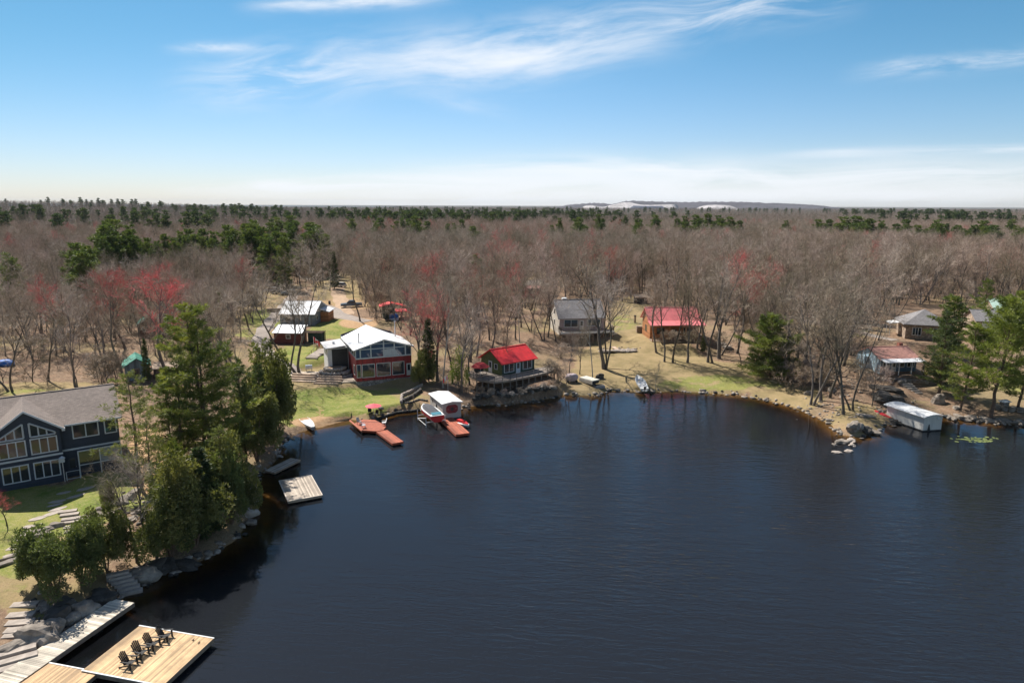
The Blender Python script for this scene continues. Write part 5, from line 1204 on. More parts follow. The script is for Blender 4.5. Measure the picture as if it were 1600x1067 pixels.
for x in (0, 2.3, 4.6, 6.9, 9.2, 11.3): MB().box(x - .08, x + .08, -2.7, -2.54, -3.4, -.17).build('post', M_wood_old, t)
t = thing('rock_steps', 'pile of flat rocks and a plank at the lower corner of the grey-roofed cottage shadow', 'rocks', gr(965, 549), 8); mm = MB()
for i in range(18):
    vs, fs = rockmesh(.8, .5, .25, i, 2, .3); c0 = Vector((-3.4 + i * .4, -.5 + .5 * math.sin(i * 2.3), .1 + .12 * (i % 3))); mm.add([tuple(Vector(v) + c0) for v in vs], fs)
mm.build('stones', M_flag, t); MB().box(-.6, .2, -.2, 2.6, .35, .5).build('plank', M_timber, t)

# ---- log cabin
h_ = thing('log_cabin', 'orange log cabin with a red metal roof painted sky-pale behind bare trees', 'cabin', (29.49, 140.82, 4.02), 3.3)
gable_x(h_, 10.6, 6.6, 3.9, 6.3, .5, M_log, M_rred_sky, y0=2.2, z0=-.6, ry=3.3)
shed_roof(h_, [(-.6, -.6, 3.35), (11.2, -.6, 3.35), (11.2, 2.0, 3.9), (-.6, 2.0, 3.9)], M_rred_sky, name='porch_roof'); 
for x in (0, 3.5, 7.0, 10.5): MB().tube([(x, -.3, -.4), (x, -.3, 3.34)], .13, 8).build('porch_post', M_log, h_)
MB().box(-.2, 10.8, -.4, 2.19, -.6, .12).build('porch_floor', M_wood_old, h_); MB().box(.2, 10.4, -.25, -.19, .9, 1.0).box(.2, 10.4, -.25, -.19, .4, .48).build('porch_rail', M_log, h_)
window(h_, 1.5, 1.2, 1.6, 1.2, 2, 1, y=2.2, trim=M_wbrown); door(h_, 4.8, .13, 1.0, 2.1, m=M_wbrown, y=2.2); window(h_, 7.3, 1.2, 1.6, 1.2, 2, 1, y=2.2, trim=M_wbrown); window(h_, -6.2, 1.3, 1.2, 1.2, T=Tm(0, 0, 0, -90), trim=M_wbrown)
def woodpile(px, py, L, rot, label, rows=5, r_=.14):
    x, y, z = gr(px, py); t = thing('woodpile', label, 'woodpile', (x, y, z), rot); mm = MB()
    for i in range(rows):
        for k in range(int(L / (2 * r_))): mm.tube([(k * 2 * r_, -.35 + random.uniform(-.05, .05), r_ + i * 1.8 * r_), (k * 2 * r_, .35, r_ + i * 1.8 * r_)], r_ * random.uniform(.8, 1.05), 6)
    mm.build('logs', M_wood_old, t); return t
woodpile(995, 520, 2.8, 5, 'stacked firewood left of the log cabin', 6); woodpile(1056, 520 + 14, 3.6, 0, 'grey firewood stacked in front of the log cabin porch', 5)
x, y, z = gr(1010, 475); h_ = thing('shed', 'little dark open shed behind the left corner of the log cabin', 'shed', (x - 3, y, z), 4); MB().box(0, 3.4, 0, 2.4, -.3, 1.7).build('wall', M_wbrown, h_); shed_roof(h_, [(-.3, -.4, 1.72), (3.7, -.4, 1.72), (3.7, 2.7, 2.2), (-.3, 2.7, 2.2)], M_wood_old); MB().box(.3, 3.1, -.03, -.003, .1, 1.4).build('opening_shade', M_dark, h_)  # dark panel on the solid front imitates the shade inside the shed
x, y, z = gr(992, 505); t = thing('stove_stump', 'black post stump on the slope left of the log cabin', 'post', (x, y, z)); MB().tube([(0, 0, 0), (0, 0, 1.6)], [.28, .22], 8).build('trunk', M_wood_old, t); MB().tube([(0, 0, 1.6), (0, 0, 1.9)], .3, 8).build('cap', M_dark, t)

# ---- brown shed far behind the green cabin
x, y, z = gr(808, 463); h_ = thing('barn', 'grey-brown barn with a pale red porch roof deep in the wood behind the grey cottage', 'barn', (x, y, z), 2)
gable_x(h_, 9.5, 7, 3.4, 4.4, .3, M_wbrown, M_wgrey, z0=-.5); MB().box(-.9, -.32, -.2, 7, 0, 4.0).build('end_wall', M_timber, h_)
shed_roof(h_, [(2.6, -2.6, 2.6), (8.6, -2.6, 2.6), (8.6, -.35, 3.2), (2.6, -.35, 3.2)], mat('faded_red', (.42, .2, .17), .8, .2), name='porch_roof')
for x in (2.8, 5.4, 8.4): MB().box(x - .07, x + .07, -2.4, -2.26, -.4, 2.6).build('post', M_timber, h_)
door(h_, 4.4, 0, 1.6, 2.1, m=M_wgrey, glazed=False)

# ---- cottage with faded red roof, stone house and roofs on the right
h_ = thing('cottage', 'low blue cottage with a faded red roof and white porch edge near the right shore', 'house', (64.6, 116.6, 3.5), 8)
gable_x(h_, 6.9, 6.4, 2.3, 3.7, .4, M_blue, M_shingp, mw2=M_lblue, z0=-.4)
shed_roof(h_, [(-.4, -1.9, 2.0), (7.3, -1.9, 2.0), (7.3, -.45, 2.3), (-.4, -.45, 2.3)], M_rwhite, th=.1, name='porch_roof')
for x in (-.2, 2.3, 4.7, 7.1): MB().box(x - .06, x + .06, -1.8, -1.68, -.4, 1.98).build('porch_post', M_white, h_)
window(h_, .5, .8, 1.1, 1.1); door(h_, 2.1, 0, .9, 2.0); window(h_, 3.4, .8, 1.1, 1.1); window(h_, 5.2, .8, 1.2, 1.1, 2, 1); window(h_, -3.9, .8, .9, 1.2, T=Tm(0, 0, 0, -90)); MB().box(6.0, 6.7, 3.6, 4.3, 2.6, 4.3).build('chimney', mat('chimney_brick', (.34, .14, .10), .9, .2), h_)
MB().box(-.9, -.003, 3.2, 5.4, -.4, 2.1).build('side_porch', M_lblue, h_)
h_ = thing('house', 'tan stone house with a hipped grey shingle roof above the right shore', 'house', (80.5, 137.5, 5.3), -17)
Ws, Ds = 8.0, 7.5; MB().box(0, Ws, 0, Ds, -.6, 3.3).build('wall', M_brick, h_)
e = .6; m = MB(); z0_, z1_ = 3.2, 5.9; A_ = [(-e, -e, z0_), (Ws + e, -e, z0_), (Ws + e, Ds + e, z0_), (-e, Ds + e, z0_)]; r1, r2 = (4.0, Ds / 2, z1_), (Ws - 4.0, Ds / 2, z1_)
m.add([*A_, r1, r2, *[(a, b, c - .15) for a, b, c in A_]], [(0, 1, 5, 4), (1, 2, 5), (2, 3, 4, 5), (3, 0, 4), (9, 8, 7, 6), (0, 6, 7, 1), (1, 7, 8, 2), (2, 8, 9, 3), (3, 9, 6, 0)]); m.build('roof', M_shingg, h_)
window(h_, 1.3, 1.0, 1.5, 1.5, 3, 1); window(h_, 5.0, 1.0, 1.5, 1.5, 2, 1); window(h_, -5, 1.1, 1.1, 1.2, T=Tm(0, 0, 0, -90)); shed_roof(h_, [(-2.4, 3.2, 2.6), (-.02, 3.2, 2.9), (-.02, 6.6, 2.9), (-2.4, 6.6, 2.6)], M_white, name='porch_roof')
for y in (3.4, 6.4): MB().box(-2.2, -2.1, y - .05, y + .05, -.4, 2.6).build('porch_post', M_white, h_)
h_ = thing('house', 'building with a pale green roof half hidden by pines at the upper right', 'house', (113, 158, 5.6), -14); gable_x(h_, 10, 8, 2.8, 4.8, .4, M_brick, M_rpgreen, z0=-.6); window(h_, 3, 1, 1.4, 1.2); window(h_, 8, 1, 1.4, 1.2)
h_ = thing('garage', 'low grey-roofed garage behind the stone house', 'garage', (100, 145, 5.4), -14); gable_x(h_, 9, 7, 2.6, 4.4, .4, M_brick, M_shingg, z0=-.6); door(h_, 1.0, 0, 2.6, 2.2, m=M_white, glazed=False)

# ---- houses with green roofs at the left
x, y, z = gr(218, 527); h_ = thing('house', 'house with a green metal roof and white gable edge behind the red maples', 'house', (x, y, gz(x, y)), 24)
def gable_y(root, w, d, he, hp, ov, mw, mr, z0=0, th=.13, fascia=None):
    MB().add([(0, 0, z0), (w, 0, z0), (w, d, z0), (0, d, z0), (0, 0, he), (w, 0, he), (w, d, he), (0, d, he), (w / 2, 0, hp), (w / 2, d, hp)], [(0, 1, 5, 8, 4), (1, 2, 6, 5), (2, 3, 7, 9, 6), (3, 0, 4, 7)]).build('wall', mw, root)
    s_ = (hp - he) / (w / 2); g = .012 + th; m = MB(); m.slab([(-ov, -ov, he - s_ * ov + g), (w / 2, -ov, hp + g), (w / 2, d + ov, hp + g), (-ov, d + ov, he - s_ * ov + g)], th); m.slab([(w / 2, -ov, hp + g), (w + ov, -ov, he - s_ * ov + g), (w + ov, d + ov, he - s_ * ov + g), (w / 2, d + ov, hp + g)], th); m.build('roof', mr, root)
    if fascia:
        m = MB(); y = -ov - .03; m.slab([(-ov, y, he - s_ * ov + g), (w / 2, y, hp + g), (w / 2, y, hp - .2), (-ov, y, he - s_ * ov - .2)], .025, (0, 1, 0)); m.slab([(w / 2, y, hp + g), (w + ov, y, he - s_ * ov + g), (w + ov, y, he - s_ * ov - .2), (w / 2, y, hp - .2)], .025, (0, 1, 0)); m.build('fascia', fascia, root)
gable_y(h_, 5.0, 5.5, 2.8, 4.6, .45, M_wbrown, M_rgreen, -.6, fascia=M_white); window(h_, .8, 1.1, 1.1, 1.0, 2, 1); window(h_, 3.0, 1.1, 1.1, 1.0, 2, 1)
x, y, z = at(196, 590, 3.9); h_ = thing('shed', 'small grey shed with a green roof among trees behind the navy house', 'shed', (x, y, gz(x, y)), 30); gable_y(h_, 3.6, 5, 2.4, 3.6, .35, M_bluegrey, M_rgreen, -.5); door(h_, 1.2, 0, 1, 2, m=M_wgrey)
x, y, z = at(240, 584, 3.9); h_ = thing('shed', 'low tan roofed shed beside the narrow cedar behind the navy house', 'shed', (x, y, gz(x, y)), 10); gable_x(h_, 3.6, 3, 1.7, 2.3, .3, M_wbrown, M_timber, z0=-.5)
x, y, z = gr(8, 572); t = thing('covered_machine', 'blue tarpaulin heap behind the dark forked tree at the left edge', 'tarp', (x, y, z)); vs, fs = rockmesh(1.5, .9, .7, 12, 3, .3, .25); MB().add([(a, b, c + .5) for a, b, c in vs], fs).build('tarp', M_bluecl, t, smooth=True)

# ------------------------------------------------------------------ distant hills and the quarry
def hill(name, prof, D, depth, m, low=324, kind='structure', rough=0.0, label=None, cat=None):
    """a long hill whose crest passes through the given sight lines at distance D, with slopes before and behind"""
    xs, zs = [], []
    for px, py in prof: r_ = ray(px, py); xs.append(r_[0] / r_[1] * D); zs.append(CAM_H + r_[2] / r_[1] * D)
    n = 160; X_ = np.linspace(xs[0], xs[-1], n); Zc = np.interp(X_, xs, zs); V = []
    g = np.random.RandomState(7)
    for j, (t, k) in enumerate([(-1, 0), (-.75, .25), (-.5, .55), (-.25, .85), (0, 1), (.5, .7), (1, 0)]):
        for i in range(n): V.append((X_[i], D + t * depth, 2 + (Zc[i] - 2) * k * (1 + (g.normal(0, rough) if 0 < k else 0))))
    F = [(j * n + i, j * n + i + 1, (j + 1) * n + i + 1, (j + 1) * n + i) for j in range(6) for i in range(n - 1)]
    o = bpy.data.objects.new(name, npmesh(name, V, [F], m)); C.objects.link(o); tag(o, label, cat, kind=kind); return o
M_hill = mat('wooded_hill', (0.065, 0.058, 0.068), 1.0, 0.45, 0.02, 0.0); M_ridge = mat('far_ridge', (0.085, 0.10, 0.11), 1.0, 0.2, 0.01, 0.0)
hill('hills', [(868, 325), (885, 320.5), (905, 318.8), (930, 317), (945, 318), (958, 319.5), (972, 315), (985, 314), (1010, 314.5), (1040, 315.5), (1075, 316), (1120, 315.6), (1170, 316.2), (1200, 317.5), (1240, 318.6), (1270, 320.5), (1295, 325)], 5200, 700, M_hill, rough=.035)
hill('hills', [(-300, 318), (-100, 317), (60, 318), (150, 318.5), (240, 320), (330, 320.3), (430, 321), (620, 322.5)], 7500, 900, M_ridge, rough=.02)
M_chalk = mat('quarry_stone', (0.42, 0.39, 0.385), 0.95, 0.5, 0.05, 0.0); M_chalkd = mat('quarry_face_stone', (0.17, 0.18, 0.23), 0.95, 0.3, 0.03, 0.0)
def blobhill(name, prof, base, D, depth, m):
    xs = [ray(px, py)[0] / ray(px, py)[1] * D for px, py in prof]; zt = [CAM_H + ray(px, py)[2] / ray(px, py)[1] * D for px, py in prof]; zb = CAM_H + ray(prof[0][0], base)[2] / ray(prof[0][0], base)[1] * D
    V = []; n = len(xs)
    for t, k in ((-1, 0), (-.4, .75), (0, 1), (1, .9)):
        for i in range(n): V.append((xs[i], D + t * depth, zb + (zt[i] - zb) * k))
    F = [(j * n + i, j * n + i + 1, (j + 1) * n + i + 1, (j + 1) * n + i) for j in range(3) for i in range(n - 1)]
    o = bpy.data.objects.new(name, npmesh(name, V, [F], m)); C.objects.link(o); tag(o, kind='structure')
blobhill('quarry', [(912, 325), (916, 321.5), (926, 321), (934, 322.5), (942, 323.5), (950, 322.6), (958, 320), (966, 318.5), (972, 316.5), (985, 316.3), (993, 318.5), (1002, 320.2), (1014, 320.6), (1030, 320.2), (1046, 319.6), (1056, 319.4), (1052, 325)], 328, 4450, 120, M_chalk)
blobhill('quarry', [(984, 325), (990, 321.3), (1010, 321.8), (1034, 321.8), (1040, 325)], 328, 4300, 20, M_chalkd)
blobhill('quarry', [(1092, 326.5), (1098, 323), (1105, 320.8), (1116, 320.3), (1130, 320.5), (1140, 321.2), (1148, 324), (1152, 326.5)], 328.5, 4300, 80, M_chalk)

# ------------------------------------------------------------------ docks, boats, boathouses
def wang(a, b_): return math.degrees(math.atan2(b_[1] - a[1], b_[0] - a[0]))
def dock(name, label, c0, c1, c3, z, mt, mf, th=.28, cat='dock', edge=.07, clamp=None, posts=True, boards='Y'):
    """plank dock: corner c0, along c0->c1 (length), c0->c3 (width), all seen pixels"""
    a, b_, c_ = at(*c0, z), at(*c1, z), at(*c3, z); L = math.hypot(b_[0] - a[0], b_[1] - a[1]); Wd_ = math.hypot(c_[0] - a[0], c_[1] - a[1]); ro = wang(a, b_)
    cr = (b_[0] - a[0]) * (c_[1] - a[1]) - (b_[1] - a[1]) * (c_[0] - a[0]); s_ = 1 if cr > 0 else -1
    t = thing(name, label, cat, (a[0], a[1], 0), ro); y0, y1 = (0, Wd_) if s_ > 0 else (-Wd_, 0)
    m = MB(); n = max(2, int(round((y1 - y0 if boards == 'Y' else L) / .15)))
    for i in range(n):
        if boards == 'Y': m.box(0.02, L - .02, y0 + (y1 - y0) * i / n + .006, y0 + (y1 - y0) * (i + 1) / n - .006, z - .04, z + random.uniform(-.002, .003))
        else: m.box(L * i / n + .006, L * (i + 1) / n - .006, y0 + .02, y1 - .02, z - .04, z + random.uniform(-.002, .003))
    m.build('deck_boards', mt, t)
    f = MB(); f.box(0, L, y0, y0 + edge, z - th, z - .042).box(0, L, y1 - edge, y1, z - th, z - .042).box(0, edge, y0 + edge, y1 - edge, z - th, z - .042).box(L - edge, L, y0 + edge, y1 - edge, z - th, z - .042); f.build('frame', mf, t)
    g = MB()
    for i in range(3):
        for j in (0, 1): g.box(L * (.1 + .3 * i), L * (.1 + .3 * i) + .9, (y0 + .3) if j == 0 else (y1 - .9), (y0 + .9) if j == 0 else (y1 - .3), -.25, z - th + .06)
    g.build('float', M_dark, t)
    if clamp == 'ends': MB().box(-.05, .05, y0 - .03, y1 + .03, z - .02, z + .034).box(L - .05, L + .05, y0 - .03, y1 + .03, z - .02, z + .034).build('edge_trim', M_white, t)
    elif clamp:
        MB().box(-.03, L + .03, y0 - .05, y0 + .05, z - .02, z + .035).box(-.03, L + .03, y1 - .05, y1 + .05, z - .02, z + .035).box(-.05, .05, y0 + .05, y1 - .05, z - .02, z + .034).box(L - .05, L + .05, y0 + .05, y1 - .05, z - .02, z + .034).build('edge_trim', clamp, t)
    return t, L, (y0, y1), ro
M_new = mat('new_boards', (0.52, 0.35, 0.19), 0.75, 0.30, 1.2, 0.2, pattern='planks', pk=0.145, axis='Y'); M_newx = mat('new_boards_x', (0.48, 0.31, 0.16), 0.7, 0.2, 1.2, 0.2, pattern='planks', pk=0.145, axis='Y')
M_gry = mat('grey_boards', (0.43, 0.36, 0.29), 0.85, 0.25, 1.0, 0.2, pattern='planks', pk=0.16, axis='Y'); M_pale = mat('pale_boards', (0.60, 0.53, 0.43), 0.85, 0.25, 1.0, 0.2, pattern='planks', pk=0.16, axis='X')
raft, RL, (ry0, ry1), rro = dock('dock', 'large new golden-plank swimming dock carrying four black chairs at the lower left', (128, 1047), (218, 977), (246, 1078), .6, M_new, M_wood_old, clamp='ends', th=.35)
raft_c = raft
dock('dock', 'smaller golden plank dock between the pale boardwalk and the large dock', (25, 1062), (68, 1033), (108, 1088), .55, M_newx, M_wood_old, clamp=M_white, th=.3) if False else None
dock('dock', 'smaller golden plank dock joining the pale boardwalk to the large dock', (20, 1066), (66, 1033), (104, 1090), .53, M_newx, M_wood_old, clamp='ends', th=.3)
dock('boardwalk', 'long narrow pale boardwalk along the rocks at the lower left shore', (-30, 1107), (210, 941), (-58, 1091), .62, M_pale, M_wood_old, cat='boardwalk', boards='X', th=.35)
dock('floating_dock', 'square grey plank floating dock with pale edges under the tall pine', (450, 783), (436, 751), (502, 771), .42, M_gry, M_timber, clamp=mat('pale_edge', (.58, .50, .42), .8, .15), cat='dock', boards='X')
dock('floating_dock', 'small weathered dock dappled with shade behind the square floating dock', (429, 738), (470, 718), (426, 731), .40, M_gry, M_wood_old, cat='dock', th=.25)
def adirondack(label, px, py, rot, z):
    x, y, _ = at(px, py, z); t = thing('adirondack_chair', label, 'chair', (x, y, z), rot, 'black chairs on the golden dock')   # faces -y
    m = MB()
    for i in range(6): m.add(*slat_box(-.27, .27, -.34 + i * .10, -.255 + i * .10, .36 - i * .022, .02))
    m.build('seat', M_blackp, t); m = MB()
    for i in range(5):
        xx = -.24 + i * .12; hh = .92 - .05 * abs(i - 2) ** 1.5; wv = .052
        m.slab([(xx - wv, .20, .24), (xx + wv, .20, .24), (xx * 1.12 + wv, .20 + hh * .42, .24 + hh * .9), (xx * 1.12 - wv, .20 + hh * .42, .24 + hh * .9)], .022, (0, 1, .3))
    m.bar((-.3, .36, .55), (.3, .36, .55), .05); m.build('backrest', M_blackp, t)
    for sx in (-1, 1):
        MB().slab([(sx * .40 - .07, -.38, .56), (sx * .40 + .07, -.38, .56), (sx * .36 + .04, .42, .54), (sx * .36 - .04, .42, .54)], .025).build('armrest', M_blackp, t)
        MB().box(sx * .36 - .025, sx * .36 + .025, -.36, -.24, 0, .535).build('leg', M_blackp, t)
        MB().slab([(sx * .30 - .02, -.36, .36), (sx * .30 + .02, -.36, .36), (sx * .30 + .02, .62, .09), (sx * .30 - .02, .62, .09)], .09).build('leg', M_blackp, t)
    return t
def slat_box(x0, x1, y0, y1, z, th):
    return [(x0, y0, z - th), (x1, y0, z - th), (x1, y1, z - th), (x0, y1, z - th), (x0, y0, z), (x1, y0, z), (x1, y1, z), (x0, y1, z)], [(0, 3, 2, 1), (4, 5, 6, 7), (0, 1, 5, 4), (1, 2, 6, 5), (2, 3, 7, 6), (3, 0, 4, 7)]
cr_ = rro - 0
for px, py, da, lb in ((203, 1040, 7, 'black slatted garden chair nearest the camera on the golden dock'), (221, 1024, -3, 'second black slatted chair from the camera on the golden dock'), (239, 1010.5, 3, 'third black slatted chair from the camera on the golden dock'), (259, 998, 14, 'farthest black slatted chair, turned towards the lake, on the golden dock')):
    adirondack(lb, px, py, rro + da, .605)
for k, (px, py) in enumerate(((302, 1000), (311, 1004))):
    x, y, _ = at(px, py, .61); t = thing('mooring_cleat', ('left' if k == 0 else 'right') + ' small reddish cleat at the far corner of the golden dock', 'cleat', (x, y, .605), rro); MB().tube([(-.14, 0, .09), (.14, 0, .09)], .025, 6).build('horn', M_wood_old, t); MB().box(-.05, .05, -.03, .03, 0, .08).build('base', M_wood_old, t)

def hull_mesh(L, Bm, Hh, bow=1.0, stern=.8, sheer=.15, flat=.5, n=14, th=.03, inner=True):
    """open boat: x from stern (0) to bow (L)"""
    V = []; F = []; prof = []
    for i in range(n + 1):
        t = i / n; bw = Bm / 2 * (stern + (1 - stern) * math.sin(min(1, t / .45) * math.pi / 2)) * (1 - max(0, (t - .5) / .5) ** (2.2 * bow)) + .01
        kz = .0 + Hh * .55 * max(0, (t - .7) / .3) ** 2; sz_ = Hh * (1 + sheer * t ** 2); x = t * L
        prof.append([(x, -bw, sz_), (x, -bw * .92, kz + (sz_ - kz) * .45), (x, -bw * flat, kz + .03), (x, 0, kz), (x, bw * flat, kz + .03), (x, bw * .92, kz + (sz_ - kz) * .45), (x, bw, sz_)])
    k = 7
    for p in prof: V += p
    for i in range(n): F += [(i * k + j, i * k + j + 1, (i + 1) * k + j + 1, (i + 1) * k + j) for j in range(k - 1)]
    F.append(tuple(range(k)))
    if inner:
        o = len(V)
        for p in prof: V += [(x, y * .93, z + (0 if a in (0, 6) else .05)) for a, (x, y, z) in enumerate(p)]
        for i in range(n): F += [(o + i * k + j + 1, o + i * k + j, o + (i + 1) * k + j, o + (i + 1) * k + j + 1) for j in range(k - 1)]
        F.append(tuple(o + q for q in reversed(range(k))))
        for i in range(n): F += [(i * k, (i + 1) * k, o + (i + 1) * k, o + i * k), (i * k + 6, o + i * k + 6, o + (i + 1) * k + 6, (i + 1) * k + 6)]
    return V, F
def rowboat(name, label, p_stern, p_bow, z, m, mi_, cat='boat', Bm=1.4, Hh=.5, tilt=0, motor=False, benches=3, zoff=0.0, over=False):
    a, b_ = at(*p_stern, z), at(*p_bow, z); L = math.hypot(b_[0] - a[0], b_[1] - a[1]); t = thing(name, label, cat, (a[0], a[1], z + zoff), wang(a, b_)); t.rotation_euler.y = R(tilt)
    V, F = hull_mesh(L, Bm, Hh, inner=not over, stern=.35 if name == 'rowboat' else .8); MB().add(V, F).build('hull', m, t, smooth=False)
    for i in range(benches): x = L * (.18 + .25 * i); MB().box(x, x + .28, -Bm * .43, Bm * .43, Hh * .62, Hh * .7).build('seat', mi_, t)
    g = MB(); P1 = [(L * i / 10, s_) for i in range(11) for s_ in (1,)]
    if name == 'rowboat':
        n_ = 14; pts = [V[i * 7] for i in range(n_ + 1)] + [V[i * 7 + 6] for i in reversed(range(n_ + 1))]; MB().slab([(x, y * .9, z_ - .06) for x, y, z_ in pts], .03).build('deck', m, t)
    if motor:
        o_ = MB().box(-.32, -.02, -.16, .16, Hh * .9, Hh * .9 + .42).build('outboard_motor', M_blackp, t); MB().box(-.26, -.12, -.05, .05, -.1, Hh * .9).build('leg', M_blackp, o_)
    return t, L
rowboat('rowboat', 'white rowboat half pulled up on the sandy beach', (489, 672), (468, 655), .12, M_white, M_steel, Bm=1.5, Hh=.55, tilt=-2)
rowboat('fishing_boat', 'small open white boat with a black outboard at the grassy shore', (1007, 612), (995, 594), .55, M_white, M_steel, Bm=1.7, Hh=.6, motor=True, tilt=-3)
x, y, z = gr(234, 846); a = at(216, 852, z); b_ = at(256, 836, z); t = thing('canoe', 'teal canoe lying among the cedars at the lower left', 'canoe', (a[0], a[1], z + .22), wang(a, b_))
V, F = hull_mesh(4.6, .85, .38, stern=.12, inner=True); MB().add(V, F).build('hull', M_teal, t)
for xx in (1.2, 3.2): MB().box(xx, xx + .2, -.36, .36, .26, .3).build('seat', M_timber, t)
a = at(1366, 641, 1.0); b_ = at(1391, 657, .2); t = thing('kayak', 'long bright red kayak sliding down the bank left of the white boathouse', 'kayak', (b_[0], b_[1], .35), wang(b_, a)); t.rotation_euler.y = R(-8)
V, F = hull_mesh(math.hypot(a[0] - b_[0], a[1] - b_[1]), .75, .30, stern=.2, inner=False); n_ = 15
MB().add(V, F + [tuple([i * 7 for i in range(n_)] + [i * 7 + 6 for i in reversed(range(n_))])]).build('hull', M_red, t); MB().tube([(2.0, 0, .33), (2.0, 0, .37)], .22, 12).build('cockpit', M_dark, t)

# runabout on a lift
a = at(684, 658, 1.0); b_ = at(657, 636, 1.0); ro = wang(a, b_); LB = min(6.4, math.hypot(a[0] - b_[0], a[1] - b_[1]))
t = thing('speedboat', 'red and white speedboat under a black cover on its lift beside the boathouse', 'boat', (a[0], a[1], .85), ro)
V, F = hull_mesh(LB, 2.3, .95, stern=.9, sheer=.12, inner=False)
m = MB(); m.add(V, F); o = m.build('hull', [M_red, M_white], t)
for p in o.data.polygons:
    c_ = p.center; p.material_index = 1 if c_.z < .35 else 0
zt_ = lambda x: .95 * (1 + .12 * (x / LB) ** 2)
m = MB(); n_ = 14; pts = [V[i * 7] for i in range(n_ + 1)] + [V[i * 7 + 6] for i in reversed(range(n_ + 1))]; m.slab([(x, y, z + .07) for x, y, z in pts], .065); m.build('gunwale_deck', M_white, t)
cv = []; 
for i in range(2, 13): bw = abs(V[i * 7][1]) * .80; x = V[i * 7][0]; cv.append((x, bw))
Vc = []; Fc = []
for i, (x, bw) in enumerate(cv):
    pk_h = .22 + .20 * math.sin(i / 10 * math.pi); Vc += [(x, -bw, zt_(x) + .072), (x, -bw * .6, zt_(x) + .072 + pk_h), (x, bw * .6, zt_(x) + .072 + pk_h), (x, bw, zt_(x) + .072)]
for i in range(len(cv) - 1): Fc += [(i * 4 + j, i * 4 + j + 1, (i + 1) * 4 + j + 1, (i + 1) * 4 + j) for j in range(3)]
Fc += [(0, 1, 2, 3), tuple(len(Vc) - 4 + j for j in (3, 2, 1, 0))]
MB().add(Vc, Fc).build('cover', mat('black_canvas', (.075, .075, .085), .8, .2, 3), t); MB().slab([(.25, -.75, 1.10), (.9, -.75, 1.30), (.9, .75, 1.30), (.25, .75, 1.10)], .02).build('windscreen', mat('teal_glass', (.12, .30, .36), .1, .1), t)
t = thing('boat_lift', 'white metal cradle lift holding the red speedboat', 'boat lift', (a[0], a[1], 0), ro)
for sx in (.9, LB - 1.6):
    for sy in (-1.5, 1.5): MB().tube([(sx, sy, -1.6), (sx, sy, 1.5)], .06, 8).build('post', M_white, t)
    MB().bar((sx, -1.5, .72), (sx, 1.5, .72), .12).build('cross_beam', M_white, t)
for sy in (-1.5, 1.5): MB().bar((.9, sy, 1.4), (LB - 1.6, sy, .3), .07).bar((.9, sy, .3), (LB - 1.6, sy, .3), .07).build('side_rail', M_white, t)
# left boathouse with the dark red sign
t = thing('boathouse', 'small beige boathouse with a white roof and a dark red sign over the water', 'boathouse', (-10.38, 98.57, .3), 24.83)
MB().box(0, 2.94, 0, 6.06, -.5, 2.32).build('wall', M_beige, t); m = MB(); m.slab([(-.22, -.3, 2.50), (1.47, -.3, 2.72), (1.47, 6.3, 2.72), (-.22, 6.3, 2.50)], .09); m.slab([(1.47, -.3, 2.72), (3.16, -.3, 2.50), (3.16, 6.3, 2.50), (1.47, 6.3, 2.72)], .09); m.build('roof', M_rwhitey, t)
MB().add([(0, 0, 2.32), (2.94, 0, 2.32), (1.47, 0, 2.60), (0, 6.06, 2.32), (2.94, 6.06, 2.32), (1.47, 6.06, 2.60)], [(0, 1, 2), (3, 5, 4), (0, 2, 5, 3), (1, 4, 5, 2)]).build('gable', M_beige, t)
sg = MB().slab([(.55, -.02, 1.15), (.9, -.02, .85), (2.05, -.02, .85), (2.4, -.02, 1.15), (2.4, -.02, 1.85), (2.05, -.02, 2.15), (.9, -.02, 2.15), (.55, -.02, 1.85)], .05, (0, -1, 0)).build('sign', mat('sign_red', (.22, .03, .035), .6, .15), t)
em = MB(); em.slab([(1.475 + .30 * math.cos(a_) * (1 if i % 2 else .75), -.072, 1.5 + .36 * math.sin(a_) * (1 if i % 2 else .75)) for i, a_ in enumerate([k * math.pi / 8 for k in range(16)])], .02, (0, -1, 0)); em.build('emblem', M_dark, sg)
em = MB(); em.slab([(.75, -.072, 1.45), (.95, -.072, 1.45), (.95, -.072, 1.56), (.75, -.072, 1.56)], .012, (0, -1, 0)).slab([(2.0, -.072, 1.45), (2.2, -.072, 1.45), (2.2, -.072, 1.56), (2.0, -.072, 1.56)], .012, (0, -1, 0)); em.build('emblem', mat('sign_pale', (.45, .2, .18), .6, .1), sg)
window(t, -3.0, 1.1, .35, .5, T=Tm(0, 0, 0, -90), trim=M_dark, t=.04); MB().box(-.06, -.004, 4.6, 4.8, 1.5, 1.9).build('lamp', M_dark, t); MB().box(-.05, 3.0, -.06, 6.1, -.5, .05).build('base', M_dark, t)
dock('dock', 'narrow red plank dock in front of the beige boathouse', (712, 679), (683, 651), (727, 673), .48, M_reddeck, M_redtrim, th=.3)
x, y, z = gr(700, 617); flag(x, y, z, 3.4, 'small red and white flag on the bank behind the beige boathouse', 200, .9)
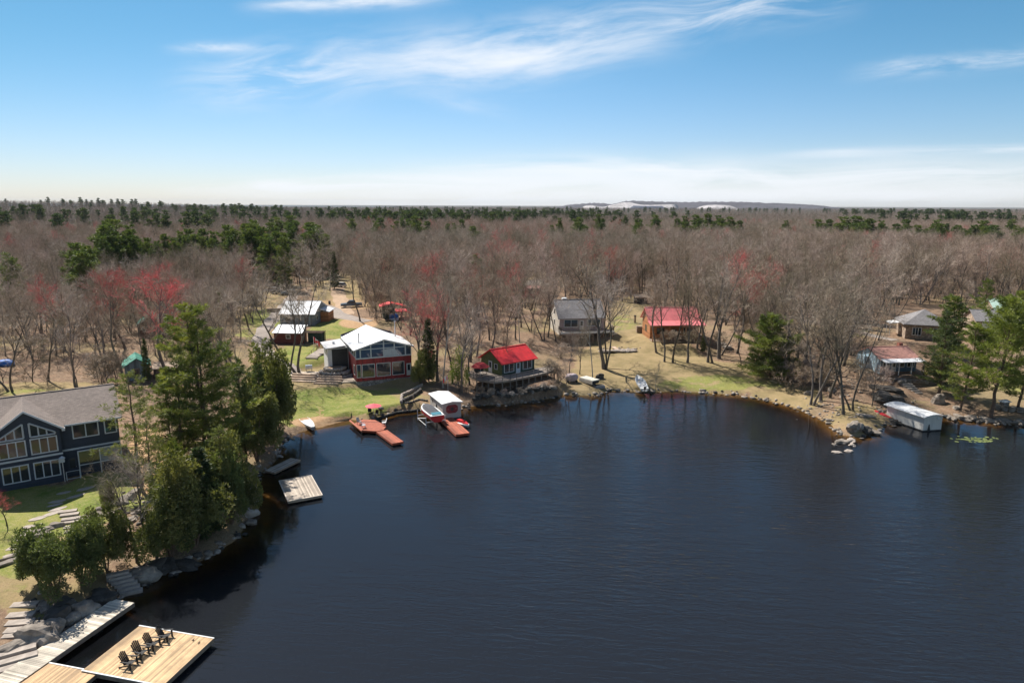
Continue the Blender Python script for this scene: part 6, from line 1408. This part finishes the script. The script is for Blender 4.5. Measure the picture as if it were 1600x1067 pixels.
# personal watercraft
a = at(734, 670, .1); b_ = at(712, 661, .1); t = thing('personal_watercraft', 'small red and white water scooter moored at the end of the red dock', 'boat', (b_[0] + .2, b_[1], .05), wang(b_, a))
V, F = hull_mesh(3.0, 1.1, .42, stern=.85, sheer=.3, inner=False); MB().add(V, F + [tuple([i * 7 for i in range(15)] + [i * 7 + 6 for i in reversed(range(15))])]).build('hull', M_white, t)
MB().slab([(.3, -.3, .78), (1.7, -.22, .86), (1.7, .22, .86), (.3, .3, .78)], .32).build('seat', M_red, t); MB().slab([(1.75, -.4, .72), (2.7, -.12, .62), (2.7, .12, .62), (1.75, .4, .72)], .14).build('bonnet', M_red, t); MB().bar((1.8, -.35, 1.0), (1.8, .35, 1.0), .05).bar((1.8, 0, .7), (1.8, 0, 1.0), .07).build('handlebar', M_dark, t)
# red deck with its ramp
t = thing('dock', 'red many-sided deck at the beach with a parasol standing behind it', 'dock', (0, 0, 0)); zz = .55
dp_ = [at(*p, zz) for p in ((566, 655), (586, 656), (604, 665), (599, 671.5), (588, 673.5), (565, 672), (553, 662))]
MB().slab([(x, y, zz) for x, y, z in dp_], .05).build('deck_boards', M_reddeck, t); MB().slab([(x, y, zz - .052) for x, y, z in dp_], .26).build('frame', M_redtrim, t)
m = MB(); q1, q2 = at(547, 657, .6), at(566, 673, .6); m.bar((q1[0], q1[1], .6), (q2[0], q2[1], .6), .22); m.build('kerb', mat('red_brown_edge', (.45, .14, .08), .7, .15), t)
for p in dp_: MB().box(p[0] - .06, p[0] + .06, p[1] - .06, p[1] + .06, -1.2, zz - .32).build('post', M_wood_old, t)
dock('dock', 'narrow red walkway running out from the many-sided red deck', (613, 693), (588, 674.5), (622, 687), .5, M_reddeck, M_redtrim, th=.28)
x, y, z = gr(584, 652); parasol('parasol', 'open red parasol beside the many-sided red deck', x, y, z, 1.25, 2.15, M_pinkcl, .42)
def lawnchair(label, px, py, rot, m, z=None):
    x, y, zz_ = gr(px, py) if z is None else at(px, py, z); t = thing('garden_chair', label, 'chair', (x, y, zz_ if z is None else z), rot)
    MB().box(-.26, .26, -.25, .25, .40, .44).build('seat', m, t); MB().slab([(-.26, .25, .44), (.26, .25, .44), (.26, .42, .98), (-.26, .42, .98)], .03, (0, 1, 0)).build('backrest', m, t)
    for sx in (-1, 1):
        for sy in (-1, 1): MB().box(sx * .24 - .02, sx * .24 + .02, sy * .22 - .02, sy * .22 + .02, 0, .40).build('leg', m, t)
        MB().box(sx * .27 - .03, sx * .27 + .03, -.25, .28, .60, .63).build('armrest', m, t)
    return t
lawnchair('dark garden chair under the left side of the red parasol', 578, 653, 10, M_blackp); lawnchair('dark garden chair under the right side of the red parasol', 588, 651, -12, M_blackp)
lawnchair('white garden chair at the right corner of the red deck', 600, 664, -70, M_white, .56); lawnchair('grey garden chair folded low on the left of the red deck', 562, 663, 60, M_steel, .56); lawnchair('pale lounge chair at the front of the red deck', 568, 668, 120, M_trimb, .56)
# right boathouse
t = thing('boathouse', 'long white metal boathouse standing in the water near the right shore', 'boathouse', (59.6, 94.6, 0.08), 8)
LW, LD, LH_ = 3.0, 6.4, 2.05
ang_ = wang((0, 0), (-1.75, 5.6)) - 90
wallp = [(0, 0), (LW, .1), (LW - 1.2, LD), (-1.25, LD - .15)]
MB().add([(x, y, .1) for x, y in wallp] + [(x, y, LH_) for x, y in wallp], [(0, 1, 5, 4), (1, 2, 6, 5), (2, 3, 7, 6), (3, 0, 4, 7)]).build('wall', M_beigex, t)
MB().add([(0, 0, LH_), (LW, .1, LH_), (LW / 2, .05, LH_ + .35), (-1.25, LD - .15, LH_), (LW - 1.2, LD, LH_), (LW / 2 - 1.22, LD - .05, LH_ + .35)], [(0, 1, 2), (3, 5, 4)]).build('gable', M_white, t)
Vr, Fr = [], []
for j, (yy_, ox_) in enumerate(((-.35, .07), (LD + .25, -1.28))):
    for i in range(7): u = i / 6; Vr.append((ox_ - .35 + (LW + .7) * u, yy_, LH_ + .02 + .40 * math.sin(math.pi * u) ** .8))
o_ = len(Vr); Vr += [(x, y, z + .07) for x, y, z in Vr]
for i in range(6): Fr += [(i, i + 1, i + 8, i + 7), (o_ + i, o_ + i + 7, o_ + i + 8, o_ + i + 1), (i, o_ + i, o_ + i + 1, i + 1), (i + 7, i + 8, o_ + i + 8, o_ + i + 7)]
Fr += [(0, 7, o_ + 7, o_), (6, o_ + 6, o_ + 13, 13)]
MB().add(Vr, Fr).build('roof', M_white, t); MB().slab([(.7, -.02, .12), (1.15, .0, .12), (.95, -.01, 1.0), (.85, -.01, 1.0)], .02, (0, -1, 0)).build('opening_shade', M_dark, t); MB().add([(x, y, -.4) for x, y in wallp] + [(x, y, .1) for x, y in wallp], [(0, 1, 5, 4), (1, 2, 6, 5), (2, 3, 7, 6), (3, 0, 4, 7)]).build('base', M_dark, t); MB().box(2.1, 2.6, -.03, .06, 1.75, 1.95).build('vent', M_white, t)  # dark slab on the front wall imitates shade within the doorway
# things on the middle bank
a = at(906, 597, .9); t = thing('dock_section', 'white-topped box-like dock section lying on the bank by the kinked birch', 'dock', (*a[:2], gz(a[0], a[1])), -52)
MB().box(0, 3.2, 0, 1.6, .12, .62).build('body', M_dark, t); MB().box(-.05, 3.25, -.05, 1.65, .63, .78).build('top', mat('pale_top', (.62, .60, .52), .8, .15), t); MB().box(-.05, 3.25, -.12, -.055, .05, .62).build('side', M_cream, t)
x, y, z = gr(893, 598); t = thing('covered_cart', 'pinkish-grey covered cart under the little red tree on the bank', 'cart', (x, y, z), 10); vs, fs = rockmesh(1.15, .7, .8, 21, 3, .35, .12); MB().add([(a_, b2, c_ + .95) for a_, b2, c_ in vs], fs).build('cover', mat('pink_grey_sheet', (.46, .38, .40), .8, .25), t, smooth=True)
for sx in (-.8, .8): MB().tube([(sx, -.45, .22), (sx, -.33, .22)], .22, 12).build('wheel', M_rubber, t)
x, y, z = gr(936, 605); t = thing('concrete_block', 'low grey concrete block right of the white-topped dock section', 'block', (x, y, z), 12); MB().box(-.9, .9, -.6, .6, -.1, .35).build('block', mat('concrete', (.30, .30, .31), .9, .2), t); MB().box(-.8, .8, -.5, .5, .352, .42).build('lid', M_rockd, t)
# vehicles
def car(name, label, px, py, rot, paint, kind='suv', s=1.0):
    x, y, z = gr(px, py); t = thing(name, label, 'pickup truck' if kind == 'pickup' else 'car', (x, y, z + .02), rot); L, Wc = (5.6, 1.95) if kind == 'pickup' else (4.6, 1.8); hw = Wc / 2     # front towards +x
    def loft(secs):   # sections (x, z0, z1, halfwidth)
        V = []; F = []
        for (xx, z0_, z1_, w_) in secs: V += [(xx, -w_, z0_), (xx, -w_ * 1.0, z0_ + (z1_ - z0_) * .6), (xx, -w_ * .93, z1_), (xx, w_ * .93, z1_), (xx, w_, z0_ + (z1_ - z0_) * .6), (xx, w_, z0_)]
        for i in range(len(secs) - 1): F += [(i * 6 + j, i * 6 + (j + 1) % 6, (i + 1) * 6 + (j + 1) % 6, (i + 1) * 6 + j) for j in range(6)]
        F += [tuple(range(6)), tuple(len(V) - 1 - j for j in range(6))]; return V, F
    if kind == 'pickup':
        b_ = MB().add(*loft([(-2.8, .5, 1.12, hw), (-1.0, .42, 1.12, hw), (.95, .42, 1.15, hw), (1.2, .42, 1.13, hw), (2.55, .45, 1.05, hw * .97), (2.8, .5, .9, hw * .9)])); cab = [(-1.05, 1.125, 1.75, .80), (-.7, 1.13, 1.86, .78), (.4, 1.13, 1.84, .78), (1.15, 1.13, 1.16, .86)]
    else:
        b_ = MB().add(*loft([(-2.3, .5, .95, hw * .93), (-2.15, .4, 1.02, hw), (1.0, .38, 1.0, hw), (2.0, .42, .88, hw * .96), (2.3, .5, .75, hw * .85)])); cab = [(-2.15, 1.0, 1.05, .80), (-1.7, 1.01, 1.58, .72), (.1, 1.01, 1.6, .72), (1.0, 1.0, 1.03, .82)]
    b_.build('body', paint, t); MB().add(*loft(cab)).build('windows', M_glass, t)
    x0c, x1c = (cab[1][0], cab[2][0]); MB().slab([(x0c - .05, -.70, cab[1][2] + .035), (x1c + .05, -.70, cab[1][2] + .03), (x1c + .05, .70, cab[1][2] + .03), (x0c - .05, .70, cab[1][2] + .035)], .05).build('roof', paint, t)
    if kind == 'pickup': MB().box(-2.7, -1.1, -.82, .82, 1.121, 1.15).build('bed', M_dark, t)
    for wx_ in (-L * .31, L * .31):
        for sy in (-1, 1): w_ = MB().tube([(wx_, sy * (hw - .16), .36), (wx_, sy * (hw + .03), .36)], .37, 14).build('wheel', M_rubber, t); MB().tube([(wx_, sy * (hw + .031), .36), (wx_, sy * (hw + .045), .36)], .2, 10).build('rim', M_steel, w_)
    for sy in (-1, 1): MB().box(L / 2 - .06, L / 2 + .01, sy * hw * .68 - .16, sy * hw * .68 + .16, .68, .84).build('headlight', M_trimb, t)
    MB().box(L / 2 - .05, L / 2 + .06, -hw * .9, hw * .9, .42, .58).build('bumper', M_steel, t)
    return t
P_slate = mat('slate_car_paint', (.11, .135, .16), .3, .08, 2, spec=.6); P_black = mat('black_car_paint', (.02, .022, .03), .25, .1, 2, spec=.6); P_silver = mat('silver_car_paint', (.42, .44, .47), .3, .08, 2, spec=.6); P_white = mat('white_car_paint', (.7, .7, .7), .3, .05, 2)
car('pickup_truck', 'slate grey pickup truck parked beside the grassy track', 549, 480, 197, P_slate, 'pickup')
car('parked_car', 'silver car leftmost in the row beyond the driveway', 424, 457, 170, P_silver); car('parked_car', 'dark blue car in the middle of the row beyond the driveway', 437, 460, 165, P_black, 'pickup'); car('parked_car', 'slate car at the right end of the row beyond the driveway', 452, 461, 200, P_slate)
car('parked_car', 'black car alone under the trees left of the driveway bend', 391, 477, 180, P_black); car('parked_car', 'small white car far up the grassy track', 531, 449, 150, P_white)
x, y, z = gr(515, 476); t = thing('barrel', 'dark barrel standing behind the workshop roof', 'barrel', (x, y, z)); MB().tube([(0, 0, 0), (0, 0, .5), (0, 0, 1.0)], [.3, .34, .3], 12).build('body', M_dark, t); MB().tube([(0, 0, 1.0), (0, 0, 1.06)], .31, 12).build('lid', M_wood_old, t)
x, y, z = gr(582, 480); t = thing('propane_tank', 'small white tank between the pickup and the red-roofed woodshed', 'tank', (x, y, z)); MB().tube([(0, 0, .2), (0, 0, .5), (0, 0, 1.2), (0, 0, 1.4)], [.2, .38, .38, .15], 12).build('body', M_white, t); MB().tube([(0, 0, 0), (0, 0, .2)], .25, 10).build('foot', M_steel, t)
woodpile(418, 488, 5, 8, 'grey brushwood heap beside the left edge of the driveway', 3, .18)

# ------------------------------------------------------------------ stones, steps, rocks
def slabstone(px, py, w, d, rot, label, group, name='stepping_stone', h=.10, m=None, z=None, seed=0, lift=.05):
    x, y, z0_ = gr(px, py) if z is None else at(px, py, z); zz_ = z0_ if z is None else z
    g = random.Random(px * 31 + py); n = 9; pts = [(w / 2 * math.cos(2 * math.pi * i / n) * g.uniform(.85, 1.15) * (1.08), d / 2 * math.sin(2 * math.pi * i / n) * g.uniform(.85, 1.15) * 1.08, 0) for i in range(n)]
    o = MB().slab(pts, h + .12).build(name, m or M_flag, None, loc=(x, y, zz_ + lift), rot=rot); tag(o, label, 'stepping stone' if 'step' in name else 'stone', group); return o
ST = [(90, 783.5, 1.5, .7), (86, 790, 1.3, .6), (90, 795.5, 1.6, .6), (82, 803, 1.6, .8), (60, 812, 1.5, .8), (49, 822.5, 1.4, .75), (45, 830, 1.2, .6), (42, 836, 1.1, .55), (39, 843.5, 1.2, .6), (31, 850, 1.0, .6), (22, 858, 1.2, .7), (16, 868, 1.0, .6), (118, 776, 1.6, .6), (133, 764, 1.6, .8), (100, 770, 1.3, .6)]
for i, (px, py, w, d) in enumerate(ST): slabstone(px, py, w, d, 35 + (i * 13) % 20, 'flat stepping stone in the lawn below the navy house', 'stepping stones of the navy house lawn', lift=.03)
for i, (px, py) in enumerate([(106, 801), (109, 806), (111, 811), (113, 817), (115, 824), (116, 831)]):
    x, y, z = gr(px, py); o = MB().box(-.8, .8, -.28, .28, -.3, .14 - i * .01).build('stone_step', M_flag, None, loc=(x, y, z), rot=22); tag(o, 'pale block step between the stepping stones and the hedge', 'step', 'block steps beside the near hedge')
for i, (px, py, L_) in enumerate([(71, 829, 1.7), (60, 840, 1.8), (50, 851, 1.7), (41, 860, 1.6), (28, 870, 1.8), (12, 881, 1.8)]):
    x, y, z = gr(px, py); rock(x, y, z + .05, L_ * .62, .38, .30, 'long pale edging rock curving along the near lawn', rot=48, seed=i, group='edging rocks of the near lawn', name='edging_rock', cat='rock', flat=.4)
for i, (px, py, s_) in enumerate([(89, 823, .7), (146, 808, 1.0), (133, 813, .6), (155, 799, .45), (187, 787, .8), (198, 779, .9), (177, 802, .8), (208, 771, .8), (218, 800, .7), (205, 815, .9), (232, 808, 1.1), (200, 838, .6), (175, 850, .5)]):
    x, y, z = gr(px, py); rock(x, y, z + .03, s_, s_ * .55, .32, 'pale rock between the lawn and the lakeside pines', rot=28 + i * 7, seed=i + 3, group='wall rocks by the lakeside pines', name='wall_rock', cat='rock')
for i, (px, py) in enumerate([(39, 946, ), (33, 961), (32, 976), (30, 986), (28, 996)]):
    x, y, z = gr(px, py); o = MB().box(-.95, .95, -.36, .36, -.4, .12).build('stone_step', M_flag, None, loc=(x, y, z), rot=10); tag(o, 'broad grey slab step descending beside the big boulders', 'step', 'slab steps at the lower left')
for i, (px, py) in enumerate([(14, 1020), (16, 1032), (14, 1044)]):
    x, y, z = at(px, py, .75 - .12 * i); o = MB().box(-1.6, 1.6, -.3, .3, -.5, .1).build('stone_step', M_flag, None, loc=(x, y, z), rot=32); tag(o, 'wide stone step at the corner by the boardwalk', 'step', 'wide steps at the lower left corner')
for i, (px, py) in enumerate([(184, 896), (188, 901), (192, 907), (197, 912), (201, 918), (205, 924)]):
    x, y, z = at(px, py, 1.15 - .19 * i); o = MB().box(-.85, .85, -.2, .24, -.6, .1).build('stone_step', M_flag, None, loc=(x, y, z), rot=28); tag(o, 'pale stone step leading down into the water', 'step', 'steps into the water')
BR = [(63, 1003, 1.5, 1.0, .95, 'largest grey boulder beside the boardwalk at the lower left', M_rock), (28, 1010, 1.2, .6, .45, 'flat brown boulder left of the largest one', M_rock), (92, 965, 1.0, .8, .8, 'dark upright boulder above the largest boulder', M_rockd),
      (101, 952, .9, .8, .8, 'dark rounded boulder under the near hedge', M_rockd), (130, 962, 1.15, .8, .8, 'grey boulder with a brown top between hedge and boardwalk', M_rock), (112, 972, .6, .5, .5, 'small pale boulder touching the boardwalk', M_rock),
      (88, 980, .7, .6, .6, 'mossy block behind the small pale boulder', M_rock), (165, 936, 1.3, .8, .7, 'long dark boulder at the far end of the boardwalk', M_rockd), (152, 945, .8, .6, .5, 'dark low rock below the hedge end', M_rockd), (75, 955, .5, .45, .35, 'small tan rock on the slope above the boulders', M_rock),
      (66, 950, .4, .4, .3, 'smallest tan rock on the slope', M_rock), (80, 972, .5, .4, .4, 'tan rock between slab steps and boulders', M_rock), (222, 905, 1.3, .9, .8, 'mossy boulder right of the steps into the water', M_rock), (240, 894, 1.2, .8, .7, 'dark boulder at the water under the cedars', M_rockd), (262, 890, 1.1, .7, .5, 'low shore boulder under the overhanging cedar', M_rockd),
      (290, 884, 1.4, .7, .4, 'long dark rock slab at the waterline under the cedars', M_rockd), (388, 805, .9, .7, .5, 'pinkish shore rock right of the hanging cedars', M_flag), (396, 785, .8, .6, .4, 'pinkish rock at the amber shallows', M_flag), (398, 765, .9, .7, .45, 'pinkish rock below the floating docks', M_flag), (393, 822, .6, .5, .4, 'small rock at the end of the hanging cedars', M_rock),
      (1336, 671, 1.35, .9, 1.0, 'large pale boulder at the tip of the grassy point', M_rock), (1352, 673, .9, .8, .6, 'dark boulder right of the pale one on the grassy point', M_rockd), (1364, 677, 1.0, .6, .45, 'low rock at the water right of the grassy point', M_rock), (1466, 630, 1.0, .7, 1.35, 'pointed pale boulder behind the white boathouse roof', M_rock),
      (1494, 638, .8, .5, .3, 'flat pale rock right of the pointed boulder', M_rock), (1378, 622, 2.2, 1.3, .8, 'dark rock ledge left of the white boathouse', M_rockd), (1388, 611, 2.3, 1.2, .7, 'upper dark rock ledge below the cottage', M_rockd), (1396, 627, 1.6, 1.0, .7, 'lower end of the dark rock ledge', M_rockd), (1408, 597, 1.6, .7, .5, 'grey slab rock at the cottage terrace', M_rock),
      (1376, 644, .5, .4, .3, 'small pale rock above the kayak', M_rock), (1352, 650, 1.3, .5, .25, 'flat grey rock on the grassy point', M_rock), (1316, 690, 1.2, .6, .35, 'brown rock islet off the grassy point', M_rock), (1330, 688, 1.1, .5, .35, 'pale flat rock on the islet off the grassy point', M_flag), (1331, 695, .5, .4, .3, 'round white rock beside the islet', M_flag),
      (1307, 706, .6, .35, .18, 'flat pale rock barely out of the water left of the point', M_flag), (1327, 704, .6, .45, .2, 'pale rock awash right of the flat one', M_flag), (1304, 694, .35, .3, .2, 'tiny rock left of the islet', M_rock), (1395, 661, .7, .6, .4, 'dark rock against the left wall of the white boathouse', M_rockd), (1405, 664, .5, .4, .35, 'smaller dark rock against the white boathouse', M_rockd),
      (1262, 616, .8, .5, .5, 'pale rock under the grey shoreline stems', M_rock), (1300, 612, .9, .6, .5, 'brown boulder behind the shoreline stems', M_rock), (1137, 545, 1.2, .7, .6, 'boulder on the slope right of the log cabin', M_rock), (1128, 540, 1.0, .7, .5, 'smaller boulder on the slope right of the log cabin', M_rock), (937, 592, .9, .6, .8, 'dark boulder at the foot of the tallest bare tree', M_rockd), (1018, 613, .9, .5, .3, 'flat rock beside the little white boat', M_rock)]
for i, (px, py, a_, b2, c_, lb, m_) in enumerate(BR):
    x, y, z = gr(px, py)
    if 1300 < px < 1333 and py > 684: x, y, _ = at(px, py, .1); z = -.02
    rock(x, y, z + c_ * .25, a_, b2, c_, lb, m_, rot=(i * 47) % 180, seed=i, flat=.2)
for i in range(26):
    px = 738 + i * 5.2; py = 621 - .10 * (px - 738) * .6 + ((i * 5) % 7) * 2.6 - 8; x, y, z = gr(px, py); s_ = .30 + .5 * ((i * 7) % 5) / 5
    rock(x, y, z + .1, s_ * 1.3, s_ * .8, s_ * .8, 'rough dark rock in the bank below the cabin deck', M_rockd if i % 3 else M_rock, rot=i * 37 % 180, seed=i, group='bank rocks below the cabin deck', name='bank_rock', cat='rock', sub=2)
for i in range(22):
    px = 1478 + i * 6.2; py = 652 + (i % 3) * 2 + i * .45; x, y, z = gr(px, py); s_ = .45 + .35 * ((i * 5) % 4) / 4
    rock(x, y, max(z, 0) + .1, s_ * 1.3, s_ * .7, s_ * .6, 'pale rock edging the water right of the white boathouse', M_rock if i % 4 else M_rockd, rot=i * 31 % 180, seed=i + 5, group='edging rocks right of the white boathouse', name='edging_rock', cat='rock', sub=2)
t = thing('stone_stairs', 'short pale stone stairs rising to the cottage with the faded roof', 'stairs', gr(1434, 616), 8)
for k in range(5): MB().box(-.9, .9, k * .6, k * .6 + .65, -.4, .15 + k * .22).build('step', M_flag, t)
t = thing('retaining_wall', 'long low rock retaining wall below the blue cottage', 'stone wall', (0, 0, 0)); wall_run([gr(1368, 594), gr(1395, 596), gr(1425, 598), gr(1450, 600)], .6, .6, M_rock, 'stones', t, sz=.7)
t = thing('retaining_wall', 'grey rock wall in shade beside the broad leaning pine', 'stone wall', (0, 0, 0)); wall_run([gr(1552, 640), gr(1575, 643), gr(1600, 646)], .9, .7, M_rock, 'stones', t, sz=.8)
x, y, z = gr(1568, 640); t = thing('well_cover', 'white-lidded stand on a stone base under the leaning pine', 'stand', (x, y, z), 10); MB().box(-.5, .5, -.4, .4, 0, 1.2).build('base', M_fstone, t); MB().add([(-.8, -.6, 1.25), (.8, -.6, 1.25), (.8, .6, 1.25), (-.8, .6, 1.25), (-.3, 0, 1.6), (.3, 0, 1.6)], [(0, 1, 5, 4), (1, 2, 5), (2, 3, 4, 5), (3, 0, 4), (3, 2, 1, 0)]).build('lid', M_trimb, t)
# stones along the waterline: uncountable
rmesh = []
for i in range(4):
    vs, fs = rockmesh(1.2, .8, .7, i + 30, 1, .2); rmesh.append(npmesh('pebble%d' % i, vs, [fs], [M_rock, M_rockd, M_flag, M_rock][i]))
pp, hh = [], []
for (ax, ay), (bx_, by_) in zip(S[3:-3], S[4:-2]):
    L = math.hypot(bx_ - ax, by_ - ay)
    for k in range(int(L * 3.2)):
        t_ = rs.rand(); q = (ax + (bx_ - ax) * t_ + rs.normal(0, .35), ay + (by_ - ay) * t_ + rs.normal(0, .35))
        pxx, pyy = proj(q[0], q[1], 0)
        if 460 < pxx < 560 and pyy > 640: continue
        pp.append((q[0], q[1], max(gz(*q), -.1) + .02)); hh.append(rs.uniform(.08, .34) if rs.rand() < .8 else rs.uniform(.3, .5))
for (cx_, cy_, rx_, ry_, n_) in [(1330, 600, 60, 25, 90), (1400, 635, 40, 15, 60), (230, 800, 40, 30, 60), (85, 960, 35, 25, 60), (800, 610, 60, 8, 80), (960, 545, 30, 5, 40), (1130, 545, 25, 10, 25), (1300, 640, 60, 20, 60), (640, 500, 60, 30, 50)]:
    for k in range(n_):
        q = gr(cx_ + rs.normal(0, rx_ * .5), cy_ + rs.normal(0, ry_ * .5)); pp.append((q[0], q[1], q[2] + .02)); hh.append(rs.uniform(.08, .3))
instanced('shore_stones', rmesh, np.array(pp), np.array(hh), rs.rand(len(pp)) * 6.28, rs.randint(0, 4, len(pp)), 1.0, label='small stones strewn along the waterline and the banks', cat='stones')
# lily pads and grass at the right shallows
m = MB()
for i in range(70):
    x, y, _ = at(1525 + random.gauss(0, 16), 687 + random.gauss(0, 2.2), 0); r_ = random.uniform(.12, .3); m.slab([(x + r_ * math.cos(a_ * .785), y + r_ * math.sin(a_ * .785), .012 + i * .0004) for a_ in range(8)], .008)
o = m.build('lily_pads', mat('lily_pad', (.20, .24, .08), .6, .3)); tag(o, 'scattered pale green water plants off the right shore', 'water plants', kind='stuff')
put_bare(11, 822, 762, 'r', 'small reddish young tree at the left edge of the lawn', 0, rz=0)
put_bare(215, 880, 700, 'b', 'thin dead tree rising through the near hedge by the canoe', 1); put_bare(247, 876, 690, 'b', 'dead slender tree right of the teal canoe', 3)

# ------------------------------------------------------------------ things of one group that look alike are told apart by their order from the left
def finish_labels():
    bpy.context.view_layer.update()
    words = ['leftmost', 'second from left', 'third from left', 'fourth from left', 'fifth from left', 'sixth from left', 'seventh from left', 'eighth from left', 'ninth from left', 'tenth from left', 'eleventh from left', 'twelfth from left', 'thirteenth from left', 'fourteenth from left', 'fifteenth from left', 'sixteenth from left', 'seventeenth from left', 'eighteenth from left', 'nineteenth from left', 'twentieth from left']
    d = {}
    for o in C.objects:
        if o.parent is None and 'label' in o and 'category' in o: d.setdefault(o['label'], []).append(o)
    for lb, lst in d.items():
        if len(lst) < 2: continue
        lst.sort(key=lambda o: proj(*o.location)[0])
        for i, o in enumerate(lst):
            w = words[i] if i < 20 else ['rightmost', 'second from right', 'third from right', 'fourth from right', 'fifth from right', 'sixth from right', 'seventh from right', 'eighth from right'][min(7, len(lst) - 1 - i)]
            n = len(lst)
            o['label'] = lb + ', ' + w
finish_labels()

# ------------------------------------------------------------------ the air: a pale haze over the whole land
hz = MB(); hz.box(-11000, 11000, -400, 14000, -5, 110); hm = bpy.data.materials.new('haze'); hm.use_nodes = True
for n in list(hm.node_tree.nodes):
    if n.type == 'BSDF_PRINCIPLED': hm.node_tree.nodes.remove(n)
pv = hm.node_tree.nodes.new('ShaderNodeVolumePrincipled'); pv.inputs['Color'].default_value = (0.80, 0.88, 0.97, 1); pv.inputs['Density'].default_value = 0.00003
hm.node_tree.links.new(pv.outputs[0], hm.node_tree.nodes['Material Output'].inputs['Volume'])
o = hz.build('haze', hm); tag(o, 'thin pale blue air over the land', 'haze', kind='stuff')
